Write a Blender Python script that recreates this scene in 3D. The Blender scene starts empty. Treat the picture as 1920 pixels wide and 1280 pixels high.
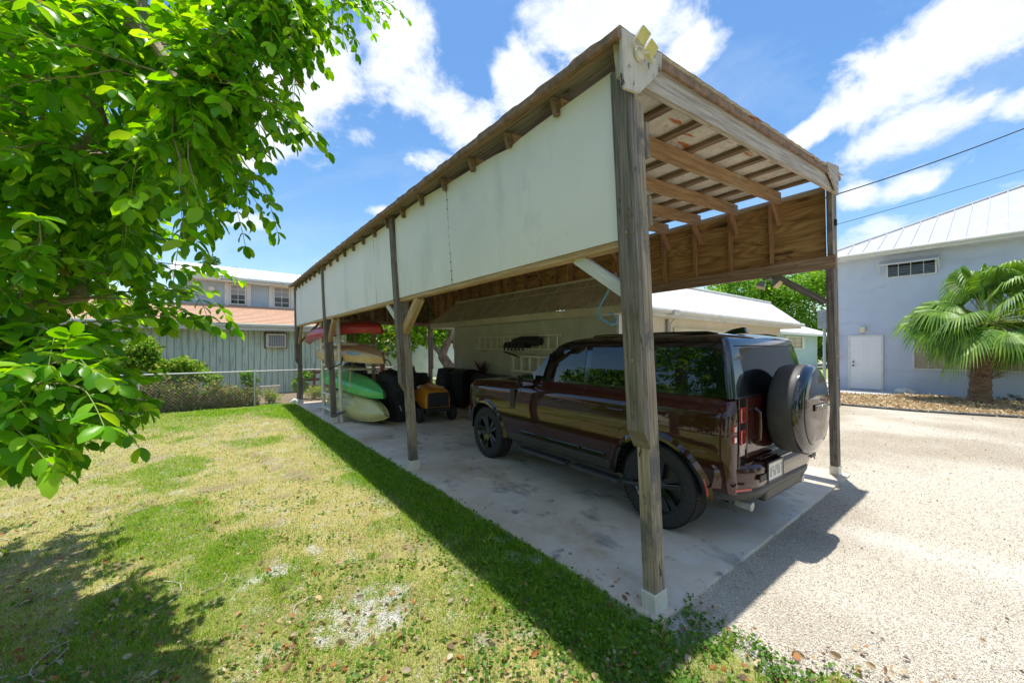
import bpy, bmesh, math, random
import numpy as np
from mathutils import Vector, Matrix
random.seed(7); rng = np.random.default_rng(7)
R = math.radians
S = bpy.context.scene
COL = S.collection
# ------------------------------------------------------------------ camera
CAMH, FPX, HOR = 1.76, 735.0, 652.0
YAW = R(38.13)
cd = bpy.data.cameras.new("camera"); cam = bpy.data.objects.new("camera", cd); COL.objects.link(cam)
cam.location = (0, 0, CAMH); cam.rotation_euler = (R(90), 0, -YAW)
cd.sensor_width = 36; cd.lens = FPX/1920*36; cd.shift_y = (HOR-640)/1920
cd.clip_start = .05; cd.clip_end = 900
S.camera = cam
S.view_settings.view_transform = 'Standard'; S.view_settings.look = 'None'
S.view_settings.gamma = 1; S.view_settings.exposure = .74
S.cycles.max_bounces = 7; S.cycles.transparent_max_bounces = 8
S.cycles.use_denoising = True
# ------------------------------------------------------------------ sun
SUNV = Vector((.060, .074, 1)).normalized()
sl = bpy.data.lights.new("sun", 'SUN'); sl.energy = 3.7; sl.angle = R(.53); sl.color = (1, .955, .88)
so = bpy.data.objects.new("sun", sl); COL.objects.link(so)
so.rotation_euler = SUNV.to_track_quat('Z', 'Y').to_euler(); so.location = (0, 0, 30)
# ------------------------------------------------------------------ pixel helpers (measurements on the photo -> metres)
FW = Vector((math.sin(YAW), math.cos(YAW), 0)); RT = Vector((math.cos(YAW), -math.sin(YAW), 0))
def at(px, py, d):
    v = FW*d + RT*((px-960)/FPX*d); return Vector((v.x, v.y, CAMH+(HOR-py)/FPX*d))
def onX(px, py, X):
    v = FW+RT*((px-960)/FPX); return at(px, py, X/v.x)
def onY(px, py, Y):
    v = FW+RT*((px-960)/FPX); return at(px, py, Y/v.y)
def gnd(px, py, z=0): return at(px, py, (CAMH-z)*FPX/(py-HOR))
# ------------------------------------------------------------------ world: sky with clouds
w = bpy.data.worlds.new("World"); S.world = w; w.use_nodes = True
nt = w.node_tree; nt.nodes.clear()
def nn(nt, t, **k):
    n = nt.nodes.new(t)
    for a, b in k.items(): setattr(n, a, b)
    return n
def mth(nt, op, a, b=None, c=None, clamp=False):
    n = nn(nt, 'ShaderNodeMath', operation=op, use_clamp=clamp)
    for i, v in enumerate((a, b, c)):
        if v is None: continue
        if isinstance(v, (int, float)): n.inputs[i].default_value = v
        else: nt.links.new(v, n.inputs[i])
    return n.outputs[0]
def build_world():
    L = nt.links
    sky = nn(nt, 'ShaderNodeTexSky', sky_type='NISHITA', sun_disc=False)
    sky.sun_elevation = math.asin(SUNV.z); sky.sun_rotation = math.atan2(SUNV.x, SUNV.y)
    sky.air_density = 1.15; sky.dust_density = .5; sky.ozone_density = 1.3
    tc = nn(nt, 'ShaderNodeTexCoord')
    sep = nn(nt, 'ShaderNodeSeparateXYZ'); L.new(tc.outputs['Generated'], sep.inputs[0])
    X, Y, Z = sep.outputs
    az = mth(nt, 'ARCTAN2', X, Y); el = mth(nt, 'ARCSINE', Z)
    def fbm(scale, detail, rough, dist=0, off=(0, 0, 0), sq=1.0):
        mp = nn(nt, 'ShaderNodeMapping'); mp.inputs['Location'].default_value = off
        mp.inputs['Scale'].default_value = (1, 1, sq)
        L.new(tc.outputs['Generated'], mp.inputs[0])
        n = nn(nt, 'ShaderNodeTexNoise'); n.inputs['Scale'].default_value = scale
        n.inputs['Detail'].default_value = detail; n.inputs['Roughness'].default_value = rough
        n.inputs['Distortion'].default_value = dist
        L.new(mp.outputs[0], n.inputs['Vector']); return n.outputs['Fac']
    n1 = fbm(3.2, 9, .58, .25, (3.1, 1.7, .4), 1.5)
    n2 = fbm(8.5, 9, .62, .3, (7.1, 3.3, 9.4), 1.4)
    # cloud banks as the photo has them: centre, half size, tilt
    B = [(610, 130, 150, 120, 0), (720, 70, 90, 90, 0), (830, 195, 130, 62, 12), (985, 165, 75, 55, -10), (530, 230, 110, 45, 0), (450, 285, 60, 26, 0),
         (1180, 45, 190, 78, -6), (1130, 110, 120, 45, 0), (1290, 95, 90, 40, -15),
         (1790, 85, 230, 85, -24), (1640, 165, 110, 80, -30), (1560, 225, 80, 26, -15), (1930, 20, 160, 80, 0),
         (1740, 235, 190, 55, -10), (1640, 275, 90, 40, -20), (1905, 200, 80, 40, 0),
         (1730, 333, 145, 34, -12), (1620, 365, 60, 26, 0), (1650, 440, 95, 34, -10), (1905, 345, 60, 20, 0),
         (805, 303, 52, 22, 0), (440, 415, 90, 20, 0), (760, 400, 60, 14, 0), (680, 500, 100, 16, 0)]
    acc = None
    for (px, py, sx, sy, tilt) in B:
        d = at(px, py, 1) - Vector((0, 0, CAMH)); d.normalize()
        a0 = math.atan2(d.x, d.y); e0 = math.asin(d.z)
        k = math.cos((px-960)/FPX*0)  # size in radians from pixels near that direction
        r2 = 1/(1+((px-960)/FPX)**2)
        ax = sx/FPX*r2; ay = sy/FPX*math.sqrt(r2)
        t = R(tilt)
        u = mth(nt, 'SUBTRACT', az, a0); v = mth(nt, 'SUBTRACT', el, e0)
        uu = mth(nt, 'ADD', mth(nt, 'MULTIPLY', u, math.cos(t)/ax), mth(nt, 'MULTIPLY', v, -math.sin(t)/ax))
        vv = mth(nt, 'ADD', mth(nt, 'MULTIPLY', u, math.sin(t)/ay), mth(nt, 'MULTIPLY', v, math.cos(t)/ay))
        q = mth(nt, 'ADD', mth(nt, 'MULTIPLY', uu, uu), mth(nt, 'MULTIPLY', vv, vv))
        g = mth(nt, 'SUBTRACT', 1.0, mth(nt, 'MULTIPLY', q, .42), clamp=True)
        acc = g if acc is None else mth(nt, 'MAXIMUM', acc, g)
    # the half of the sky the photo does not show: scattered clouds by noise alone
    back = mth(nt, 'MULTIPLY', mth(nt, 'SUBTRACT', mth(nt, 'MULTIPLY', mth(nt, 'COSINE', mth(nt, 'SUBTRACT', az, YAW)), -1), .0, clamp=True), .75)
    acc = mth(nt, 'MAXIMUM', acc, back)
    dens = mth(nt, 'ADD', mth(nt, 'MULTIPLY', acc, .95), mth(nt, 'ADD', mth(nt, 'MULTIPLY', mth(nt, 'SUBTRACT', n1, .5), 1.5), mth(nt, 'MULTIPLY', mth(nt, 'SUBTRACT', n2, .5), 1.6)))
    mr = nn(nt, 'ShaderNodeMapRange', interpolation_type='SMOOTHSTEP')
    mr.inputs['From Min'].default_value = .50; mr.inputs['From Max'].default_value = .98
    L.new(dens, mr.inputs['Value'])
    # thin veil over the blue
    n3 = fbm(2.2, 7, .6, .6, (1.1, 8.3, 2.4), 2.2)
    veil = mth(nt, 'MULTIPLY', mth(nt, 'SUBTRACT', n3, .50, clamp=True), .8, clamp=True)
    m = mth(nt, 'MAXIMUM', mr.outputs[0], veil)
    m = mth(nt, 'MULTIPLY', m, mth(nt, 'MULTIPLY', mth(nt, 'ADD', Z, .02, clamp=True), 9, clamp=True))
    cr = nn(nt, 'ShaderNodeValToRGB'); e = cr.color_ramp.elements
    e[0].position = .55; e[0].color = (5.3, 5.35, 5.45, 1); e[1].position = 1.35; e[1].color = (3.9, 4.15, 4.6, 1)
    n4 = fbm(5.5, 5, .5, 0, (4, 2, 7), 1.6)
    sh = mth(nt, 'ADD', mth(nt, 'MULTIPLY', dens, .55), mth(nt, 'MULTIPLY', n4, .75))
    L.new(sh, cr.inputs[0])
    hs = nn(nt, 'ShaderNodeHueSaturation'); hs.inputs['Saturation'].default_value = 1.26; hs.inputs['Value'].default_value = .76
    L.new(sky.outputs[0], hs.inputs['Color'])
    mx = nn(nt, 'ShaderNodeMix', data_type='RGBA'); L.new(m, mx.inputs['Factor']); L.new(hs.outputs[0], mx.inputs['A']); L.new(cr.outputs[0], mx.inputs['B'])
    bg = nn(nt, 'ShaderNodeBackground'); bg.inputs['Strength'].default_value = .15
    L.new(mx.outputs['Result'], bg.inputs['Color'])
    out = nn(nt, 'ShaderNodeOutputWorld'); L.new(bg.outputs[0], out.inputs[0])
build_world()
w.cycles.sampling_method = 'MANUAL'; w.cycles.sample_map_resolution = 1024

# ------------------------------------------------------------------ materials
MC = {}
def mat(name, c1, c2=None, rough=.7, scale=6, detail=6, bump=0, bscale=None, stretch=(1, 1, 1), coord='Object', metal=0, coat=0,
        ior=1.5, spots=None, lo=.35, hi=.65, island=None, trans=0, crough=.03, wave=None, spec=.5, ciior=1.5):
    if name in MC: return MC[name]
    m = bpy.data.materials.new(name); m.use_nodes = True; t = m.node_tree; L = t.links
    b = t.nodes['Principled BSDF']
    b.inputs['Roughness'].default_value = rough; b.inputs['Metallic'].default_value = metal
    b.inputs['Coat Weight'].default_value = coat; b.inputs['Coat IOR'].default_value = ciior; b.inputs['Coat Roughness'].default_value = crough; b.inputs['IOR'].default_value = ior
    b.inputs['Specular IOR Level'].default_value = spec
    tc = nn(t, 'ShaderNodeTexCoord'); mp = nn(t, 'ShaderNodeMapping'); mp.inputs['Scale'].default_value = stretch
    L.new(tc.outputs[coord], mp.inputs[0])
    def ramp(fac, a, b_, lo, hi):
        r = nn(t, 'ShaderNodeValToRGB'); e = r.color_ramp.elements
        e[0].position = lo; e[0].color = (*a, 1); e[1].position = hi; e[1].color = (*b_, 1); L.new(fac, r.inputs[0]); return r.outputs[0]
    def noise(sc, det=detail, src=None, rough_=.6):
        n = nn(t, 'ShaderNodeTexNoise'); n.inputs['Scale'].default_value = sc; n.inputs['Detail'].default_value = det; n.inputs['Roughness'].default_value = rough_
        L.new(src or mp.outputs[0], n.inputs['Vector']); return n.outputs['Fac']
    col = None
    n1 = None
    if c2:
        n1 = noise(scale)
        if wave:   # contour bands of a smooth noise: rotary-cut plywood figure
            mpw = nn(t, 'ShaderNodeMapping'); mpw.inputs['Scale'].default_value = wave[2]; L.new(tc.outputs[coord], mpw.inputs[0])
            nw = noise(wave[0], 2, mpw.outputs[0], .45); sn = mth(t, 'SINE', mth(t, 'MULTIPLY', nw, wave[1]))
            n1 = mth(t, 'ADD', mth(t, 'MULTIPLY', mth(t, 'ADD', sn, 1), .11), mth(t, 'MULTIPLY', n1, .78))
        col = ramp(n1, c1, c2, lo, hi)
    if island:
        g = nn(t, 'ShaderNodeNewGeometry')
        col2 = ramp(g.outputs['Random Per Island'], island[0], island[1], 0, 1)
        if col:
            mx = nn(t, 'ShaderNodeMix', data_type='RGBA', blend_type='MULTIPLY'); mx.inputs['Factor'].default_value = 1
            L.new(col, mx.inputs['A']); L.new(col2, mx.inputs['B']); col = mx.outputs['Result']
        else: col = col2
    for sp in (spots or []):   # (colour, scale, lo, hi, stretch)
        mp2 = nn(t, 'ShaderNodeMapping'); mp2.inputs['Scale'].default_value = sp[4] if len(sp) > 4 else (1, 1, 1); mp2.inputs['Location'].default_value = (sp[1], 3.3, 1.7)
        L.new(tc.outputs[coord], mp2.inputs[0])
        f = noise(sp[1], 7, mp2.outputs[0], .65)
        mr = nn(t, 'ShaderNodeMapRange'); mr.inputs['From Min'].default_value = sp[2]; mr.inputs['From Max'].default_value = sp[3]; L.new(f, mr.inputs['Value'])
        mx = nn(t, 'ShaderNodeMix', data_type='RGBA'); L.new(mr.outputs[0], mx.inputs['Factor'])
        if col: L.new(col, mx.inputs['A'])
        else: mx.inputs['A'].default_value = (*c1, 1)
        mx.inputs['B'].default_value = (*sp[0], 1); col = mx.outputs['Result']
    if col: L.new(col, b.inputs['Base Color'])
    else: b.inputs['Base Color'].default_value = (*c1, 1)
    if bump:
        bn = nn(t, 'ShaderNodeBump'); bn.inputs['Strength'].default_value = bump; bn.inputs['Distance'].default_value = .02
        L.new(noise(bscale or scale*3, 5), bn.inputs['Height']); L.new(bn.outputs[0], b.inputs['Normal'])
    if trans:
        tr = nn(t, 'ShaderNodeBsdfTranslucent'); ms = nn(t, 'ShaderNodeMixShader'); ms.inputs[0].default_value = trans
        hv = nn(t, 'ShaderNodeHueSaturation'); hv.inputs['Saturation'].default_value = 1.15; hv.inputs['Value'].default_value = 2.2; hv.inputs['Hue'].default_value = .485
        if col: L.new(col, hv.inputs['Color'])
        else: hv.inputs['Color'].default_value = (*c1, 1)
        L.new(hv.outputs[0], tr.inputs[0]); L.new(b.outputs[0], ms.inputs[1]); L.new(tr.outputs[0], ms.inputs[2])
        L.new(ms.outputs[0], t.nodes['Material Output'].inputs[0])
    MC[name] = m
    return m
def attr_mat(name, rough=.8, bump=.3, bscale=60, mul=None, mulscale=40, trans=0, attr='tint'):
    if name in MC: return MC[name]
    m = bpy.data.materials.new(name); m.use_nodes = True; t = m.node_tree; L = t.links
    b = t.nodes['Principled BSDF']; b.inputs['Roughness'].default_value = rough; b.inputs['Specular IOR Level'].default_value = .25
    a = nn(t, 'ShaderNodeAttribute', attribute_name=attr); col = a.outputs['Color']
    tc = nn(t, 'ShaderNodeTexCoord')
    if mul:
        n = nn(t, 'ShaderNodeTexNoise'); n.inputs['Scale'].default_value = mulscale; n.inputs['Detail'].default_value = 8; n.inputs['Roughness'].default_value = .7
        L.new(tc.outputs['Object'], n.inputs['Vector'])
        r = nn(t, 'ShaderNodeValToRGB'); e = r.color_ramp.elements; e[0].position = .36; e[0].color = (*mul[0], 1); e[1].position = .64; e[1].color = (*mul[1], 1)
        L.new(n.outputs['Fac'], r.inputs[0])
        mx = nn(t, 'ShaderNodeMix', data_type='RGBA', blend_type='MULTIPLY'); mx.inputs['Factor'].default_value = 1
        L.new(col, mx.inputs['A']); L.new(r.outputs[0], mx.inputs['B']); col = mx.outputs['Result']
    L.new(col, b.inputs['Base Color'])
    if bump:
        n = nn(t, 'ShaderNodeTexNoise'); n.inputs['Scale'].default_value = bscale; n.inputs['Detail'].default_value = 6
        L.new(tc.outputs['Object'], n.inputs['Vector'])
        bn = nn(t, 'ShaderNodeBump'); bn.inputs['Strength'].default_value = bump; bn.inputs['Distance'].default_value = .03
        L.new(n.outputs['Fac'], bn.inputs['Height']); L.new(bn.outputs[0], b.inputs['Normal'])
    if trans:
        tr = nn(t, 'ShaderNodeBsdfTranslucent'); ms = nn(t, 'ShaderNodeMixShader'); ms.inputs[0].default_value = trans
        hv = nn(t, 'ShaderNodeHueSaturation'); hv.inputs['Saturation'].default_value = 1.05; hv.inputs['Value'].default_value = 1.8; hv.inputs['Hue'].default_value = .485; L.new(col, hv.inputs['Color'])
        L.new(hv.outputs[0], tr.inputs[0]); L.new(b.outputs[0], ms.inputs[1]); L.new(tr.outputs[0], ms.inputs[2]); L.new(ms.outputs[0], t.nodes['Material Output'].inputs[0])
    MC[name] = m; return m

G = (14, 1.1, 14)
def woodm(name, a, b, k=(.05, .035, .025), bump=.5, kk=.66, stain=None, grain=24):
    sp = [(k, 7, kk, kk+.05, (.5, 1.6, 1))]
    if stain: sp.append(stain)
    return mat(name, a, b, rough=.85, scale=1.6, detail=9, bump=bump, bscale=1.8, stretch=(1.3, grain, 1), coord='UV', spots=sp, lo=.36, hi=.64)
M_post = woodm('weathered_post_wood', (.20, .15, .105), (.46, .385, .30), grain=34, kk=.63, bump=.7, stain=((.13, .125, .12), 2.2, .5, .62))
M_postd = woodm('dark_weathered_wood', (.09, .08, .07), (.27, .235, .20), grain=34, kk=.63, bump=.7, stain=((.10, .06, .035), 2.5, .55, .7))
M_beam = woodm('grey_beam_wood', (.30, .245, .195), (.56, .49, .42), bump=.35)
M_rafter = woodm('rafter_wood', (.27, .155, .075), (.46, .30, .165), bump=.3, kk=.7, stain=((.38, .36, .30), 2.0, .56, .7), grain=16)
M_stud = woodm('stud_wood', (.28, .135, .065), (.44, .26, .145), bump=.3, kk=.7, grain=16)
M_purlin = woodm('purlin_wood', (.13, .085, .055), (.30, .205, .135), bump=.3, kk=.68)
M_yel = woodm('pine_header_wood', (.36, .22, .10), (.56, .40, .22), bump=.3, kk=.72, grain=16)
M_ply = mat('stained_plywood', (.20, .095, .032), (.52, .32, .135), rough=.8, scale=1.5, detail=9, bump=.15, bscale=9, stretch=(.9, 9, 1), coord='UV', wave=(1.3, 120, (.32, 2.2, 1)), lo=.25, hi=.78,
            spots=[((.10, .05, .02), 2.2, .60, .66, (.6, 3.4, 1)), ((.30, .25, .19), 1.1, .60, .82), ((.045, .022, .012), 3.0, .70, .735, (.8, 2.4, 1))])
M_plyd = mat('old_back_plywood', (.13, .085, .045), (.30, .21, .12), rough=.85, scale=4, detail=8, bump=.3, stretch=(1, 2, 1), coord='UV', lo=.35, hi=.65, spots=[((.05, .035, .025), 6, .56, .62)])
M_white = mat('painted_plywood', (.785, .755, .735), (.84, .815, .795), rough=.55, scale=1.2, detail=8, bump=.12, bscale=34,
              spots=[((.62, .62, .57), 3.2, .64, .84, (1, 1, .5)), ((.60, .60, .54), 26, .66, .72), ((.30, .29, .24), 60, .735, .76), ((.56, .52, .42), 17, .715, .735), ((.60, .61, .57), 1.6, .55, .8, (1, 1, .25))])
M_gus = mat('peeling_painted_plywood', (.48, .43, .36), (.66, .61, .53), rough=.8, scale=4, detail=9, bump=.4, bscale=20, stretch=(3, 1, 1), coord='Object',
            spots=[((.07, .045, .03), 9, .57, .62, (1, 1, .5)), ((.10, .07, .05), 45, .70, .74)])
M_roofu = mat('rusty_metal_underside', (.60, .55, .47), (.74, .70, .63), rough=.5, scale=7, detail=8, metal=0, bump=.15, spots=[((.40, .36, .31), 20, .54, .66), ((.46, .15, .035), 2.6, .61, .655, (.5, 2.2, 1)), ((.20, .07, .02), 11, .68, .72)])
M_roofe = mat('rusty_roof_edge', (.16, .10, .06), (.34, .20, .12), rough=.8, scale=14, detail=7, bump=.5)
M_conc = mat('concrete', (.57, .475, .36), (.77, .675, .545), rough=.72, scale=1.1, detail=11, bump=.12, bscale=60,
             spots=[((.70, .68, .64), .9, .54, .70), ((.50, .36, .22), 1.6, .56, .72, (1, .6, 1)), ((.16, .155, .15), 1.25, .57, .68, (1.2, .7, 1)), ((.24, .23, .22), 4.5, .60, .70), ((.62, .60, .57), 55, .66, .72)])
M_steel = mat('galvanised_steel', (.42, .42, .42), (.6, .6, .59), rough=.4, metal=.6, scale=20)
M_bracket = mat('white_post_sleeve', (.66, .63, .55), (.78, .75, .68), rough=.5, scale=10)
M_black = mat('matt_black', (.012, .012, .013), (.025, .025, .026), rough=.5, scale=14)
M_blackg = mat('gloss_black_paint', (.004, .004, .005), rough=.12, coat=1, ior=1.5)
M_glass = mat('dark_car_glass', (.003, .004, .006), rough=.0, ior=1.6, spec=.5, coat=.2, crough=0)
M_paint = mat('dark_bronze_paint', (.034, .0055, .004), (.042, .0075, .005), rough=.5, scale=900, detail=1, coat=1, metal=0, spec=.1, ciior=1.62, ior=1.5)
M_rub = mat('tyre_rubber', (.018, .018, .019), (.034, .033, .032), rough=.75, scale=25, bump=.15)
M_rubc = mat('spare_tyre_band', (.045, .043, .042), (.065, .062, .06), rough=.55, scale=5)
M_red = mat('red_lens', (.42, .01, .012), rough=.15, coat=1)
M_wlens = mat('white_lens', (.75, .70, .68), rough=.1, coat=1)
M_dred = mat('dark_red_lens', (.09, .004, .006), rough=.12, coat=1)
M_plastic = mat('dark_grey_plastic', (.03, .03, .032), (.05, .05, .05), rough=.45, scale=30)

# ------------------------------------------------------------------ mesh builder
ORG = {}
def lean(p):
    x, y, z = p
    k = float(np.interp(y, [1.5, 5.4, 9.8, 13.8], [.080, .064, .044, .016]))
    lf = min(max((6.9-x)/4.5, 0), 1); up = min(max((z-2.5)/1.2, 0), 1.3)
    dz = .010*(y-1.5)*up*lf - .014*(y-1.5)*min(max((z-2.2)/.6, 0), 1)*(1-lf)
    return (x-z*k, y, z+dz)
class MB:
    def __init__(s): s.v = []; s.f = []; s.m = []; s.uv = []
    def add(s, vs, fs, mat=0, uvs=None):
        o = len(s.v); s.v += [tuple(v) for v in vs]
        for i, f in enumerate(fs):
            s.f.append([o+j for j in f]); s.m.append(mat)
            if uvs: s.uv.append(uvs[i])
            else: s.uv.append([(vs[j][0]+vs[j][1]*.37, vs[j][2]+vs[j][1]*.63) for j in f])
    def board(s, p0, p1, wd, th, up=(0, 0, 1), mat=0, taper=1, n=1, wob=0):
        p0 = Vector(p0); p1 = Vector(p1); a = (p1-p0); Ln = a.length; a.normalize()
        u = Vector(up); sd = a.cross(u)
        if sd.length < 1e-4: sd = a.cross(Vector((1, 0, 0)))
        sd.normalize(); u = sd.cross(a).normalized()
        vs = []
        for i in range(n+1):
            t = i/n; c = p0.lerp(p1, t); k = 1+(taper-1)*t
            if wob and 0 < i < n: c = c+sd*random.uniform(-wob, wob)+u*random.uniform(-wob, wob)
            for sx, sy in ((-1, -1), (1, -1), (1, 1), (-1, 1)): vs.append(c+sd*(sx*wd/2*k)+u*(sy*th/2*k))
        ou, ov = random.uniform(0, 40), random.uniform(0, 40)
        fs = []; uvs = []
        for i in range(n):
            b = i*4; u0, u1 = ou+Ln*i/n, ou+Ln*(i+1)/n
            for j in range(4):
                k = (j+1) % 4; fs.append([b+j, b+k, b+4+k, b+4+j])
                w0 = ov+j*.37; w1 = w0+(wd if j % 2 == 0 else th)
                uvs.append([(u0, w0), (u0, w1), (u1, w1), (u1, w0)])
        fs.append([3, 2, 1, 0]); uvs.append([(ou, ov), (ou+th, ov), (ou+th, ov+.02), (ou, ov+.02)])
        e = n*4; fs.append([e, e+1, e+2, e+3]); uvs.append([(ou, ov), (ou+th, ov), (ou+th, ov+.02), (ou, ov+.02)])
        s.add(vs, fs, mat, uvs); return s
    def box(s, a, b, mat=0):
        a = Vector(a); b = Vector(b); c = (a+b)/2; d = b-a; L = [abs(x) for x in d]; k = L.index(max(L))
        ax = [Vector((1, 0, 0)), Vector((0, 1, 0)), Vector((0, 0, 1))][k]
        if k == 0: return s.board(c-ax*L[0]/2, c+ax*L[0]/2, L[1], L[2], (0, 0, 1), mat)
        if k == 1: return s.board(c-ax*L[1]/2, c+ax*L[1]/2, L[0], L[2], (0, 0, 1), mat)
        return s.board(c-ax*L[2]/2, c+ax*L[2]/2, L[0], L[1], (0, 1, 0), mat)
    def tube(s, pts, r, seg=8, mat=0, caps=True):
        pts = [Vector(p) for p in pts]; n = len(pts)
        rs = r if isinstance(r, (list, tuple)) else [r]*n
        vs = []; prev = None
        for i, p in enumerate(pts):
            d = (pts[min(i+1, n-1)]-pts[max(i-1, 0)]).normalized()
            if prev is None:
                x = d.cross(Vector((0, 0, 1)));
                if x.length < 1e-3: x = d.cross(Vector((1, 0, 0)))
            else: x = prev - d*prev.dot(d)
            x.normalize(); prev = x; y = d.cross(x)
            for k in range(seg):
                a = 2*math.pi*k/seg; vs.append(p+(x*math.cos(a)+y*math.sin(a))*rs[i])
        fs = []; uvs = []; L = 0
        for i in range(n-1):
            l2 = L+(pts[i+1]-pts[i]).length
            for k in range(seg):
                fs.append([i*seg+k, i*seg+(k+1) % seg, (i+1)*seg+(k+1) % seg, (i+1)*seg+k])
                c = 2*math.pi*rs[i]/seg
                uvs.append([(L, k*c), (L, (k+1)*c), (l2, (k+1)*c), (l2, k*c)])
            L = l2
        if caps:
            fs.append(list(range(seg))[::-1]); uvs.append([(0, 0)]*seg)
            fs.append([(n-1)*seg+k for k in range(seg)]); uvs.append([(0, 0)]*seg)
        s.add(vs, fs, mat, uvs); return s
    def lathe(s, prof, o, ax=(0, 0, 1), seg=24, mat=0, closed=False, mats=None):
        o = Vector(o); ax = Vector(ax).normalized(); x = ax.cross(Vector((0, 0, 1)))
        if x.length < 1e-3: x = Vector((1, 0, 0))
        x.normalize(); y = ax.cross(x); vs = []
        for (r, h) in prof:
            for k in range(seg):
                a = 2*math.pi*k/seg; vs.append(o+ax*h+(x*math.cos(a)+y*math.sin(a))*max(r, 1e-4))
        n = len(prof); rng_ = n if closed else n-1
        for i in range(rng_):
            j = (i+1) % n
            fs = [[i*seg+k, i*seg+(k+1) % seg, j*seg+(k+1) % seg, j*seg+k] for k in range(seg)]
            if i == 0: base = len(s.v); s.v += [tuple(v) for v in vs]
            for f in fs:
                s.f.append([base+q for q in f]); s.m.append(mats[i] if mats else mat); s.uv.append([(vs[q][0], vs[q][2]) for q in f])
        return s
    def prism(s, pts, off, mat=0):
        n = len(pts); pts = [Vector(p) for p in pts]; off = Vector(off); vs = pts+[p+off for p in pts]
        fs = [list(range(n))[::-1], [n+i for i in range(n)]]+[[i, (i+1) % n, n+(i+1) % n, n+i] for i in range(n)]
        s.add(vs, fs, mat); return s
    def grid(s, P, mat=0, closeu=False):   # P[i][j] points
        nu = len(P); nv = len(P[0]); vs = [p for r_ in P for p in r_]; fs = []
        for i in range(nu if closeu else nu-1):
            for j in range(nv-1):
                a = (i % nu)*nv+j; b = ((i+1) % nu)*nv+j; fs.append([a, b, b+1, a+1])
        s.add(vs, fs, mat); return s
    def build(s, name, mats, parent=None, smooth=False, bevel=0, leaned=False, angle=35, org=None, xf=None, fixn=True):
        if not isinstance(mats, (list, tuple)): mats = [mats]
        vs = s.v
        if leaned: vs = [lean(v) for v in vs]
        if xf: vs = [xf(Vector(v)) for v in vs]
        if parent is not None: o = ORG[parent.name]
        elif org is not None: o = Vector(org)
        else: o = Vector((0, 0, 0))
        me = bpy.data.meshes.new(name); me.from_pydata([(v[0]-o.x, v[1]-o.y, v[2]-o.z) for v in vs], [], s.f)
        for m in mats: me.materials.append(m)
        me.polygons.foreach_set('material_index', s.m)
        ul = me.uv_layers.new(name='UVMap'); ul.data.foreach_set('uv', np.array([c for f in s.uv for q in f for c in q], dtype=np.float32))
        if fixn:
            bm = bmesh.new(); bm.from_mesh(me); bmesh.ops.recalc_face_normals(bm, faces=bm.faces); bm.to_mesh(me); bm.free()
        if smooth:
            me.polygons.foreach_set('use_smooth', [True]*len(me.polygons)); me.set_sharp_from_angle(angle=R(angle))
        ob = bpy.data.objects.new(name, me); COL.objects.link(ob)
        if parent is not None: ob.parent = parent
        else: ob.location = o
        ORG[ob.name] = o
        if bevel:
            b = ob.modifiers.new('bevel', 'BEVEL'); b.width = bevel; b.segments = 2; b.limit_method = 'ANGLE'; b.angle_limit = R(40)
        return ob
def tag(o, label, cat, group=None, kind=None):
    if label: o['label'] = label
    if cat: o['category'] = cat
    if group: o['group'] = group
    if kind: o['kind'] = kind
    return o
def thing(name, label, cat, loc=(0, 0, 0), rot=0, group=None, local=False):
    o = bpy.data.objects.new(name, None); COL.objects.link(o); o.location = loc; o.rotation_euler = (0, 0, rot)
    o.empty_display_size = .1
    ORG[o.name] = Vector((0, 0, 0)) if (rot or local) else Vector(loc)
    return tag(o, label, cat, group)
def copy_tree(o, parent=None):
    c = o.copy(); COL.objects.link(c)
    if parent: c.parent = parent
    ORG[c.name] = ORG.get(o.name, Vector((0, 0, 0)))
    for ch in list(o.children): copy_tree(ch, c)
    return c
def np_mesh(name, V, F, mats, parent=None, tint=None, kind=None, org=(0, 0, 0), smooth=False, midx=None):
    """V (N,3), F (M,k) with constant k"""
    me = bpy.data.meshes.new(name); o = Vector(org) if parent is None else ORG[parent.name]
    V = np.asarray(V, dtype=np.float32)-np.array(o, dtype=np.float32); F = np.asarray(F, dtype=np.int32); M, k = F.shape
    me.vertices.add(len(V)); me.vertices.foreach_set('co', V.ravel())
    me.loops.add(M*k); me.loops.foreach_set('vertex_index', F.ravel())
    me.polygons.add(M); me.polygons.foreach_set('loop_start', np.arange(M, dtype=np.int32)*k)
    if midx is not None: me.polygons.foreach_set('material_index', midx.astype(np.int32))
    me.update(calc_edges=True)
    if smooth: me.polygons.foreach_set('use_smooth', np.ones(M, dtype=bool))
    for m in (mats if isinstance(mats, (list, tuple)) else [mats]): me.materials.append(m)
    if tint is not None:
        a = me.color_attributes.new('tint', 'FLOAT_COLOR', 'POINT')
        a.data.foreach_set('color', np.concatenate([tint, np.ones((len(tint), 1))], 1).astype(np.float32).ravel())
    ob = bpy.data.objects.new(name, me); COL.objects.link(ob)
    if parent is not None: ob.parent = parent
    else: ob.location = o
    ORG[ob.name] = o
    if kind: ob['kind'] = kind
    return ob
def instances(T, TF, pos, rot, sc):
    """template verts T(n,3), faces TF(m,k); pos(N,3), rot(N,3,3), sc(N,) or (N,3)"""
    N = len(pos); sc = np.asarray(sc)
    if sc.ndim == 1: sc = sc[:, None]*np.ones((1, 3))
    V = np.einsum('nij,nkj->nki', rot, T[None]*sc[:, None, :])+pos[:, None, :]
    F = TF[None]+(np.arange(N)*len(T))[:, None, None]
    return V.reshape(-1, 3), F.reshape(-1, TF.shape[1])
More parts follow.
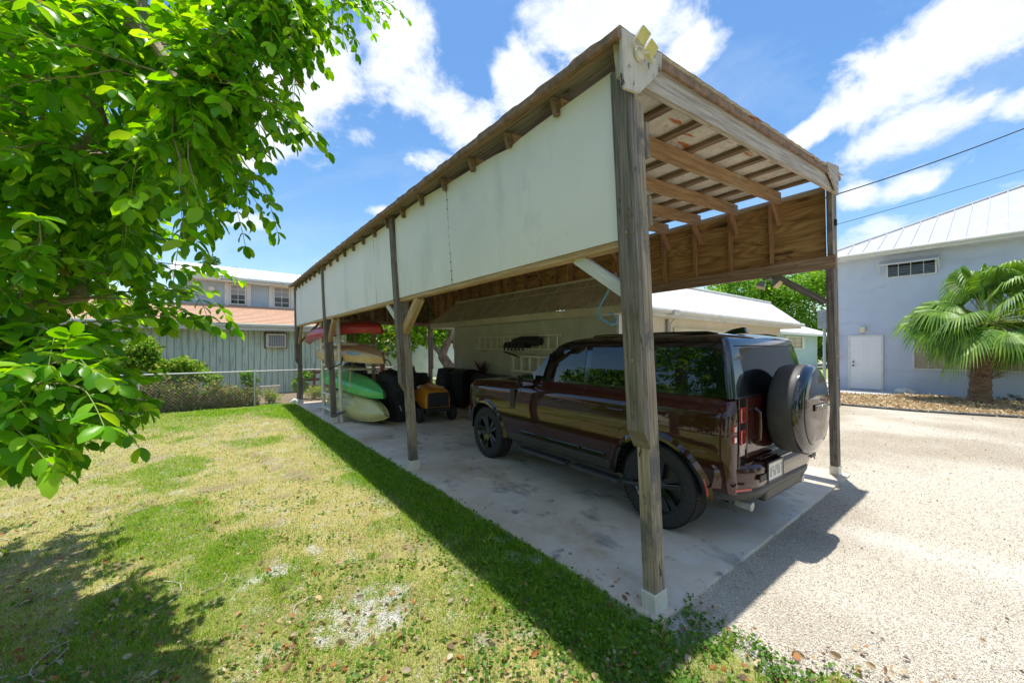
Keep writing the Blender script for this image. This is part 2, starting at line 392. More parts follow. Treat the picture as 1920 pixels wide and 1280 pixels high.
def rot_from(fwd, up):
    """columns x=fwd, y=side, z=up"""
    f = fwd/np.linalg.norm(fwd, axis=1, keepdims=True); s_ = np.cross(up, f); n = np.linalg.norm(s_, axis=1, keepdims=True); n[n < 1e-6] = 1; s_ = s_/n
    u = np.cross(f, s_); return np.stack([f, s_, u], axis=2)
def vnoise(x, y, s, seed=0):
    x = x*s+seed*17.3; y = y*s+seed*9.1; xi = np.floor(x).astype(int); yi = np.floor(y).astype(int); fx = x-xi; fy = y-yi
    fx = fx*fx*(3-2*fx); fy = fy*fy*(3-2*fy)
    def h(a, b): q = np.sin(a*127.1+b*311.7+seed*74.7)*43758.5453; return q-np.floor(q)
    return (h(xi, yi)*(1-fx)+h(xi+1, yi)*fx)*(1-fy)+(h(xi, yi+1)*(1-fx)+h(xi+1, yi+1)*fx)*fy
def fbm(x, y, s, seed=0, o=4):
    r = 0; a = .5; t = 0
    for i in range(o): r = r+a*vnoise(x, y, s*2**i, seed+i); t += a; a *= .55
    return r/t
def sst(a, b, x): t = np.clip((x-a)/(b-a), 0, 1); return t*t*(3-2*t)
# ================================================================== GROUND
def struct(o): o['kind'] = 'structure'; return o
def sheet(name, pts, z, m, parent=None):
    b = MB(); b.add([(x, y, z) for x, y in pts], [list(range(len(pts)))]); return struct(b.build(name, m, fixn=False))
M_gravel = mat('crushed_shell_gravel', (.34, .28, .20), (.62, .56, .46), rough=.9, scale=75, detail=4, bump=.5, bscale=85, coord='Object', lo=.36, hi=.60,
               spots=[((.62, .585, .53), .35, .52, .72), ((.13, .10, .07), 38, .68, .74), ((.34, .26, .19), 14, .68, .80), ((.40, .35, .27), .9, .55, .80)])
M_far = mat('sandy_ground', (.30, .29, .2), (.36, .36, .2), rough=.95, scale=.3)
sheet('ground', [(-300, -300), (300, -300), (300, 300), (-300, 300)], -.03, M_far)
# gravel: a fine sheet in front and to the right of the carport, with real small stones near the camera
def track(x, y):   # compacted, paler wheel tracks swinging out of the carport
    t_ = np.clip((x-3.0)/12, 0, 1); r_ = 0
    for xc, k_ in ((3.62, .35), (4.98, 1.0)): r_ = np.maximum(r_, k_*np.exp(-((x-xc+.10*y)/.27)**2)*sst(1.3, .8, y)*sst(-3.5, -1, y))
    return r_*np.clip(.35+1.1*fbm(x, y, 2.3, 61, 3), 0, 1)
def gravel_tint(x, y):
    a = np.array([.67, .625, .535]); b_ = np.array([.47, .41, .32]); wh = np.array([.74, .71, .65]); n_ = fbm(x, y, .55, 71, 5)[..., None]
    n_ = sst(.38, .66, n_); c = a*(1-n_)+b_*n_; t_ = track(x, y)[..., None]; return c*(1-.8*t_)+wh*.8*t_
def make_gravel():
    xs = np.concatenate([np.arange(2.2, 12, .12), np.arange(12, 34.1, .5)]); ys = np.concatenate([np.arange(-14, -4, .5), np.arange(-4, 6, .12), np.arange(6, 16.1, .5)])
    XX, YY = np.meshgrid(xs, ys, indexing='ij'); V = np.stack([XX, YY, -.008+0*XX], -1).reshape(-1, 3); nx, ny = XX.shape
    i, j = np.meshgrid(np.arange(nx-1), np.arange(ny-1), indexing='ij'); a = (i*ny+j).ravel(); F = np.stack([a, a+ny, a+ny+1, a+1], 1)
    struct(np_mesh('gravel_drive', V, F, attr_mat('crushed_gravel', rough=.9, bump=.5, bscale=130, mul=((.52, .49, .44), (1.12, 1.11, 1.08)), mulscale=80), tint=gravel_tint(V[:, 0], V[:, 1])))
make_gravel()
def lawn_edge(y):   # where the lawn gives way to gravel / slab
    y = np.asarray(y, float)
    return np.where(y > 1.4, 2.27, 2.52+.10*np.sin(y*5)+.06*np.sin(y*13+1)+.12*(1.4-y))
PATCH = [(gnd(690, 1152), .30, .15), (gnd(620, 1180), .18, .07), (gnd(730, 1120), .10, .08), (gnd(960, 1045), .14, .05), (gnd(900, 970), .10, .05), (gnd(940, 1010), .12, .05), (gnd(1000, 1050), .10, .05), (gnd(1150, 1118), .16, .06),
         (gnd(1190, 1140), .15, .07), (gnd(520, 1065), .20, .05), (gnd(470, 1095), .16, .04), (gnd(590, 1030), .12, .04), (gnd(1270, 1165), .2, .12), (gnd(1100, 1085), .08, .04)]
def patch(x, y):
    r = np.zeros_like(x)
    for (c, a, b_) in PATCH:
        # long axis roughly parallel to the slab edge
        r = np.maximum(r, 1.15-((x-c.x)/(b_*1.9))**2-((y-c.y)/(a*1.1))**2)
    return np.clip((r*1.25+1.7*(fbm(x, y, 7, 3, 4)-.5))*sst(.30, .55, fbm(x, y, 19, 13, 2)), 0, 1)*(r > -1.2)
def lawn_fields(x, y):
    d = np.hypot(x, y)
    n = fbm(x, y, .9, 1, 5); n2 = fbm(x, y, 5, 5, 4)
    lush = np.clip(sst(1.35, 1.95, x+.12*(n2-.5))*1.0 + sst(10.5, 12.6, y-.35*x)*.55 + sst(.49, .66, n)*.62 + .5*(n2-.5), 0, 1)
    lush = lush*(1-.62*sst(4.0, 2.3, np.hypot(x, y))*sst(-1.2, .2, x)*(1-sst(1.45, 1.85, x)*sst(.9, 1.6, y)))
    lush = np.maximum(lush, sst(-.4, -1.6, x)*sst(5.2, 3.0, y)*.62)
    dirt = np.clip(sst(.54, .72, fbm(x, y, 3.1, 9, 4))*.8*(1-lush), 0, 1)
    return lush, dirt, patch(x, y)
def lawn_tint(x, y):
    lush, dirt, pa = lawn_fields(x, y)
    g = np.array([.11, .23, .012]); st = np.array([.44, .38, .15]); di = np.array([.30, .235, .14]); wh = np.array([.58, .57, .55])
    c = st*(1-lush[..., None])+g*lush[..., None]; c = c*(1-dirt[..., None])+di*dirt[..., None]
    pa = pa*sst(.34, .60, fbm(x, y, 22, 77, 2))
    return c*(1-pa[..., None])+wh*pa[..., None]
def make_lawn():
    xs = np.concatenate([np.arange(-16, -4, .4), np.arange(-4, 2.8, .06)]); ys = np.concatenate([np.arange(-3, -.2, .3), np.arange(-.2, 8, .06), np.arange(8, 14.6, .15)])
    XX, YY = np.meshgrid(xs, ys, indexing='ij'); E = lawn_edge(YY)
    XX = np.minimum(XX, E)
    z = .012*(fbm(XX, YY, 2.2, 2)-.5)*2; z = z+.004
    z = np.where(XX > E-.04, -.004, z)
    V = np.stack([XX, YY, z], -1).reshape(-1, 3); nx, ny = XX.shape
    i, j = np.meshgrid(np.arange(nx-1), np.arange(ny-1), indexing='ij'); a = (i*ny+j).ravel(); F = np.stack([a, a+ny, a+ny+1, a+1], 1)
    keep = np.abs(V[F[:, 1], 0]-V[F[:, 0], 0]) > 1e-4; F = F[keep]
    m = attr_mat('lawn_soil', bump=.6, bscale=55, mul=((.45, .47, .42), (1.15, 1.12, 1.1)), mulscale=60)
    o = np_mesh('lawn', V, F, m, tint=lawn_tint(V[:, 0], V[:, 1])); struct(o)
make_lawn()
def sample_view(N, dmin, dmax, p=1.0, pad=1.42):
    u = rng.random(N); 
    if p == 1.0: d = dmin*(dmax/dmin)**u
    else: d = (dmin**(1-p)+u*(dmax**(1-p)-dmin**(1-p)))**(1/(1-p))
    l = d*(rng.random(N)*2-1)*pad
    return d*FW.x+l*RT.x, d*FW.y+l*RT.y, d
def make_grass():
    N = 1050000
    x, y, d = sample_view(N, 1.75, 14.5, 1.15)
    n5 = fbm(x, y, 26, 21, 2)
    lush, dirt, pa = lawn_fields(x, y)
    dens = (.34+.66*lush)*(1-.5*dirt)*(1-.8*pa)*np.clip(.25+1.5*n5, 0, 1)
    ed = lawn_edge(y)
    thin = np.where(y < 1.4, sst(.0, .9, ed-x+.35*(fbm(x, y, 4, 31)-.5)), 1)
    keep = (x < ed-.01) & (y < 13.95) & (y > -2) & (rng.random(N) < dens*thin)
    x, y, d, lush, n5 = x[keep], y[keep], d[keep], lush[keep], n5[keep]; n = len(x)
    h = (.014+.022*rng.random(n))*(.8+.7*lush)*(1+.04*d); wd = .0022*np.maximum(1, d/2.6)*(.8+.5*rng.random(n))
    az = rng.random(n)*6.283; ln = .3+.9*rng.random(n)**1.2; lx = np.cos(az)*ln; ly = np.sin(az)*ln
    px, py = -np.sin(az), np.cos(az)
    dead = rng.random(n) > (.42+.52*lush)
    h = np.where(dead, h*.75, h)
    b0 = np.stack([x-px*wd, y-py*wd, np.zeros(n)], -1); b1 = np.stack([x+px*wd, y+py*wd, np.zeros(n)], -1)
    tp = np.stack([x+lx*h, y+ly*h, h], -1)
    V = np.stack([b0, b1, tp], 1).reshape(-1, 3); F = np.arange(3*n).reshape(-1, 3)
    g1 = np.array([.09, .25, .012]); g2 = np.array([.32, .47, .03]); s1 = np.array([.60, .54, .20]); s2 = np.array([.36, .28, .14])
    t = rng.random((n, 1)); c = np.where(dead[:, None], s1*t+s2*(1-t), g1*t+g2*(1-t)); c = c*(.8+.4*rng.random((n, 1)))
    T = np.repeat(c, 3, 0)
    o = np_mesh('grass', V, F, attr_mat('grass_blades', rough=.6, bump=0, trans=.35), tint=T, kind='stuff')
    tag(o, 'short patchy grass of the lawn, green and straw coloured', 'grass')
make_grass()
def leaf_T(bend=.25, fold=.18):
    v = [(0, 0, 0)]; rows = [(.20, .34), (.52, .5), (.84, .37)]
    for (t, hw) in rows:
        z = -bend*t*t
        v += [(t, -hw*.9, z+fold*hw), (t, 0, z), (t, hw*.9, z+fold*hw)]
    v.append((1, 0, -bend)); F = [(0, 1, 2, 2), (0, 2, 3, 3)]
    F = [[0, 1, 2], [0, 2, 3]]
    for r_ in (0, 1):
        a = 1+3*r_
        for k in (0, 1): F += [[a+k, a+3+k, a+4+k], [a+k, a+4+k, a+1+k]]
    F += [[7, 10, 8], [8, 10, 9]]
    return np.array(v, float), np.array(F)
LEAF, LEAFF = leaf_T()
SL = np.array([(0, 0, 0), (.5, -.42, .06), (1, 0, -.1), (.5, .42, .06)]); SLF = np.array([[0, 1, 2], [0, 2, 3]])
def rnd_dirs(n, zb=0.0, zs=1.0):
    a = rng.normal(size=(n, 3)); a[:, 2] = a[:, 2]*zs+zb; return a/np.linalg.norm(a, axis=1, keepdims=True)
def groundcover():
    N = 85000
    x, y, d = sample_view(N, 1.8, 13.5, 1.25)
    cl = fbm(x, y, 4.5, 41, 3); ed = lawn_edge(y)
    strip = sst(1.45, 1.9, x)*(y > 1.0)
    corner = sst(.75, .1, np.hypot((x-2.35)/1.0, (y-.95)/.9))
    p = np.clip(strip*sst(.28, .5, cl)*1.5+corner*sst(.42, .55, cl)+.30*sst(.50, .66, cl)*(y < 6), 0, 1)*(1-patch(x, y)*.8)
    k = (x < ed-.015+.1*(y < 1.4)) & (rng.random(len(x)) < p) & (y < 13.9); x, y, d = x[k], y[k], d[k]; n = len(x)
    fwd = rnd_dirs(n, .35, .35); up = rnd_dirs(n, 2.0, .5)
    sc = (.016+.016*rng.random(n))*(1+.05*d); pos = np.stack([x, y, .008+.04*rng.random(n)**1.3], -1)
    V, F = instances(SL, SLF, pos, rot_from(fwd, up), sc)
    g1 = np.array([.045, .13, .014]); g2 = np.array([.14, .27, .03]); t = rng.random((n, 1)); T = np.repeat(g1*t+g2*(1-t), 4, 0)
    o = np_mesh('ground_cover', V, F, attr_mat('cover_leaves', rough=.5, bump=0, trans=.3), tint=T, kind='stuff')
    tag(o, 'low leafy green weeds along the shaded edge of the slab', 'weeds')
groundcover()
def tufts():
    xs = []; ys = []
    x, y, d = sample_view(1500, 1.85, 8, 1.3); lush, dirt, pa = lawn_fields(x, y); k = (x < lawn_edge(y)-.05) & (rng.random(len(x)) < .12+.25*lush); x, y = x[k], y[k]
    m = 12; X = np.repeat(x, m)+rng.normal(size=len(x)*m)*.022; Y = np.repeat(y, m)+rng.normal(size=len(x)*m)*.022; n = len(X)
    h = (.025+.045*rng.random(n))*np.repeat(.6+.7*rng.random(len(x)), m); az = rng.random(n)*6.283; ln = .25+.7*rng.random(n); wd = .0028+.002*rng.random(n)
    px, py = -np.sin(az), np.cos(az); lx, ly = np.cos(az)*ln, np.sin(az)*ln; Z = np.zeros(n)
    V = np.stack([np.stack([X-px*wd, Y-py*wd, Z], -1), np.stack([X+px*wd, Y+py*wd, Z], -1), np.stack([X+px*wd*.8+lx*h*.4, Y+py*wd*.8+ly*h*.4, h*.65], -1), np.stack([X+lx*h, Y+ly*h, h*.95], -1)], 1).reshape(-1, 3)
    a = np.arange(n)*4; F = np.concatenate([np.stack([a, a+1, a+2], 1), np.stack([a, a+2, a+3], 1)])
    t = rng.random((n, 1)); c = np.array([.12, .30, .02])*t+np.array([.34, .44, .05])*(1-t); dd = rng.random(n) < .25; c[dd] = np.array([.50, .42, .2])
    o = np_mesh('grass_tufts', V, F, attr_mat('grass_blades'), tint=np.repeat(c, 4, 0), kind='stuff'); tag(o, 'longer loose tufts of grass standing out of the short lawn', 'grass')
tufts()
def litter():
    N = 5200
    x, y, d = sample_view(N, 1.8, 7.5, 1.3)
    k = (x < lawn_edge(y)+.3) & (rng.random(N) < np.clip(.12+.75*sst(3.6, 2.0, d)+.35*sst(.5, -1.5, x), 0, .85)); x, y = x[k], y[k]; n = len(x)
    pos = np.stack([x, y, .014+.02*rng.random(n)], -1)
    V, F = instances(LEAF*np.array([1, .75, 1.6]), LEAFF, pos, rot_from(rnd_dirs(n, 0, .25), rnd_dirs(n, 1.2, 1)), (.012+.042*rng.random(n)**1.6))
    cs = np.array([(.30, .17, .08), (.42, .27, .13), (.20, .13, .08), (.50, .37, .20), (.36, .16, .05), (.46, .38, .27)])
    T = np.repeat(cs[rng.integers(0, 6, n)]*(.7+.5*rng.random((n, 1))), len(LEAF), 0)
    o = np_mesh('fallen_leaves', V, F, attr_mat('dry_leaves', rough=.7, bump=0, trans=.15), tint=T, kind='stuff')
    tag(o, 'scattered dry brown and orange leaves on the lawn', 'fallen leaves')
    b = MB()
    for (px, py, L) in [(8, 1010, .22), (340, 1105, .5), (60, 1250, .4), (420, 1090, .3), (250, 960, .25), (380, 920, .2), (100, 1240, .35), (560, 1130, .2)]:
        c = gnd(px, py, .02); a = random.uniform(0, 6.28); pts = []
        for i in range(7):
            t = (i/6-.5)*L; pts.append(c+Vector((math.cos(a+i*.18)*t, math.sin(a+i*.18)*t, .008*math.sin(i*2))))
        b.tube(pts, .0045, 5)
    tag(b.build('fallen_twigs', mat('twig_grey', (.32, .26, .20), (.5, .44, .36), scale=30), smooth=True), 'thin dry twigs lying in the shaded grass at the left', 'twigs', kind='stuff')
litter()
def stones():
    N = 420000
    x, y, d = sample_view(N, 1.75, 9.0, 1.5)
    ed = lawn_edge(y)
    slab = (x > 2.25) & (x < 7.02) & (y > 1.36)
    main = (~slab) & (x > ed-.05-.4*np.clip(fbm(x, y, 5, 51)-.5, 0, 1)) & (x < 30)
    pa = patch(x, y)
    main = main & (rng.random(len(x)) > .8*track(x, y))
    k = (main | ((x <= ed) & (rng.random(len(x)) < pa))) & ~slab; x, y, d, ed = x[k], y[k], d[k], ed[k]; n = len(x)
    O = np.array([(1, 0, 0), (0, 1, 0), (-1, 0, 0), (0, -1, 0), (0, 0, .7), (0, 0, -.5)], float)
    OF = np.array([[0, 1, 4], [1, 2, 4], [2, 3, 4], [3, 0, 4]])
    sc = (.0016+.0024*rng.random((n, 1))**2.6)*(1+.11*d[:, None])*(.7+.6*rng.random((n, 3)))
    V, F = instances(O, OF, np.stack([x, y, -.004+.004*rng.random(n)+.012*(x < ed)], -1), rot_from(rnd_dirs(n, 0, .4), rnd_dirs(n, 1, 1)), sc)
    cs = np.array([(.69, .65, .57), (.60, .54, .44), (.73, .70, .64), (.48, .42, .33), (.64, .57, .45), (.32, .28, .22), (.70, .65, .55)])
    c = cs[rng.choice(7, n, p=[.28, .22, .2, .09, .12, .02, .07])]*(.86+.2*rng.random((n, 1)))
    inl = (x < ed)[:, None]; c = np.where(inl, np.array([.66, .65, .63])*(.7+.4*rng.random((n, 1))), c)
    o = np_mesh('gravel_stones', V, F, attr_mat('stones', rough=.85, bump=0), tint=np.repeat(c, 6, 0), kind='stuff')
    tag(o, 'pale crushed shell gravel of the driveway', 'gravel')
stones()
def debris():
    n = 1500; x = 3+13*rng.random(n)**1.2; y = -1.5+7*rng.random(n); k = ~((x < 7.1) & (y > 1.3)) & (fbm(x, y, .9, 91, 4) > .47); x, y = x[k], y[k]; n = len(x)
    V, F = instances(SL*np.array([1, .7, 1]), SLF, np.stack([x, y, .006+.008*rng.random(n)], -1), rot_from(rnd_dirs(n, 0, .3), rnd_dirs(n, 1.5, .6)), .010+.030*rng.random(n)**2)
    cs = np.array([(.16, .10, .06), (.30, .16, .08), (.10, .07, .05), (.36, .25, .14)]); o = np_mesh('gravel_debris', V, F, attr_mat('dry_leaves'), tint=np.repeat(cs[rng.integers(0, 4, n)], 4, 0), kind='stuff')
    tag(o, 'small dark seed husks and leaf bits scattered over the gravel', 'debris')
debris()
# concrete slab
b = MB()
ys = [1.38, 13.95]
N = 40; pts = []
ex = [(2.26, 1.37), (7.0, 1.37), (7.0, 14.0), (2.26, 14.0)]
top = []
for i in range(N): t = i/N; top.append((2.26+4.74*t, 1.37+.003*math.sin(i*1.7), 0))
for i in range(N): t = i/N; top.append((7.0+.003*math.sin(i*2.1), 1.37+12.63*t, 0))
for i in range(N): t = i/N; top.append((7.0-4.74*t, 14.0, 0))
for i in range(N): t = i/N; top.append((2.26+.006*math.sin(i*1.9)+.006*math.sin(i*5.1), 14.0-12.63*t, 0))
b.prism([(x, y, -.10) for x, y, z in top], (0, 0, .122))
struct(b.build('concrete_slab', M_conc, bevel=.006))
SZ = .022
# ================================================================== CARPORT
cp = thing('carport', 'tall weathered timber carport with white plywood side panels over the concrete slab', 'carport', (2.36, 1.5, 0))
def zroof(x): return 3.585+.093*(x-2.2)
YP = [1.48, 5.34, 9.76, 13.80]
LX, RX = 2.385, 6.86
# ---- left posts: lower inner post and an outer board spliced to its upper part
zlow = [1.15, 1.18, 1.28, 1.28]
for i, y in enumerate(YP):
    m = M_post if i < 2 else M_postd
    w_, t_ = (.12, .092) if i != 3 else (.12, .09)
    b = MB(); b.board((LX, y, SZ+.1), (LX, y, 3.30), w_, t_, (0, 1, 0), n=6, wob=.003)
    p = b.build('post', m, cp, leaned=True, bevel=.006)
    b = MB(); z0 = zlow[i]+.08
    # outer board with a slanted foot
    x0, x1 = LX-.06-.068, LX-.061; ya, yb = y-.065, y+.065
    zt = 3.54 if i else 3.46
    if i == 0: x0 += .004
    pts = [(x0, ya, z0), (x1, ya, z0-.12), (x1, ya, zt), (x0, ya, zt)]
    V = [Vector(q) for q in pts]+[Vector(q)+Vector((0, yb-ya, 0)) for q in pts]
    fs = [[0, 1, 2, 3], [7, 6, 5, 4], [0, 4, 5, 1], [1, 5, 6, 2], [2, 6, 7, 3], [3, 7, 4, 0]]
    r_ = random.uniform(0, 30); L = zt-z0
    uv = [[(r_, 0), (r_, .08), (r_+L, .08), (r_+L, 0)], [(r_+L, .4), (r_+L, .48), (r_, .48), (r_, .4)], [(0, 0), (.1, 0), (.1, .02), (0, .02)],
          [(r_, .9), (r_, 1.04), (r_+L, 1.04), (r_+L, .9)], [(0, 0), (.1, 0), (.1, .02), (0, .02)], [(r_+L, 2.), (r_+L, 2.14), (r_, 2.14), (r_, 2.)]]
    b.add(V, fs, 0, uv)
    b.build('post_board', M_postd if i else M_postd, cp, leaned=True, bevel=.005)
    b = MB(); b.box((LX-.075, y-.052, SZ-.03), (LX+.075, y+.052, SZ+.125)); br = b.build('post_sleeve', M_bracket, cp, leaned=True, bevel=.004)
    for zz in (z0+.45, z0+1.25):
        b = MB(); b.lathe([(.0001, -.004), (.011, -.004), (.011, 0), (.006, .006), (.0001, .006)], (x0, y, zz), (-1, 0, 0), 10)
        b.build('bolt', mat('rusty_bolt', (.28, .17, .09), (.4, .3, .2), scale=60, rough=.6, metal=.4), cp, leaned=True, smooth=True)
# near post: extra sister board on its right side
b = MB(); b.board((LX+.061+.012, 1.48+.01, 1.9), (LX+.061+.012, 1.49, 3.18), .028, .06, (0, 1, 0), n=3, wob=.002); b.build('post_board', M_post, cp, leaned=True, bevel=.003)
for z0, z1 in ((2.55, 2.74), (2.98, 3.2)):
    b = MB(); b.board((LX+.095, 1.47, z0), (LX+.095, 1.47, z1), .03, .07, (0, 1, 0)); b.build('wood_block', M_post, cp, leaned=True, bevel=.003)
# ---- right posts (front and back)
for i, y in ((0, 1.50), (3, 13.80)):
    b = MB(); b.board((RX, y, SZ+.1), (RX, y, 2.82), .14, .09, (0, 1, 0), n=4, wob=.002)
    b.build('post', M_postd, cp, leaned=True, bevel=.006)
    b = MB(); b.board((RX+.09, y, .95), (RX+.09, y, 4.05), .04, .10, (0, 1, 0), n=4, wob=.002); b.build('post_board', M_post, cp, leaned=True, bevel=.004)
    b = MB(); b.board((RX-.01, y-.02, 3.0), (RX-.01, y-.02, 4.02), .15, .05, (0, 1, 0)); b.build('post_board', M_post, cp, leaned=True, bevel=.004)
    b = MB(); b.box((RX-.075, y-.052, SZ-.03), (RX+.075, y+.052, SZ+.12)); b.build('post_sleeve', M_bracket, cp, leaned=True, bevel=.004)
    for zz in (1.35, 1.65, 2.60, 2.93):
        b = MB(); b.lathe([(.0001, 0), (.013, 0), (.013, .006), (.0001, .009)], (RX, y-.048-.035*(zz > 2.9), zz), (0, -1, 0), 8); b.build('bolt', M_steel, cp, leaned=True)
b = MB(); b.box((RX-.015, 1.425, 3.38), (RX+.015, 1.455, 3.46)); b.build('bolt_hole', M_black, cp, leaned=True)
# ---- left wall: bottom plate, white panels
b = MB(); b.board((2.35, 1.53, 2.43), (2.35, 13.8, 2.43), .09, .042, n=14, wob=.003); b.board((2.325, 1.53, 2.475), (2.325, 13.8, 2.475), .02, .05, n=6); b.build('bottom_plate', M_yel, cp, leaned=True, bevel=.003)
joints = [1.555, 3.76, 5.27, 5.41, 6.20, 9.69, 9.83, 13.73]
for k, (ya, yb) in enumerate([(1.555, 3.755), (3.765, 5.268), (5.412, 6.195), (6.205, 9.688), (9.832, 13.728)]):
    b = MB(); NX = 12; P = []
    top = 3.495+.004*k; P1 = []
    for i in range(NX+1):
        y = ya+(yb-ya)*i/NX
        zt = top+(.03*math.sin(3.1*i/NX) if k in (1, 3) else -.0)-(.05*(1-abs(2*i/NX-1)**.5) if k == 0 else 0)
        P.append([(2.298, y, 2.455), (2.296+.004*math.sin(i*.9), y, 3.0), (2.298, y, zt)]); P1.append([(2.311, y, 2.455), (2.311, y, 3.0), (2.311, y, zt)])
    b.grid(P); b.grid(P1)
    n = NX+1; vs = [q for r_ in P for q in r_]+[q for r_ in P1 for q in r_]; o = n*3
    fs = []
    for i in range(NX): fs += [[i*3, (i+1)*3, o+(i+1)*3, o+i*3], [i*3+2, o+i*3+2, o+(i+1)*3+2, (i+1)*3+2]]
    fs += [[0, o, o+1, 1], [1, o+1, o+2, 2], [NX*3, NX*3+1, o+NX*3+1, o+NX*3], [NX*3+1, NX*3+2, o+NX*3+2, o+NX*3+1]]
    b2 = MB(); b2.add(vs, [[i*3+j, (i+1)*3+j, (i+1)*3+j+1, i*3+j+1] for i in range(NX) for j in (0, 1)]+[[o+i*3+j, o+i*3+j+1, o+(i+1)*3+j+1, o+(i+1)*3+j] for i in range(NX) for j in (0, 1)]+fs)
    b2.build('wall_panel', M_white, cp, leaned=True)
M_nail = mat('rust_dark', (.05, .035, .025), rough=.8)
b = MB()
for i in range(11):
    for yj in (3.748, 3.772):
        b.lathe([(.0001, .0), (.006, 0), (.005, .003), (.0001, .004)], (2.297, yj+random.uniform(-.004, .004), 2.5+i*.093), (-1, 0, 0), 6)
b.build('nail_heads', M_nail, cp, leaned=True)
b = MB(); b.board((2.30, 3.76, 2.46), (2.30, 3.76, 3.49), .008, .006, (0, 1, 0)); b.board((2.30, 6.2, 2.46), (2.30, 6.2, 3.49), .008, .006, (0, 1, 0)); b.build('joint_gap', M_nail, cp, leaned=True)
# studs inside the left wall
for i in range(21):
    y = 1.75+i*.585
    b = MB(); b.board((2.355, y, 2.455), (2.355, y, 3.42), .085, .038, (0, 1, 0)); b.build('stud', M_stud, cp, leaned=True)
b = MB(); b.board((2.345, 1.5, 3.44), (2.345, 13.9, 3.46), .06, .04, n=10, wob=.004); b.build('top_plate', M_purlin, cp, leaned=True)
# ---- rafters, purlins, roof sheet
YR = [1.46+.575*i for i in range(22)]
for i, y in enumerate(YR):
    z0, z1 = zroof(2.15)-.10, zroof(6.72)-.10
    if i == 0:
        b = MB(); b.board((2.2, 1.44, z0-.01), (6.93, 1.44, zroof(6.93)-.12), .045, .20, n=8, wob=.003); b.build('front_beam', M_beam, cp, leaned=True, bevel=.004)
        b = MB(); b.board((2.15, 1.40, z0+.07), (6.93, 1.40, zroof(6.93)-.035), .02, .05, n=8); b.build('fascia_strip', M_roofe, cp, leaned=True, bevel=.002)
        continue
    b = MB(); b.board((2.31, y+random.uniform(-.008, .008), z0-.0), (6.74, y, z1-.02), .042, .15+random.uniform(-.01, .012), n=6, wob=.004); b.build('rafter', M_rafter, cp, leaned=True, bevel=.003)
for i in range(10):
    x = 2.19+i*.492
    b = MB(); b.board((x, 1.43, zroof(x)-.012), (x, 13.98, zroof(x)-.012), .07, .036, n=10, wob=.006); b.build('purlin', M_purlin, cp, leaned=True)
# corrugated roof sheet with a ragged left edge
nx, ny = 44, 180; T_ = []; Bt = []
for j in range(ny+1):
    y = 1.378+12.65*j/ny; row = []; 
    WS = 4.86 if j <= 3 else (4.56 if j < 38 else 4.80)+.012*math.sin(j*1.7)+.02*math.sin(j*.37)
    for i in range(nx+1):
        t = i/nx; x = 2.15+.008*math.sin(j*1.15)+.005*math.sin(j*3.5)+WS*t
        row.append((x, y+(.003*math.sin(i*3.1) if j == 0 else 0), zroof(x)+.012+.004*(1 if i % 4 == 0 else 0)+.002*math.sin(j*.45)))
    T_.append(row); Bt.append([(p[0], p[1], p[2]+.006) for p in row])
b = MB(); b.grid(T_, 0); b.grid(Bt, 1)
e0 = T_[0]+Bt[0][::-1]; nxx = nx+1
b.grid([T_[0], Bt[0]], 1); b.grid([T_[-1], Bt[-1]], 1); b.grid([[r_[0] for r_ in T_], [r_[0] for r_ in Bt]], 1); b.grid([[r_[-1] for r_ in T_], [r_[-1] for r_ in Bt]], 1)
b.build('roof_sheet', [M_roofu, M_roofe], cp, leaned=True, fixn=False)
# eave blocking seen between panel top and roof on the left
for i, y in enumerate(YR):
    b = MB(); b.board((2.245, y, zroof(2.2)-.10), (2.30, y, zroof(2.2)-.085), .038, .12, (0, 0, 1)); b.build('eave_block', M_purlin, cp, leaned=True)
b = MB(); b.board((2.36, 1.48, zroof(2.36)-.030), (2.36, 13.9, zroof(2.36)-.030), .36, .014, n=12); b.build('eave_underside', M_postd, cp, leaned=True)
b = MB(); b.board((2.14, 1.38, zroof(2.14)-.025), (2.14, 13.98, zroof(2.14)-.025), .03, .045, n=24, wob=.003); b.build('eave_board', M_roofe, cp, leaned=True)
# ---- right wall: plywood, studs, header, top plate, small knee braces
for k in range(6):
    ya = 1.56+k*2.44; yb = min(ya+2.43, 13.8)
    if ya > 13: break
    b = MB(); b.board((6.93, ya, 3.405), (6.93, yb, 3.405), .015, .99, (0, 0, 1)); b.build('plywood_sheet', M_ply, cp, leaned=True)
for i in range(21):
    y = 1.62+i*.575
    if i == 0: continue
    b = MB(); b.board((6.875, y, 2.98), (6.875, y, 3.88), .085, .038, (0, 1, 0)); b.build('stud', M_stud, cp, leaned=True)
b = MB(); b.board((6.80, 1.43, 2.90), (6.80, 13.8, 2.90), .05, .17, n=8, wob=.003); b.build('header', M_rafter if 0 else woodm('header_wood', (.20, .12, .075), (.36, .25, .165), grain=18), cp, leaned=True, bevel=.004)
b = MB(); b.board((6.87, 1.56, 3.90), (6.87, 13.8, 3.90), .09, .035, n=8, wob=.003); b.build('top_plate', M_beam, cp, leaned=True)
for i, y in enumerate(YR[1:], 1):
    b = MB(); b.board((6.56, y+.04, 3.88), (6.84, y+.04, 3.56), .085, .034, (0, 1, 0)); b.build('small_brace', M_stud, cp, leaned=True)
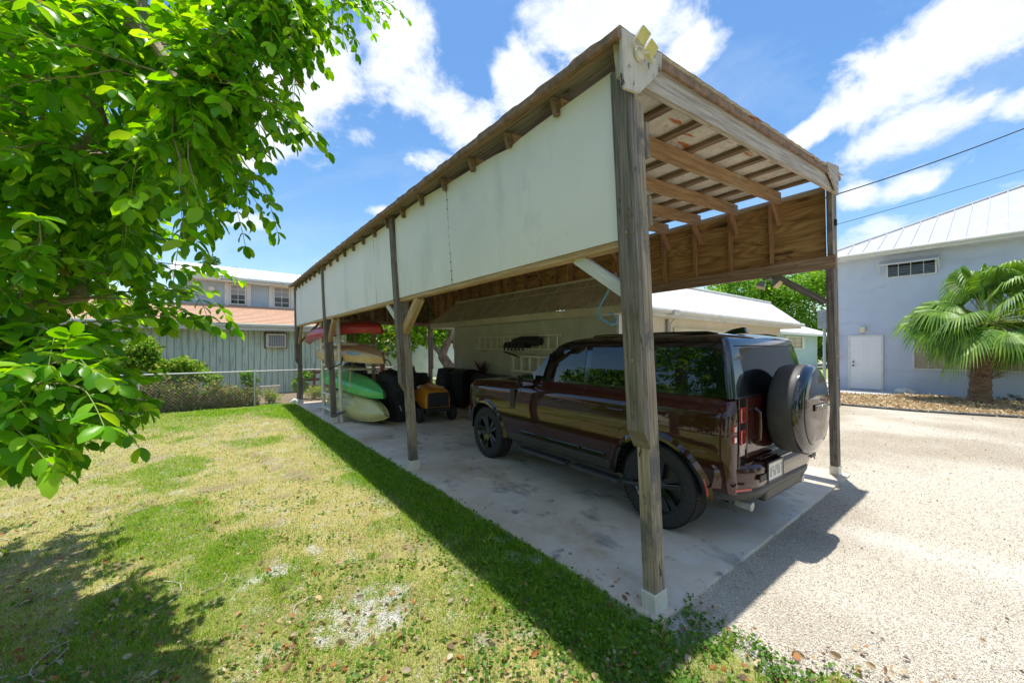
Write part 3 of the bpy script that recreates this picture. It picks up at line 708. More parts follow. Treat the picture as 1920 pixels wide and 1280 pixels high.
# ---- back wall
b = MB(); b.board((2.4, 13.78, 2.60), (6.85, 13.78, 2.80), .05, .15, n=4, wob=.003); b.build('back_header', woodm('header_wood', 0, 0), cp, leaned=True)
for k in range(2):
    xa = 2.42+k*2.23; b = MB(); b.board((xa, 13.86, 3.15+k*.1), (xa+2.21, 13.86, 3.25+k*.1), .015, 1.1, (0, 0, 1)); b.build('plywood_sheet', M_plyd, cp, leaned=True)
for i in range(9):
    x = 2.7+i*.5; b = MB(); b.board((x, 13.80, 2.72), (x, 13.80, zroof(x)-.12), .038, .085, (0, 1, 0)); b.build('stud', M_stud, cp, leaned=True)
# ---- big knee braces (along the side walls)
def brace(p0, p1, m=M_rafter, wd=.085, th=.04):
    b = MB(); b.board(p0, p1, th, wd, (0, 0, 1)); b.build('knee_brace', m, cp, leaned=True, bevel=.003)
M_bw = mat('pale_painted_brace', (.50, .50, .49), (.66, .66, .64), rough=.6, scale=4, stretch=(1, 20, 1), coord='UV')
brace((2.36, 1.53, 2.10), (2.36, 1.98, 2.42), M_bw, .085, .05)
brace((2.36, 5.28, 2.0), (2.36, 4.72, 2.42), M_yel, .12, .08)
brace((2.34, 5.40, 2.10), (2.34, 5.85, 2.42), M_bw)
brace((2.36, 9.70, 1.92), (2.36, 9.15, 2.42), M_rafter, .12, .08)
brace((2.36, 13.74, 1.9), (2.36, 13.2, 2.42), M_rafter, .1, .06); brace((2.42, 13.8, 1.95), (2.95, 13.8, 2.55), M_stud, .07, .04)
brace((6.82, 1.56, 2.38), (6.82, 2.16, 2.83), M_postd, .09, .05)
brace((6.80, 13.74, 2.2), (6.80, 13.2, 2.75), M_rafter)
# gussets at the front corners
def gus(pxs, Y, m, th=.018):
    b = MB(); b.prism([onY(x, y, Y) for x, y in pxs], (0, th, 0)); return b.build('gusset_plate', m, cp)
gus([(1166, 52), (1181, 60), (1214, 92), (1241, 101), (1240, 131), (1222, 152), (1199, 175), (1186, 170), (1168, 163)], 1.375, M_gus)
gus([(1552, 303), (1573, 312), (1572, 366), (1562, 340), (1554, 322)], 1.375, M_beam)
# ================================================================== things hung on the carport
def floodlight(name, label, o, dirs, vis=1):
    t = thing(name, label, 'floodlight', o)
    o = Vector(o); mw = mat('floodlight_white', (.62, .58, .5), (.72, .69, .6), scale=20, rough=.5); my = mat('yellowed_lens', (.62, .52, .16), (.72, .62, .25), rough=.35, scale=30)
    b = MB(); b.lathe([(.0001, 0), (.035, 0), (.035, .02), (.02, .03), (.0001, .03)], o, (0, -1, 0), 14); b.build('mount_plate', mw, t, smooth=True)
    for (off, dr) in dirs:
        c = o+Vector(off); d = Vector(dr).normalized(); x = d.cross(Vector((0, 0, 1))).normalized(); y = x.cross(d)
        b = MB(); b.tube([o+Vector((0, -.03, 0)), o.lerp(c, .6)+Vector((0, -.02, -.02)), c-d*.02], .008, 7); b.build('arm', mw, t, smooth=True)
        s_ = .047
        b = MB(); q = [c+x*a*s_+y*b_*s_ for a, b_ in ((-.25, -1.2), (1.05, -.35), (.25, 1.2), (-1.05, .35))]; q2 = [c-d*.045+x*a*s_*.6+y*b_*s_*.6 for a, b_ in ((-1, -1), (1, -1), (1, 1), (-1, 1))]
        b.add(q+q2, [[0, 1, 2, 3], [7, 6, 5, 4]]+[[i, (i+1) % 4, 4+(i+1) % 4, 4+i] for i in range(4)]); h = b.build('lamp_head', mw, t, bevel=.004)
        b = MB(); q = [c+d*.002+x*a*s_*.92+y*b_*s_*.92 for a, b_ in ((-.25, -1.2), (1.05, -.35), (.25, 1.2), (-1.05, .35))]; b.prism(q, d*.004); b.build('lens', my, h)
    b = MB(); e = o+Vector((.09, -.05, -.03)); b.tube([o, o+Vector((.05, -.03, 0)), e], .016, 8); b.build('sensor', mw, t, smooth=True)
oc = onY(1196, 104, 1.37)
floodlight('floodlight', 'twin floodlight with yellowed square lenses on top of the near front corner', oc, [((-.035, -.06, .06), (-.35, -.75, -.25)), ((.045, -.06, .02), (-.30, -.8, -.28))])
p2 = Vector(lean((6.80, 2.22, 2.80)))
t2 = thing('floodlight', 'twin floodlight hanging under the right header of the carport', 'floodlight', p2)
my = mat('amber_lens', (.60, .45, .20), (.7, .6, .35), rough=.3, scale=30); mg = mat('floodlight_grey', (.2, .2, .2), (.3, .3, .3), rough=.5)
b = MB(); b.lathe([(.0001, 0), (.05, 0), (.05, -.03), (.0001, -.03)], p2, (0, 0, 1), 12); b.build('mount_plate', mg, t2)
for s_ in (-1, 1):
    d = Vector((-.35, s_*.55-.2, -.8)).normalized(); c = p2+Vector((0, s_*.07, -.05)); x = d.cross(Vector((1, 0, 0))).normalized(); y = x.cross(d)
    b = MB(); q = [c+d*.09+x*a*.06+y*e*.05 for a, e in ((-1, -1), (1, -1), (1, 1), (-1, 1))]; q2 = [c+x*a*.03+y*e*.03 for a, e in ((-1, -1), (1, -1), (1, 1), (-1, 1))]
    b.add(q+q2, [[7, 6, 5, 4]]+[[i, (i+1) % 4, 4+(i+1) % 4, 4+i] for i in range(4)]+[[0, 1, 2, 3]]); h = b.build('lamp_head', mg, t2)
    b = MB(); b.prism([v+d*.001 for v in q], d*.006); b.build('lens', my, h)
# blue rope
rp = [at(x, y, 3.0) for x, y in [(1147, 532), (1136, 556), (1127, 572), (1123, 588), (1128, 600), (1140, 609), (1152, 608), (1157, 598), (1153, 588), (1143, 586)]]
for i, v in enumerate(rp): v += FW*(.05*math.sin(i*.9))
fine = []
for i in range(len(rp)-1):
    for k in range(4): fine.append(rp[i].lerp(rp[i+1], k/4))
b = MB(); b.tube(fine+[rp[-1]], .0075, 7); b.tube([rp[2]+Vector((-.03, 0, -.08)), rp[4], rp[4]+RT*.05+Vector((0, 0, -.02))], .0065, 6)
tag(b.build('hanging_rope', mat('blue_rope', (.09, .24, .32), (.16, .36, .44), scale=90, bump=.4), smooth=True), 'blue rope hanging in a loop from the brace beside the near post', 'rope')
# ================================================================== CAR
def build_car():
    car = thing('parked_suv', 'glossy dark bronze boxy off-road car with black roof and spare wheel parked under the carport', 'car', (4.40, 2.11, SZ), R(88.6))
    W = .985
    XT, XN = -.70, 3.84
    def wplan(x):
        r = 1.0
        if x > 2.9: r -= .17*((x-2.9)/.94)**2.6
        if x < -.25: r -= .045*((-.25-x)/.45)**2
        return r
    def ztop(x):
        if x < 2.12: return 1.31
        if x < 2.30: return 1.31-(x-2.12)/.18*.06
        t = (x-2.30)/1.45
        return 1.25-.05*t-.0*t
    SEC = [(0, .36), (.62, .36), (.86, .38), (.93, .42), (.943, .50), (.960, .60), (.977, .70), (.987, .79), (.990, .90), (.987, .98), (.980, 1.06), (.970, 1.13), (.962, 1.180), (.947, 1.20), (.925, 1.215), (.895, 1.265), (.880, 1.30), (.86, 1.31), (.60, 1.312), (0, 1.314)]
    xs = [XT, XT+.012, XT+.035, XT+.08]+[XT+.15+i*.11 for i in range(int((3.45-XT-.15)/.11)+1)]+[3.50, 3.58, 3.66, 3.73, 3.79, 3.825, XN]
    def sec(x):
        k = 0; dz = 0
        if x < XT+.08: q = (XT+.08-x)/.08; k = .055*(1-math.sqrt(max(0, 1-q*q)))
        if x > 3.50: q = (x-3.50)/(XN-3.50); k = .16*(1-math.sqrt(max(0, 1-q*q*.98)))
        zt = ztop(x); nose = 0
        if x > 3.45: nose = .11*((x-3.45)/(XN-3.45))**2.2
        out = []
        for (y, z) in SEC:
            yy = y*wplan(x)-(k if y > .3 else k*y/.3)
            if z > 1.05: z = 1.05+(z-1.05)*(zt-nose-1.05)/.264
            if x > 3.2 and z < .6: z = z+.10*((x-3.2)/.64)**2*(1 if z < .45 else .5)
            if x < -.45 and z < .5: z += .12*((-.45-x)/.25)
            if y < .7 and z > 1 and x > 2.25: z += .022*(1-(y/.7)**2)
            out.append((yy, z))
        return out
    rings = []
    for x in xs:
        s_ = sec(x); rings.append([(x, y, z) for y, z in s_]+[(x, -y, z) for y, z in s_[-2:0:-1]])
    b = MB(); n = len(rings[0]); vs = [p for r_ in rings for p in r_]; fs = []; ms = []
    for i in range(len(rings)-1):
        for j in range(n): fs.append([i*n+j, (i+1)*n+j, (i+1)*n+(j+1) % n, i*n+(j+1) % n])
    fs.append(list(range(n))); fs.append([(len(rings)-1)*n+j for j in range(n)][::-1])
    b.add(vs, fs)
    for i, f in enumerate(fs[:-2]):
        zc = sum(vs[q][2] for q in f)/4
        if zc < .50: b.m[i] = 1
    body = b.build('body', [M_paint, M_plastic, M_black], car, smooth=True, angle=40)
    # wheel openings
    for xw in (0, 3.02):
        for sy in (-1, 1):
            c = MB(); c.lathe([(.0001, 0), (.468, 0), (.468, .42), (.0001, .42)], (xw, sy*.70, .405), (0, sy, 0), 44, 2)
            me_o = c.build('cut', [M_paint, M_plastic, M_black], None)
            for v in me_o.data.vertices: pass
            md = body.modifiers.new('arch', 'BOOLEAN'); md.operation = 'DIFFERENCE'; md.object = me_o; md.solver = 'EXACT'
    dg = bpy.context.evaluated_depsgraph_get()
    for md in body.modifiers: 
        md.object.matrix_world = Matrix.Translation((0, 0, 0))
    # cutters live in body space: give them the car's transform while evaluating
    bpy.context.view_layer.update()
    for md in body.modifiers: md.object.matrix_world = body.matrix_world.copy() if body.matrix_world else Matrix()
    bpy.context.view_layer.update(); dg = bpy.context.evaluated_depsgraph_get()
    nm = bpy.data.meshes.new_from_object(body.evaluated_get(dg)); cutters = [md.object for md in body.modifiers]; body.modifiers.clear(); body.data = nm
    for c in cutters: bpy.data.objects.remove(c, do_unlink=True)
    def ysurf(x, z):
        s_ = sec(x)
        for (y0, z0), (y1, z1) in zip(s_[2:], s_[3:]):
            if z0 <= z <= z1: return y0+(y1-y0)*(z-z0)/max(z1-z0, 1e-6)
        return s_[9][0]
    # flared arch lips
    for xw in (0, 3.02):
        for sy in (-1, 1):
            b = MB(); A = []; B_ = []; C_ = []; D_ = []
            for i in range(29):
                a = R(-24+228*i/28); r0, r1 = .468, .545
                x0, z0 = xw+r0*math.cos(a), .405+r0*math.sin(a); x1, z1 = xw+r1*math.cos(a), .405+r1*math.sin(a)
                if z0 < .36: continue
                xq = min(max(x0, XT+.1), 3.6); y = ysurf(min(max(x1, XT+.1), 3.6), max(z1, .5)); ym = max(y, ysurf(xq, max(z0, .5)))
                rm = .50; xm, zm = xw+rm*math.cos(a), .405+rm*math.sin(a)
                A.append((x0, sy*(ym-.05), z0)); B_.append((x0, sy*(ym+.022), z0)); C_.append((xm, sy*(ym+.024), zm)); D_.append((x1, sy*(y-.002), z1))
            b.grid([A, B_], 1); b.grid([B_, C_], 1); b.grid([C_, D_], 0)
            b.build('wheel_arch', [M_paint, M_blackg], car, smooth=True, angle=60)
    # greenhouse (black upper body)
    lv = [(1.300, 2.20, XT+.012, .872), (1.34, 2.13, XT+.020, .866), (1.50, 1.93, XT+.045, .842), (1.66, 1.74, XT+.075, .815), (1.755, 1.62, XT+.10, .796), (1.80, 1.52, XT+.115, .782), (1.838, 1.35, XT+.14, .755), (1.862, 1.12, XT+.19, .715), (1.876, .98, XT+.27, .64)]
    def outline(xf, xr, hw, rc=.06, nf=5):
        pts = []
        # rear right -> rear left -> front left -> front right; rounded rear corners, curved windscreen
        for sy, seq in ((1, 0), (-1, 1)):
            cor = []
            for i in range(nf+1):
                a = math.pi/2*i/nf; cor.append((xr+rc-rc*math.cos(a), sy*(hw-rc+rc*math.sin(a))))
            side = [(xr+rc+(xf-.10-xr-rc)*i/12, sy*hw) for i in range(1, 13)]
            fr = [(xf-.10+.10*math.sin(math.pi/2*i/6), sy*hw*(1-.0*i)*(1-(i/6)**2*.999) if i == 6 else sy*(hw-hw*.98*(1-math.cos(math.pi/2*i/6)))) for i in range(1, 7)]
            pts.append(cor+side+fr)
        L_, R_ = pts
        return L_[:-1]+[(L_[-1][0], 0)]+R_[:-1][::-1]
    rings = [[(x, y, z) for x, y in outline(xf, xr, hw)] for z, xf, xr, hw in lv]
    b = MB(); n = len(rings[0]); vs = [p for r_ in rings for p in r_]; fs = []
    for i in range(len(rings)-1):
        for j in range(n): fs.append([i*n+j, i*n+(j+1) % n, (i+1)*n+(j+1) % n, (i+1)*n+j])
    vs.append((.2, 0, 1.89)); k = len(vs)-1
    for j in range(n): fs.append([(len(rings)-1)*n+j, (len(rings)-1)*n+(j+1) % n, k])
    b.add(vs, fs); b.build('roof_and_pillars', M_blackg, car, smooth=True, angle=30)
    def gy(z):
        for a, c in zip(lv, lv[1:]):
            if a[0] <= z <= c[0]: return a[3]+(c[3]-a[3])*(z-a[0])/(c[0]-a[0])
        return lv[-1][3]
    def gxr(z):
        for a, c in zip(lv, lv[1:]):
            if a[0] <= z <= c[0]: return a[2]+(c[2]-a[2])*(z-a[0])/(c[0]-a[0])
        return lv[-1][2]
    # side glass
    for sy in (-1, 1):
        for poly in ([(1.99, 1.335), (1.63, 1.70), (1.52, 1.735), (1.02, 1.745), (1.02, 1.335)], [(.93, 1.335), (.93, 1.745), (.16, 1.745), (.16, 1.335)], [(.08, 1.335), (.08, 1.745), (-.50, 1.745), (-.545, 1.335)]):
            b = MB(); NZ = 5; P = []
            xs_b = [p[0] for p in poly]
            def xr_(z, side):
                es = list(zip(poly, poly[1:]+poly[:1])); hit = []
                for (xa, za), (xb, zb) in es:
                    if abs(za-zb) > 1e-4 and min(za, zb)-1e-6 <= z <= max(za, zb)+1e-6: hit.append(xa+(xb-xa)*(z-za)/(zb-za))
                return max(hit) if side else min(hit)
            zm = max(p[1] for p in poly)
            for i in range(NZ+1):
                z = 1.336+(min(zm, 1.744)-1.337)*i/NZ; P.append([(xr_(z, 1), sy*(gy(z)+.004), z), (xr_(z, 0), sy*(gy(z)+.004), z)])
            b.grid(P); b.build('side_window', M_glass, car, fixn=True)
    # rear window
    b = MB(); P = []
    for i in range(7):
        z = 1.345+.40*i/6; hw = .70-.05*i/6; P.append([(gxr(z)-.005+.006*(abs(t)**3), hw*t, z) for t in (-1, -.66, -.33, 0, .33, .66, 1)])
    b.grid(P); b.build('rear_window', M_glass, car, smooth=True)
    b = MB(); b.tube([(gxr(1.76)-.004, -.67, 1.757), (gxr(1.76)-.010, 0, 1.76), (gxr(1.76)-.004, .67, 1.757)], .006, 6); b.build('tailgate_seam', M_black, car)
    b = MB(); b.board((XT-.001, -.87, 1.312), (XT-.001, .87, 1.312), .012, .010); b.build('belt_trim', mat('dull_chrome', (.35, .34, .33), rough=.25, metal=1), car)
    # windscreen
    b = MB(); P = []
    for i in range(5):
        z = 1.36+.40*i/4; xf = np.interp(z, [a[0] for a in lv], [a[1] for a in lv]); P.append([(xf-.10+.10*math.cos(t*1.35)+.006, .80*t*gy(z)/.85, z) for t in (-1, -.7, -.35, 0, .35, .7, 1)])
    b.grid(P); b.build('windscreen', M_glass, car, smooth=True)
    # roof rails, spoiler and fin
    for sy in (-1, 1):
        b = MB(); b.tube([(1.0, sy*.70, 1.868), (.9, sy*.70, 1.880), (0, sy*.69, 1.886), (-.36, sy*.68, 1.882), (-.46, sy*.68, 1.862)], .015, 8); b.build('roof_rail', M_blackg, car, smooth=True)
    b = MB(); pts = [(-.18, 0, 1.885), (-.44, 0, 1.885), (-.425, 0, 1.945), (-.40, 0, 1.953), (-.30, 0, 1.935)]
    b.prism([(x, y+.03, z) for x, y, z in pts], (0, -.06, 0)); b.build('roof_antenna', M_blackg, car, bevel=.012)
    # shoulder details: shut lines
    def line(pts, nm='door_seam', w_=.007):
        for sy in (-1, 1):
            b = MB(); q = [(x, sy*(ysurf(x, z)+.0005), z) for x, z in pts]
            b.tube(q, w_*.5, 4); b.build(nm, M_black, car)
    line([(.97, .48), (.97, .8), (.97, 1.0), (.97, 1.1), (.97, 1.18), (.97, 1.205), (.97, 1.24), (.97, 1.30)])
    line([(2.12, .48), (2.12, .8), (2.12, 1.0), (2.12, 1.15), (2.10, 1.2), (2.08, 1.30)])
    line([(.06, 1.30), (.06, 1.22), (.06, 1.16), (.08, 1.06), (.24, 1.0), (.40, .88), (.52, .72), (.60, .50)])
    line([(-.57, 1.305), (-.57, 1.2), (-.57, 1.0), (-.57, .70)], w_=.005)
    line([(2.3, 1.205), (2.7, 1.20), (3.1, 1.19), (3.4, 1.17)], 'bonnet_seam', .006)
    # sill rubbing strip and cladding
    for sy in (-1, 1):
        for xa, xb in ((.62, .95), (.99, 2.10)):
            b = MB(); b.board((xa, sy*(ysurf(xa, .56)+.006), .565), (xb, sy*(ysurf(xb, .56)+.006), .565), .03, .05, (0, 0, 1)); b.build('rubbing_strip', M_blackg, car, bevel=.008)
        b = MB(); b.board((.56, sy*(ysurf(.9, .5)+.0), .47), (2.42, sy*(ysurf(2.0, .5)+.0), .47), .03, .10); b.build('sill', M_plastic, car, bevel=.01)
        # side step: tube with two pads
        for xa, xb in ((.34, 1.02), (1.10, 1.98)):
            b = MB(); b.board((xa, sy*1.045, .375), (xb, sy*1.045, .375), .13, .045); st = b.build('side_step', M_plastic, car, bevel=.016)
            b = MB(); b.board((xa+.05, sy*1.05, .401), (xb-.05, sy*1.05, .401), .085, .008); b.build('step_pad', M_black, st, bevel=.003)
        b = MB(); b.tube([(.20, sy*.95, .36), (.34, sy*1.02, .365), (2.0, sy*1.02, .365), (2.14, sy*.95, .36)], .024, 8); b.build('step_tube', M_plastic, car, smooth=True)
        # door handles
        for xh in (.46, 1.36):
            y = ysurf(xh, 1.09)
            b = MB(); b.tube([(xh-.095, sy*(y+.004), 1.09), (xh-.08, sy*(y+.028), 1.092), (xh+.08, sy*(y+.028), 1.092), (xh+.095, sy*(y+.004), 1.09)], .012, 8); b.build('door_handle', M_paint, car, smooth=True)
        # fender vent
        yv = ysurf(2.3, 1.0)
        b = MB(); b.board((2.27, sy*(yv+.002), .88), (2.27, sy*(yv+.002), 1.165), .115, .012, (0, 1, 0)); v = b.build('fender_vent', M_black, car, bevel=.004)
        for i in range(9):
            b = MB(); z = .90+i*.03; b.board((2.222, sy*(yv+.010), z), (2.318, sy*(yv+.010), z), .010, .012); b.build('louver', M_plastic, v)
        # bonnet tread plate
        b = MB(); b.board((2.55, sy*.55, 1.262), (3.05, sy*.55, 1.250), .22, .012); b.build('bonnet_plate', M_plastic, car, bevel=.01)
        # mirrors
        m = MB(); c = Vector((1.93, sy*1.03, 1.30)); vs = []
        for i in range(9):
            t = i/8; y = c.y+sy*(t-.5)*.22; k = .82+.18*math.sin(math.pi*min(1, t*1.15+.05)); 
            ring = []
            for j in range(14):
                a = 2*math.pi*j/14; ca, sa = math.cos(a), math.sin(a)
                ring.append((c.x+.055*k*abs(ca)**.6*(1 if ca > 0 else -1), y, c.z+.088*k*abs(sa)**.6*(1 if sa > 0 else -1)))
            vs.append(ring)
        m.grid([r_+[r_[0]] for r_ in vs]); m.add(vs[0], [list(range(14))]); m.add(vs[-1], [list(range(14))]); mo = m.build('wing_mirror', M_blackg, car, smooth=True, angle=50)
        g = MB(); g.board((c.x-.058, c.y-sy*.09, c.z), (c.x-.058, c.y+sy*.09, c.z), .006, .13); g.build('mirror_glass', mat('mirror_silver', (.8, .8, .8), rough=.02, metal=1), mo)
        m = MB(); m.tube([(1.95, sy*.87, 1.29), (1.94, sy*.95, 1.265)], .028, 8); m.build('mirror_stalk', M_blackg, mo, smooth=True)
        # headlight (round in a black square), seen at the corner only
        h = MB(); h.lathe([(.0001, .02), (.07, .02), (.085, .0), (.085, -.03)], (3.80, sy*.66, 1.0), (1, sy*.15, 0), 20); hl = h.build('headlight', M_wlens, car, smooth=True)
        b = MB(); b.board((3.72, sy*.93*.92, .72), (3.58, sy*.925, .72), .02, .05); b.build('side_marker', mat('amber', (.5, .13, .01), rough=.2), car)
    b = MB(); b.box((3.79, -.52, .92), (3.855, .52, 1.08)); b.build('grille', M_black, car, bevel=.01)
    b = MB(); b.box((3.70, -.80, .44), (3.88, .80, .66)); b.build('front_bumper', M_plastic, car, bevel=.05)
    # ---- rear face
    b = MB(); b.box((XT-.004, -.66, .78), (XT+.02, .66, 1.30)); b.build('tailgate', M_paint, car, bevel=.004)
    for sy in (-1, 1):
        b = MB(); b.board((XT-.006, sy*.775, .68), (XT-.006, sy*.775, 1.30), .012, .10, (0, 1, 0)); col = b.build('lamp_column', M_blackg, car, bevel=.004)
        b = MB(); b.board((XT-.003, sy*.775, .62), (XT-.003, sy*.775, .84), .012, .115, (0, 1, 0)); b.build('column_foot', M_paint, car, bevel=.003)
        for z in (1.165, .975):
            def rr(hw, hh, r_, x):
                out = []
                for q in range(4):
                    cx = (hw-r_)*(1, -1, -1, 1)[q]; cz = (hh-r_)*(1, 1, -1, -1)[q]
                    for i in range(5): a = math.pi/2*(q+i/4); out.append((x, sy*.775+cx+r_*math.cos(a), z+cz+r_*math.sin(a)))
                return out
            b = MB(); b.grid([[p for p in rr(.046, .066, .024, x)]+[rr(.046, .066, .024, x)[0]] for x in (XT-.012, XT-.024)]); o1 = rr(.046, .066, .024, XT-.024); o2 = rr(.034, .054, .018, XT-.026); b.grid([o1+[o1[0]], o2+[o2[0]]]); o3 = rr(.034, .054, .018, XT-.014); b.grid([o2+[o2[0]], o3+[o3[0]]])
            tl = b.build('tail_light', M_red, car, smooth=True)
            b = MB(); b.add(rr(.035, .055, .018, XT-.014), [list(range(20))]); b.build('inner_lens', M_dred, tl)
        for z in (1.055, .965):
            y0 = sy*.885
            b = MB(); b.board((XT+.004, y0-.026, z), (XT+.004, y0+.026, z), .024, .066); tl = b.build('small_tail_light', M_red, car, bevel=.008)
            b = MB(); b.board((XT-.0075, y0-.017, z), (XT-.0075, y0+.017, z), .006, .044); b.build('white_lens', M_wlens, tl, bevel=.002)
        b = MB(); b.board((XT-.085, sy*.78, .555), (XT-.02, sy*.93, .555), .012, .02); b.build('rear_reflector', M_red, car)
    # wheel-arch reflector
    for sy in (-1, 1):
        b = MB(); q = []
        for i in range(5):
            a = R(158+4*i); q.append((.512*math.cos(a), sy*(ysurf(-.4, .5)+.022), .405+.512*math.sin(a)))
        b.tube(q, .011, 6); b.build('side_reflector', M_red, car, smooth=True)
    # bumper: rounded in plan, upper step
    def bump(z0, z1, xr, hw, nm, m, inset=0):
        P = []
        for t in np.linspace(-1, 1, 33):
            y = hw*t; q = abs(t); x = xr+.24*max(0, (q-.55)/.45)**2.4
            P.append([(x+.16, y*.97, z1-.002), (x+.03, y, z1), (x, y, z1-.035), (x+.004, y, (z0+z1)/2), (x+.03, y, z0+.02), (x+.12, y*.97, z0)])
        b = MB(); b.grid(P); return b.build(nm, m, car, smooth=True, angle=50)
    bump(.52, .74, XT-.115, .975, 'rear_bumper', M_paint); bump(.40, .54, XT-.085, .90, 'bumper_valance', M_plastic)
    b = MB(); b.board((XT-.02, -.52, .745), (XT-.02, .52, .745), .19, .012); b.build('bumper_tread', M_blackg, car)
    for sy in (-1, 1):
        b = MB(); b.box((XT-.123, sy*.62-.07, .60), (XT-.108, sy*.62+.07, .66)); b.build('bumper_vent', M_black, car, bevel=.01)
        b = MB(); b.tube([(XT+.1, sy*.62, .36), (XT-.03, sy*.62, .35)], .04, 10); b.build('tailpipe', M_steel, car, smooth=True)
    b = MB(); b.box((XT-.075, -.45, .36), (XT+.3, .45, .50)); b.build('under_tray', M_plastic, car, bevel=.03)
    # number plate
    b = MB(); b.box((XT-.126, .22, .575), (XT-.117, .55, .74)); npl = b.build('number_plate', mat('plate_white', (.62, .60, .56), (.72, .70, .66), rough=.4, scale=30), car, bevel=.003)
    b = MB()
    for (ya, za, yb, zb) in ((.215, .57, .555, .582), (.215, .733, .555, .745), (.215, .57, .228, .745), (.542, .57, .555, .745)): b.box((XT-.132, ya, za), (XT-.120, yb, zb))
    b.build('plate_frame', M_plastic, npl)
    b = MB(); y = .50
    for i in range(6):
        z0, z1 = .615, .70; yy = .50-i*.045
        b.box((XT-.1275, yy-.028, z0), (XT-.1262, yy-.022, z1)); b.box((XT-.1275, yy-.006, z0+(i % 2)*.04), (XT-.1262, yy, z1-(i % 3)*.02)); b.box((XT-.1275, yy-.028, z1-.008 if i % 2 else z0), (XT-.1262, yy, z1 if i % 2 else z0+.008))
    b.build('plate_characters', mat('plate_green', (.10, .16, .14), (.12, .2, .2), rough=.5), npl)
    # tailgate handle
    b = MB(); b.tube([(XT-.01, .52, 1.20), (XT-.05, .52, 1.17), (XT-.055, .52, 1.05), (XT-.05, .52, .93), (XT-.01, .52, .90)], .014, 8); b.build('tailgate_handle', M_paint, car, smooth=True)
    b = MB(); b.lathe([(.0001, .002), (.16, .002), (.20, 0)], (XT-.004, .53, 1.05), (-1, 0, 0), 24); o = b.build('handle_recess', M_paint, car, smooth=True); o.scale = (1, .42, 1); o.location = (0, .53*.58, 0)
    def text(s_, size, loc, rot, m, nm, par, ext=.002, sx=1):
        cu = bpy.data.curves.new(nm, 'FONT'); cu.body = s_; cu.size = size; cu.extrude = ext; cu.align_x = 'CENTER'; cu.align_y = 'CENTER'; cu.space_character = 1.12; cu.offset = .0012
        tmp = bpy.data.objects.new(nm, cu); COL.objects.link(tmp); bpy.context.view_layer.update()
        me = bpy.data.meshes.new_from_object(tmp.evaluated_get(bpy.context.evaluated_depsgraph_get())); bpy.data.objects.remove(tmp, do_unlink=True)
        ob = bpy.data.objects.new(nm, me); me.materials.clear(); me.materials.append(m); COL.objects.link(ob); ob.parent = par; ob.location = loc; ob.rotation_euler = rot; ob.scale = (sx, 1, 1); return ob
    # ---- spare wheel with hard cover
    sc = Vector((XT-.045, .015, 1.175)); RS = .405
    b = MB(); b.lathe([(.10, .0), (RS-.05, 0), (RS-.012, .018), (RS, .05), (RS+.004, .12), (RS+.002, .19), (RS-.004, .215), (RS-.012, .225)], sc, (-1, 0, 0), 72); sp = b.build('spare_wheel', M_rubc, car, smooth=True, angle=50)
    b = MB(); b.lathe([(RS-.010, .212), (RS+.006, .219), (RS+.004, .232), (RS-.02, .262), (RS-.055, .280), (.30, .290), (.15, .297), (.0001, .300)], sc, (-1, 0, 0), 72); b.build('spare_cover', M_blackg, sp, smooth=True, angle=50)
    P = []   # body-coloured centre panel cut straight at its top
    rp_, yt = .335, .115
    def cov(y, z): r_ = math.hypot(y, z); return sc.x-.2915-.010*max(0, 1-(r_/.30)**2)-.004
    a0 = math.asin(yt/rp_)
    ring = [(rp_*math.cos(a), rp_*math.sin(a)) for a in np.linspace(a0, -math.pi-a0, 50)]
    ring = [(y, max(z, -.285)) for y, z in ring]
    top_ = [(rp_*math.cos(a0)*t, yt) for t in np.linspace(-1, 1, 12)][1:-1]
    ring += top_
    rows = []
    for q in (1.0, .93, .6, .3): rows.append([(cov(y*q, z*q)+(.010 if q == 1 else 0)+.002, sc.y+y*q, sc.z+z*q) for y, z in ring+[ring[0]]])
    b = MB(); b.grid(rows); b.add([Vector(rows[-1][i]) for i in range(len(ring))], [list(range(len(ring)))]); b.build('cover_panel', M_paint, sp, smooth=True, angle=25)
    b = MB(); q = [(p[0]-.001, p[1], p[2]) for p in rows[0]]; b.tube(q, .0045, 5); b.build('panel_seam', M_black, sp)
    mb = mat('badge_plate', (.012, .012, .012), rough=.3)
    b = MB(); b.board((cov(0, .03)-.002, sc.y-.005-.16, sc.z+.035), (cov(0, .03)-.002, sc.y-.005+.16, sc.z+.035), .008, .056); b.build('badge_plate', mb, sp, bevel=.002)
    text('DEFENDER', .050, (cov(0, .03)-.007, sc.y-.005, sc.z+.035), (R(90), 0, R(-90)), mat('badge_grey', (.42, .40, .38), rough=.3, metal=.8), 'badge_letters', sp)
    b = MB(); b.box((XT-.03, -.12, 1.05), (XT, .15, 1.30)); b.build('spare_carrier', M_black, car)
    b = MB(); b.lathe([(.0001, .0), (.04, .0), (.045, -.02)], (sc.x-.268, sc.y+.345, sc.z-.02), (-1, 0, 0), 14); b.build('camera_pod', M_black, sp, smooth=True)
    # ---- wheels
    def wheel(x, sy):
        wt = bpy.data.objects.new('wheel', None); COL.objects.link(wt); wt.parent = car; ORG[wt.name] = Vector((0, 0, 0)); wt.location = (x, sy*.825, .402); wt.empty_display_size = .1
        wt.rotation_euler = (0, 0, 0 if sy > 0 else math.pi)
        ax = (0, 1, 0); Rr = .402
        prof = [(.262, -.105), (.30, -.122), (.35, -.124), (.385, -.112), (.398, -.09)]
        for g in (-.055, -.018, .018, .055): prof += [(.4015, g-.007), (.392, g-.005), (.392, g+.005), (.4015, g+.007)]
        prof += [(.398, .09), (.385, .112), (.35, .126), (.30, .124), (.262, .112)]
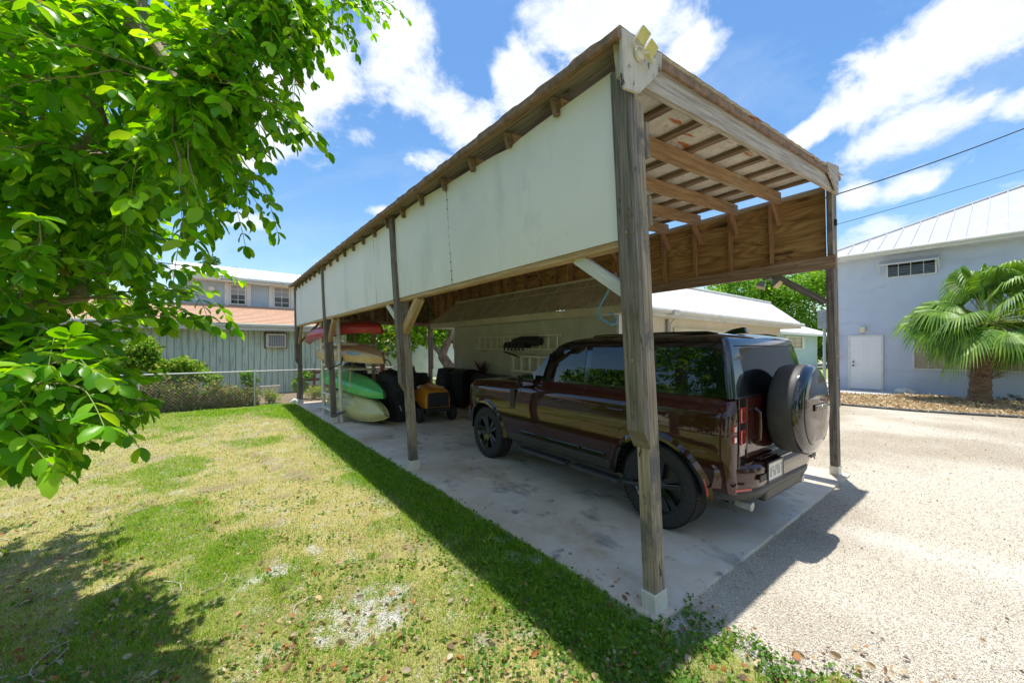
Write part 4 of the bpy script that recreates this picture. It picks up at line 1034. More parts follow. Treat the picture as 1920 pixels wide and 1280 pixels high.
        tr = MB(); tr.lathe(prof, (0, 0, 0), ax, 72)   # tread blocks
        for k in range(72):
            a = 2*math.pi*k/72
            for h0, h1 in ((-.108, -.066), (.066, .108)):
                hm = (h0+h1)/2; r0 = .4005; ca, sa = math.cos(a), math.sin(a)
                tr.board((r0*ca, h0, r0*sa), ((r0)*math.cos(a+.03), h1, (r0)*math.sin(a+.03)), .022, .006, (ca, 0, sa))
        ty = tr.build('tyre', M_rub, wt, smooth=True, angle=30)
        b = MB(); b.lathe([(.262, .112), (.266, .118), (.255, .116), (.240, .098), (.236, .04), (.232, -.09), (.262, -.105)], (0, 0, 0), ax, 56); rim = b.build('rim', M_blackg, wt, smooth=True, angle=30)
        b = MB(); b.lathe([(.0001, .030), (.235, .030)], (0, 0, 0), ax, 36); b.lathe([(.0001, .0), (.185, .0), (.185, .02), (.0001, .02)], (0, 0, 0), ax, 36); b.build('brake_disc', mat('brake_steel', (.10, .09, .085), rough=.4, metal=.7), wt, smooth=True, angle=30)
        bc = MB(); bc.prism([(.10, .035, -.09), (.19, .035, -.10), (.21, .035, 0), (.19, .035, .10), (.10, .035, .09)], (0, .035, 0)); bc.build('brake_caliper', mat('caliper', (.16, .13, .09), rough=.5, metal=.4), wt, bevel=.008)
        b = MB()
        for k in range(5):
            a = R(90+72*k); u = Vector((math.cos(a), 0, math.sin(a))); t = Vector((-math.sin(a), 0, math.cos(a)))
            for s_ in (-1, 1):
                p0 = u*.035+t*s_*.016; p1 = u*.245+t*s_*.048
                q = [p0-t*.018, p0+t*.018, p1+t*.034, p1-t*.034]
                b.add([v+Vector((0, .082, 0)) for v in q[:2]]+[v+Vector((0, .108, 0)) for v in q[2:]]+[v+Vector((0, .045, 0)) for v in q[:2]]+[v+Vector((0, .07, 0)) for v in q[2:]],
                      [[0, 1, 2, 3], [7, 6, 5, 4], [0, 4, 5, 1], [1, 5, 6, 2], [2, 6, 7, 3], [3, 7, 4, 0]])
        b.build('spokes', M_blackg, wt, bevel=.005)
        b = MB(); b.lathe([(.0001, .098), (.03, .097), (.036, .09), (.05, .085), (.058, .07), (.058, .03)], (0, 0, 0), ax, 24); b.build('hub_cap', M_plastic, wt, smooth=True)
        return wt
    w0 = wheel(0, 1)
    for x, sy in ((0, -1), (3.02, 1), (3.02, -1)):
        c = copy_tree(w0, car); c.location = (x, sy*.825, .402); c.rotation_euler = (0, R(17*(x > 1)), 0 if sy > 0 else math.pi)
    # underbody so that no light passes beneath the body
    b = MB(); b.box((-.5, -.55, .30), (3.5, .55, .40)); b.build('underbody', M_black, car)
build_car()
# ================================================================== BUILDINGS
M_stucco = mat('pale_green_stucco', (.54, .55, .46), (.64, .65, .56), rough=.9, scale=2.2, detail=9, bump=.35, bscale=70, spots=[((.46, .47, .39), 1.3, .58, .75, (1, 1, .4))])
M_stuccf = mat('cream_stucco', (.60, .54, .44), (.68, .63, .53), rough=.9, scale=2.2, detail=9, bump=.3, bscale=70)
M_trim = mat('white_trim_paint', (.62, .62, .58), (.72, .72, .68), rough=.5, scale=4, spots=[((.5, .48, .42), 3, .62, .8)])
M_cream = mat('cream_fascia', (.60, .56, .42), (.70, .66, .53), rough=.6, scale=3)
M_wroof = mat('white_metal_roof', (.74, .74, .73), (.80, .80, .79), rough=.45, scale=3, bump=.05, spots=[((.44, .46, .47), 9, .66, .70)])
def roof_m(name, base, stripe):
    return mat(name, base[0], base[1], rough=.6, scale=3, detail=8, stretch=(1, .12, 1) if stripe == 'x' else (.12, 1, 1), spots=[((.24, .20, .14), 6, .50, .70, (.25, 3, 1)), ((.55, .5, .4), 9, .66, .74, (.12, 3, 1))])
M_droof = roof_m('stained_shaded_roof', ((.42, .36, .27), (.60, .53, .42)), 'y')  # streaks are stains; browner base than the white front has carport shade painted in
def corr(b, P00, P01, P10, P11, n, amp, mat_=0, nrm=(0, 0, 1)):
    """ribbed sheet: P00->P01 is along the rib direction start edge; ribs repeat from P0* to P1*"""
    rows = []; nrm = Vector(nrm)
    for i in range(n*4+1):
        t = i/(n*4); k = (0, 1, 1, 0)[i % 4]*amp
        rows.append([Vector(P00).lerp(Vector(P10), t)+nrm*k, Vector(P01).lerp(Vector(P11), t)+nrm*k])
    b.grid(rows, mat_)
def window(parent, name, o, ux, w_, h, frame, pane, nx=2, ny=3, depth=.05, fr=.05, nrm=None, blinds=None):
    """o lower-left corner on the wall, ux unit along wall, nrm outward"""
    o = Vector(o); ux = Vector(ux); uz = Vector((0, 0, 1)); nrm = Vector(nrm)
    f = MB()
    for a, b_ in (((0, fr/2), (w_, fr/2)), ((0, h-fr/2), (w_, h-fr/2))): f.board(o+ux*a[0]+uz*a[1]+nrm*depth/2, o+ux*b_[0]+uz*b_[1]+nrm*depth/2, depth, fr)
    for a in (fr/2, w_-fr/2): f.board(o+ux*a+uz*fr+nrm*depth/2, o+ux*a+uz*(h-fr)+nrm*depth/2, fr, depth, nrm)
    fo = f.build(name, frame, parent)
    p = MB(); p.add([o+ux*fr+uz*fr+nrm*.012, o+ux*(w_-fr)+uz*fr+nrm*.012, o+ux*(w_-fr)+uz*(h-fr)+nrm*.012, o+ux*fr+uz*(h-fr)+nrm*.012], [[0, 1, 2, 3]]); p.build('pane', pane, fo)
    m = MB()
    for i in range(1, nx): m.board(o+ux*w_*i/nx+uz*fr+nrm*.022, o+ux*w_*i/nx+uz*(h-fr)+nrm*.022, .022, .016, nrm)
    for j in range(1, ny): m.board(o+ux*fr+uz*h*j/ny+nrm*.022, o+ux*(w_-fr)+uz*h*j/ny+nrm*.022, .014, .022)
    if nx > 1 or ny > 1: m.build('muntins', frame, fo)
    return fo
M_pane = mat('window_pane', (.02, .024, .028), rough=.03, ior=1.6)
M_blind = mat('tan_blinds', (.40, .33, .22), (.52, .45, .33), rough=.6, scale=30, stretch=(.2, .2, 9))
# ---- garage with the stucco side wall, standing under the carport's right edge
gx, gy_ = 6.42, 4.78
gar = thing('stucco_garage', 'low pale stucco garage with white metal mansard roof beside the carport', 'garage', (gx, gy_, 0))
b = MB(); b.box((gx, gy_+.004, -.1), (gx+.15, 11.15, 2.52)); b.build('side_wall', M_stucco, gar)
b = MB(); b.box((gx+.15, gy_+.004, -.1), (15.2, gy_+.16, 2.50)); b.box((15.05, gy_+.16, -.1), (15.2, 11.1, 2.5)); b.box((gx+.15, 11.0, -.1), (15.2, 11.15, 2.5)); b.build('wall', M_stuccf, gar)
b = MB(); b.board((gx-.004, gy_-.004, 0), (gx-.004, gy_-.004, 2.5), .07, .07, (0, 1, 0)); b.build('corner_trim', M_trim, gar)
b = MB(); b.board((gx+.0, 11.16, 0), (gx+.0, 11.16, 2.5), .06, .06, (0, 1, 0)); b.build('corner_trim', M_trim, gar)
ex0, ey0, ex1, ey1, ez = 6.0, 4.35, 15.75, 12.1, 2.55
tx0, ty0, tx1, ty1, tz = 6.66, 5.05, 15.05, 11.5, 3.27
b = MB(); b.box((ex0, ey0-.002, ez-.15), (ex0+.02, ey1, ez-.005)); b.box((ex0-.02, ey0-.002, ez-.045), (ex0-.002, ey1, ez+.0)); b.build('side_fascia', M_cream, gar)
b = MB(); b.box((ex0+.022, ey0, ez-.15), (ex1, ey0+.02, ez-.005)); b.box((ex1-.02, ey0+.021, ez-.15), (ex1, ey1, ez-.006)); b.build('fascia', M_trim, gar)
b = MB(); b.box((ex0+.02, ey0+.02, ez-.145), (ex1-.02, ey1, ez-.135)); b.build('soffit', M_cream, gar)
b = MB(); b.tube([(ex0-.0, ey0-.06, ez-.035), (ex1, ey0-.06, ez-.035)], .055, 8); b.build('gutter', M_trim, gar, smooth=True)
b = MB(); corr(b, (ex0-.03, ey0, ez), (tx0, ty0, tz), (ex0-.03, ey1, ez), (tx0, ty1, tz), 70, .012, nrm=(-.7, 0, .7)); b.build('side_roof', M_droof, gar)
b = MB(); corr(b, (ex0-.03, ey0-.02, ez+.002), (tx0, ty0, tz), (ex1, ey0-.02, ez+.002), (tx1, ty0, tz), 88, .010, nrm=(0, -.7, .7)); corr(b, (ex1, ey0, ez+.001), (tx1, ty0, tz), (ex1, ey1, ez+.001), (tx1, ty1, tz), 60, .01, nrm=(.7, 0, .7))
b.add([(tx0, ty0, tz), (tx1, ty0, tz), (tx1, ty1, tz+.05), (tx0, ty1, tz+.05)], [[0, 1, 2, 3]]); b.add([(tx0, ty1, tz), (tx1, ty1, tz), (ex1, ey1, ez), (ex0, ey1, ez)], [[0, 1, 2, 3]]); b.build('roof', M_wroof, gar)
b = MB(); b.box((tx0-.045, ty0, tz-.035), (tx0+.03, ty1, tz+.012)); b.build('roof_flashing', M_cream, gar)
b = MB(); b.board((tx0-.20, ty0+.1, tz-.215), (tx0-.20, ty1, tz-.215), .02, .035, (-.7, 0, .7)); b.build('roof_flashing', M_cream, gar)
b = MB(); b.tube([(tx0, ty0-.01, tz+.015), (tx1, ty0-.01, tz+.015)], .035, 8); b.tube([(ex0, ey0, ez+.02), (tx0, ty0, tz+.015)], .03, 8); b.build('ridge_cap', M_trim, gar, smooth=True)
# garage door and its trim on the front wall
b = MB(); b.box((8.55, gy_-.025, 0), (12.95, gy_-.002, 2.13)); gd = b.build('garage_door', mat('garage_door_cream', (.68, .64, .55), (.74, .70, .62), rough=.5), gar)
b = MB()
for i in range(1, 4): b.box((8.57, gy_-.030, i*.53-.008), (12.93, gy_-.024, i*.53+.008))
b.build('panel_groove', M_stuccf, gd)
b = MB(); b.box((8.44, gy_-.03, 0), (8.55, gy_-.001, 2.22)); b.box((12.95, gy_-.03, 0), (13.06, gy_-.001, 2.22)); b.box((8.55, gy_-.032, 2.13), (12.95, gy_-.001, 2.22)); b.build('door_trim', M_cream, gar)
p = onY(1252, 640, gy_-.04); b = MB(); b.board((p.x, gy_-.04, 0), (p.x, gy_-.04, 2.4), .05, .05, (0, 1, 0)); b.build('downpipe', mat('grey_pipe', (.35, .35, .36), rough=.5), gar)
p = onY(1258, 640, gy_-.04); b = MB(); b.tube([(p.x, gy_-.02, 0), (p.x, gy_-.02, 2.3), (p.x+.05, gy_-.1, 2.42), (p.x+.9, gy_-.34, 2.46), (p.x+2.0, gy_-.36, 2.40), (p.x+2.3, gy_-.38, 2.55), (p.x+1.1, gy_+.35, 3.25)], .007, 5); b.build('conduit', M_black, gar)
p = onY(1262, 582, 4.3); b = MB(); b.box((p.x-.12, 4.20, ez-.12), (p.x+.12, 4.32, ez+.0)); b.build('gutter_bracket', M_trim, gar, bevel=.02)
# ---- left neighbour: green board siding below, shingle skirt roof, grey upper storey with white roof
LY = 18.0
nb = thing('siding_house', 'two storey house with mildewed green board siding, orange shingle skirt roof and white upper roof', 'house', (0, LY, 0))
M_sid = mat('mildewed_green_siding', (.50, .64, .55), (.66, .80, .70), rough=.8, scale=.8, detail=8, stretch=(1, 1, .25), spots=[((.20, .26, .20), 3.6, .52, .70, (5, 5, .35)), ((.56, .60, .54), 4, .60, .72, (4, 4, .3))])
M_sidc = mat('clean_green_siding', (.42, .50, .44), (.50, .58, .51), rough=.8, scale=.8, detail=8, stretch=(3, 3, .25))
xL, xR = -16.0, 4.9
b = MB(); b.box((xL, LY, -.1), (xR, LY+.2, 2.5)); b.box((xR-.2, LY+.2, -.1), (xR, LY+6, 2.5)); b.build('siding_wall', M_sid, nb)
b = MB(); x = xL+.15
while x < xR-.05:
    b.box((x, LY-.012, .0), (x+.022, LY-.001, 2.42)); x += .195
o = b.build('siding_battens', mat('siding_groove', (.26, .33, .28), (.36, .44, .38), rough=.8), nb); o['kind'] = 'stuff'
b = MB(); b.box((xL, LY-.50, 2.42), (xR+.45, LY-.48, 2.62)); b.box((xL, LY-.57, 2.56), (xR+.45, LY-.502, 2.64)); b.build('fascia', M_trim, nb)
b = MB(); b.box((xL, LY-.47, 2.43), (xR+.4, LY+.0, 2.45)); b.build('soffit', M_trim, nb)
M_shing = mat('orange_shingles', (.48, .285, .18), (.60, .39, .26), rough=.9, scale=9, detail=6, stretch=(1, 1, 3), spots=[((.36, .20, .13), 30, .60, .70)])
b = MB(); NR = 14
for i in range(NR):
    t0, t1 = i/NR, (i+1)/NR; y0, z0 = LY-.55+3.55*t0, 2.66+.96*t0; y1, z1 = LY-.55+3.55*t1, 2.66+.96*t1
    b.add([(xL, y0, z0+.018), (xR+.5, y0, z0+.018), (xR+.5, y1, z1), (xL, y1, z1), (xL, y0, z0), (xR+.5, y0, z0)], [[0, 1, 2, 3], [4, 5, 1, 0]])
b.build('shingle_roof', M_shing, nb)
UY = LY+3.0
M_grey = mat('blue_grey_upper_wall', (.38, .48, .56), (.43, .53, .61), rough=.8, scale=2)
b = MB(); b.box((-.85, UY, 3.4), (4.6, UY+5, 4.72)); b.build('upper_wall', M_grey, nb)
b = MB(); b.box((-1.0, UY-.52, 4.60), (.55, UY-.5, 4.80)); b.box((.56, UY-.42, 4.56), (5.0, UY-.40, 4.74)); b.box((.56, UY-.48, 4.68), (5.0, UY-.421, 4.76)); b.box((-1, UY-.49, 4.60), (5.0, UY, 4.62)); b.build('upper_fascia', M_trim, nb)
b = MB(); corr(b, (-1.2, UY-.55, 4.80), (-1.2, UY+4.6, 6.05), (5.0, UY-.50, 4.76), (5.0, UY+4.6, 5.98), 26, .02); b.build('upper_roof', M_wroof, nb)
for (pa, pb) in (((430, 571), (462, 534)), ((512, 577), (544, 539))):
    A = onY(*pa, UY); B_ = onY(*pb, UY)
    f = window(nb, 'window', (A.x, UY, A.z), (1, 0, 0), B_.x-A.x, B_.z-A.z, M_trim, M_pane, 2, 4, nrm=(0, -1, 0), fr=.06)
    q = MB(); q.box((A.x+.06, UY-.016, A.z+(B_.z-A.z)*.5), (B_.x-.06, UY-.013, B_.z-.06)); q.build('blind', mat('white_blind', (.26, .28, .31), (.38, .40, .43), scale=30, stretch=(.1, .1, 9)), f)
    for xx in (A.x-.09, B_.x+.09):
        s_ = MB(); s_.box((xx-.08, UY-.05, A.z-.03), (xx+.08, UY-.002, B_.z+.03)); s_.build('shutter', M_trim, nb)
A = onY(397, 541, UY); b = MB(); b.lathe([(.0001, .1), (.10, .09), (.13, .03), (.13, 0)], A, (0, -1, 0), 14); b.build('wall_lamp', M_trim, nb, smooth=True)
A = onY(498, 651, LY); B_ = onY(535, 626, LY)
ac = thing('window_air_conditioner', 'white window air conditioner set in the green siding wall', 'air conditioner', (A.x, LY-.2, A.z))
b = MB(); b.box((A.x, LY-.24, A.z), (B_.x, LY-.013, B_.z)); b.build('case', mat('ac_beige', (.62, .60, .52), (.72, .70, .64), scale=9), ac, bevel=.01)
b = MB(); b.box((A.x+.08, LY-.246, A.z+.05), (B_.x-.06, LY-.241, B_.z-.07)); g = b.build('grille', mat('ac_coil', (.16, .17, .18), (.24, .25, .26), scale=60), ac)
b = MB()
for i in range(1, 7): x = A.x+.08+(B_.x-A.x-.14)*i/7; b.box((x-.006, LY-.252, A.z+.05), (x+.006, LY-.247, B_.z-.07))
for i in range(1, 6): z = A.z+.05+(B_.z-A.z-.12)*i/6; b.box((A.x+.08, LY-.257, z-.005), (B_.x-.06, LY-.2525, z+.005))
b.build('grille_bars', M_trim, g)
b = MB(); b.box((A.x-.05, LY-.05, A.z-.04), (A.x-.003, LY-.013, B_.z+.05)); b.box((A.x-.05, LY-.05, B_.z+.003), (B_.x+.05, LY-.013, B_.z+.05)); b.box((B_.x+.003, LY-.05, A.z-.04), (B_.x+.05, LY-.013, B_.z+.003)); b.build('wall_frame', mat('dark_wood_frame', (.12, .08, .05), (.2, .14, .1)), ac)
# ---- right house
HX = 21.6
rh = thing('blue_stucco_house', 'two storey pale blue stucco house with white standing seam metal roof at the right', 'house', (HX, 0, 0))
M_blue = mat('pale_blue_stucco', (.49, .545, .64), (.53, .585, .68), rough=.85, scale=1.5, detail=9, bump=.1, bscale=60, spots=[((.43, .47, .56), .8, .56, .72, (1, 1, 3)), ((.56, .59, .66), 2.5, .62, .72, (1, 1, 5))])
b = MB(); b.box((HX, -9, -.1), (HX+9, 4.95, 5.52)); b.build('wall', M_blue, rh)
e = .55; zr = 5.58
b = MB(); b.box((HX-e, -9.5, zr-.16), (HX-e+.03, 4.95+e, zr)); b.box((HX-e+.03, 4.95+e-.03, zr-.16), (HX+9, 4.95+e, zr-.001)); b.build('fascia', M_trim, rh)
b = MB(); b.box((HX-e+.03, -9.5, zr-.15), (HX+.0, 4.95+e-.03, zr-.13)); b.build('soffit', M_trim, rh)
b = MB(); b.tube([(HX-e-.06, -9.5, zr-.02), (HX-e-.06, 5.5, zr-.02)], .06, 8); b.build('gutter', M_trim, rh, smooth=True)
sl_ = .50; yc = 4.95+e; RL = 7.2
M_seam = mat('grey_white_metal_roof', (.42, .43, .45), (.47, .48, .50), rough=.45, scale=2, bump=.03, spots=[((.38, .38, .40), 3, .55, .7)])
b = MB(); b.add([(HX-e-.02, -9.5, zr+.01), (HX-e-.02, yc, zr+.01), (HX-e+RL, yc-RL, zr+sl_*RL), (HX-e+RL, -9.5, zr+sl_*RL)], [[0, 3, 2, 1]]); b.add([(HX-e-.02, yc, zr+.01), (HX+9, yc, zr+.01), (HX-e+RL, yc-RL, zr+sl_*RL)], [[0, 1, 2]]); b.build('roof', M_seam, rh, fixn=False)
y = yc-.35
while y > -9.3:
    L_ = min(RL, yc-y)
    b = MB(); b.board((HX-e-.01, y, zr+.03), (HX-e+L_, y, zr+.02+sl_*L_), .035, .05); b.build('roof_seam', M_seam, rh); y -= .46
b = MB(); b.tube([(HX-e, yc, zr+.03), (HX-e+RL, yc-RL, zr+.03+sl_*RL)], .06, 8); b.build('ridge_cap', M_seam, rh, smooth=True)
def hp(px, py): return onX(px, py, HX)
A = hp(1662, 519); B_ = hp(1757, 482)
wn = window(rh, 'awning_window', (HX, A.y, A.z-.08), (0, -1, 0), A.y-B_.y, .66, M_trim, M_pane, 4, 1, nrm=(-1, 0, 0))
for i in range(5):
    b = MB(); z = A.z+.02+i*.11; b.board((HX-.02, A.y-.05, z), (HX-.02, B_.y+.05, z+.0), .03, .012, (-.5, 0, 1)); b.build('louver', mat('louver_glass', (.16, .18, .2), (.24, .26, .28), rough=.15), wn)
ya, yb = A.y+.18, B_.y-.06; zt = A.z+.62
b = MB(); n = 5
for i in range(n+1):
    y = ya+(yb-ya)*i/n; b.board((HX-.03, y, zt), (HX-.42, y, zt-.20), .03, .025)
b.board((HX-.03, ya, zt), (HX-.03, yb, zt), .03, .03); b.board((HX-.43, ya, zt-.20), (HX-.43, yb, zt-.20), .035, .035); b.board((HX-.22, ya, zt-.09), (HX-.22, yb, zt-.09), .02, .02)
for y in (ya, yb): b.board((HX-.43, y, zt-.20), (HX-.02, y, zt-.52), .03, .03)
aw = b.build('awning_frame', M_trim, wn)
b = MB(); b.add([(HX-.03, ya, zt+.02), (HX-.43, ya, zt-.18), (HX-.43, yb, zt-.18), (HX-.03, yb, zt+.02)], [[0, 1, 2, 3]]); b.build('awning_sheet', mat('awning_panel', (.45, .47, .5), rough=.3), wn)
# door
A = hp(1590, 726); B_ = hp(1651, 629)
yd0, yd1 = 4.22, 3.26
b = MB(); b.box((HX-.035, yd1, .06), (HX-.006, yd0, 2.22)); dr = b.build('door', mat('white_door', (.78, .78, .77), (.82, .82, .81), rough=.4, scale=1), rh, bevel=.003)
b = MB()
for (ya_, yb_, za, zb) in ((.10, .42, .2, .8), (.54, .86, .2, .8), (.10, .42, .92, 1.55), (.54, .86, .92, 1.55), (.10, .42, 1.66, 2.0), (.54, .86, 1.66, 2.0)):
    b = MB()
    for q in (((ya_, za), (yb_, za)), ((ya_, zb), (yb_, zb)), ((ya_, za), (ya_, zb)), ((yb_, za), (yb_, zb))):
        b.board((HX-.036, yd0-q[0][0], q[0][1]+.06), (HX-.036, yd0-q[1][0], q[1][1]+.06), .012, .012, (-1, 0, 0))
    b.build('door_moulding', mat('white_door', 0), dr)
b = MB(); b.box((HX-.05, yd0, 0), (HX-.004, yd0+.07, 2.29)); b.box((HX-.05, yd1-.07, 0), (HX-.004, yd1, 2.29)); b.box((HX-.052, yd1, 2.22), (HX-.004, yd0, 2.29)); b.build('door_frame', M_trim, rh)
for z in (1.02, 1.17): b = MB(); b.lathe([(.0001, .07), (.03, .06), (.032, .03), (.02, 0)], (HX-.04, yd0-.10, z), (-1, 0, 0), 12); b.build('door_knob', M_black, dr, smooth=True)
# long window with closed shutters/blinds
y0, y1 = 2.36, -4.4; z0, z1 = .93, 2.30
nseg = 4; wseg = (y0-y1)/nseg
for i in range(nseg):
    ya = y0-i*wseg
    f = window(rh, 'window', (HX, ya, z0), (0, -1, 0), wseg-.05, z1-z0, M_trim, M_blind, 4, 2, nrm=(-1, 0, 0), fr=.05)
    b = MB()
    for k in range(15):
        z = z0+.08+k*.084; b.board((HX-.028, ya-.06, z), (HX-.028, ya-wseg+.11, z), .03, .008, (-.8, 0, .6))
    b.build('blind_slats', M_blind, f)
# meter box, conduit, lamp
A = hp(1568, 655)
b = MB(); b.box((HX-.16, 4.66, 1.62), (HX-.003, 4.92, 2.35)); b.build('meter_box', mat('grey_blue_box', (.42, .46, .52), (.48, .52, .57)), rh, bevel=.01)
b = MB(); b.tube([(HX-.06, 4.80, 0), (HX-.06, 4.80, 1.62)], .025, 8); b.tube([(HX-.06, 4.7, 1.62), (HX-.06, 4.7, 1.40), (HX-.06, 4.35, 1.60)], .015, 6); b.build('conduit_pipe', M_trim, rh, smooth=True)
b = MB(); b.box((HX-.12, 4.62, 1.25), (HX-.003, 4.76, 1.43)); b.build('hose_tap', mat('brass', (.35, .27, .12), (.45, .36, .2), rough=.5, metal=.5), rh, bevel=.02)
A = hp(1618, 617); b = MB(); b.box((HX-.14, A.y-.09, A.z-.14), (HX-.003, A.y+.09, A.z+.1)); b.build('porch_lamp', mat('lamp_cream', (.7, .62, .4), (.75, .68, .5), rough=.3), rh, bevel=.03)
# walkway, mulch bed, edging hose, rocks
def strip(nm, pts, z, m): b = MB(); b.add([(x, y, z) for x, y in pts], [list(range(len(pts)))]); return struct(b.build(nm, m, fixn=False))
strip('concrete_path', [(19.6, 2.6), (21.6, 2.6), (21.6, 9), (19.3, 9)], .012, mat('path_concrete', (.42, .41, .40), (.5, .49, .47), rough=.85, scale=3, bump=.1))
strip('house_footing_path', [(20.75, -9), (21.595, -9), (21.595, 2.6), (20.75, 2.6)], .006, mat('path_concrete', 0))
hose = [(14.6, 8.0), (15.2, 5.2), (15.45, 3.5), (15.42, 2.4), (15.5, 1.6), (15.85, .6), (16.2, -.2), (16.9, -1.6), (17.6, -3)]
M_mulch = mat('straw_coloured_mulch', (.34, .25, .13), (.56, .46, .29), rough=.95, scale=22, detail=8, bump=.8, bscale=40, spots=[((.25, .16, .08), 12, .62, .75)])
strip('mulch_bed', [(15.3, 8)]+hose[1:]+[(20.7, -3.2), (20.7, 2.5), (19.6, 2.75), (19.3, 4.0), (18.2, 5.0), (16.5, 6.5)], .010, M_mulch)
b = MB(); b.tube([(x, y, .03) for x, y in hose], .028, 8); tag(b.build('edging_hose', mat('faded_hose', (.06, .065, .07), (.13, .14, .15), rough=.6, scale=8), smooth=True), 'dark hose laid on the gravel as the edge of the mulch bed', 'hose')
def rock(c, r, m, label, nm='rock'):
    bm = bmesh.new(); bmesh.ops.create_icosphere(bm, subdivisions=3, radius=1)
    for v in bm.verts:
        n_ = float(fbm(np.array([v.co.x*1.3+c[0]]), np.array([v.co.y*1.3+v.co.z+c[1]]), 1.2, 5)[0]); v.co *= .7+.55*n_; v.co.x *= r[0]; v.co.y *= r[1]; v.co.z *= r[2]
    me = bpy.data.meshes.new(nm); bm.to_mesh(me); bm.free(); me.materials.append(m); ob = bpy.data.objects.new(nm, me); COL.objects.link(ob); ob.location = c
    return tag(ob, label, 'rock')
M_lime = mat('limestone', (.60, .58, .53), (.76, .74, .70), rough=.9, scale=8, bump=.5)
c = gnd(1696, 737); rock((c.x, c.y, .06), (.24, .34, .17), M_lime, 'rounded white limestone rock by the mulch bed near the white door')
c = gnd(1903, 752); rock((c.x, c.y, .06), (.2, .36, .16), mat('dark_coral_rock', (.10, .09, .08), (.55, .53, .5), rough=.95, scale=7, lo=.42, hi=.55, bump=.7), 'dark pitted coral rock at the wall right of the fan palm')
c = gnd(552, 757); rock((c.x, c.y, .05), (.13, .1, .12), M_lime, 'small pale rock at the far corner post of the carport')
# ---- distant blue cottage seen below the header at the right
D = 31.5
A = at(1440, 692, D); A.z = 0
dirx = Vector((1, 0, 0)); cy = at(1500, 650, D).y
ct = thing('blue_cottage', 'small distant pale blue cottage with white roof and one shuttered window', 'house', (at(1500, 650, D).x, cy, 0))
def cx(px, py=650): return onY(px, py, cy)
M_lap = mat('light_blue_lap_siding', (.42, .53, .60), (.48, .59, .65), rough=.7, scale=2)
x0, x1 = cx(1400).x, cx(1530).x; zt = cx(1500, 626).z
b = MB(); b.box((x0, cy, 0), (x1, cy+6, zt)); b.build('siding_wall', M_lap, ct)
b = MB(); z = .15
while z < zt-.1: b.box((x0, cy-.02, z), (x1-.0, cy-.001, z+.025)); z += .2
o = b.build('lap_shadow_boards', M_lap, ct); o['kind'] = 'stuff'
b = MB(); b.box((x1, cy-.04, 0), (x1+.2, cy+.1, zt)); b.build('corner_trim', M_trim, ct)
zf = cx(1500, 603).z
b = MB(); b.add([(x0-1, cy-.8, zt+.02), (x1+2.6, cy-.8, zt+.02), (x1+2.6, cy+3.2, zt+1.5), (x0-1, cy+3.2, zt+1.5)], [[0, 1, 2, 3]]); b.add([(x0-1, cy-.8, zt+.02), (x1+2.6, cy-.8, zt+.02), (x1+2.6, cy-.8, zt-.16), (x0-1, cy-.8, zt-.16)], [[0, 1, 2, 3]]); b.build('roof', M_wroof, ct)
A = cx(1477, 655); B_ = cx(1503, 631)
window(ct, 'window', (A.x, cy, A.z), (1, 0, 0), B_.x-A.x, B_.z-A.z, M_trim, M_pane, 2, 3, nrm=(0, -1, 0), fr=.08)
for xx in (A.x-.55, B_.x+.05): b = MB(); b.box((xx, cy-.06, A.z), (xx+.5, cy-.003, B_.z)); b.build('shutter', M_trim, ct)
lawnf = strip('far_lawn', [(cx(1400).x-4, cy-4), (cx(1700).x, cy-4), (cx(1700).x, cy-.3), (cx(1400).x-4, cy-.3)], .0, mat('far_grass', (.22, .30, .05), (.32, .36, .09), scale=2))
# utility box hung on a far pole behind the right post
pb = at(1543, 600, 20)
up = thing('utility_pole', 'slim pole with a grey utility box behind the right front post of the carport', 'pole', (pb.x, pb.y, 0))
b = MB(); b.tube([(pb.x+.25, pb.y, 0), (pb.x+.25, pb.y, 3.4)], .07, 8); b.build('pole', M_steel, up, smooth=True)
b = MB(); b.box((pb.x-.12, pb.y-.2, pb.z-.42), (pb.x+.20, pb.y+.2, pb.z+.5)); b.build('box', mat('grey_box', (.22, .24, .25), (.36, .38, .39), scale=2), up, bevel=.02)
# ---- pale wall behind the yard fence (back)
WY = 22.0
A = onY(655, 646, WY); B_ = onY(900, 645, WY)
b = MB(); b.board((A.x-.5, WY, .98), (B_.x+6, WY, .98), .18, 1.96, (0, 0, 1)); 
gw = b.build('garden_wall', mat('pale_green_wall', (.56, .62, .58), (.66, .72, .67), rough=.8, scale=1.4, detail=8, spots=[((.48, .55, .47), 1.2, .52, .7)]), org=(A.x, WY, 0)); tag(gw, 'long pale mint painted garden wall beyond the back fence', 'wall')
# ---- power lines
def wire(nm, P, r, label, sag=.25):
    pts = []
    P = [Vector(p) for p in P]
    for i in range(41): t = i/40; p = P[0].lerp(P[1], t); p.z -= sag*4*t*(1-t); pts.append(p)
    b = MB(); b.tube(pts, r, 6); return tag(b.build(nm, M_black, smooth=True, org=P[0]), label, 'cable')
wire('power_line', (at(1455, 398, 11), at(2120, 158, 11)), .017, 'thicker twisted black power line, the upper of the two crossing the sky at the right', .20)
wire('power_line', (at(1455, 452, 11.5), at(2120, 256, 11.5)), .008, 'thin black power line, the lower of the two crossing the sky at the right', .07)
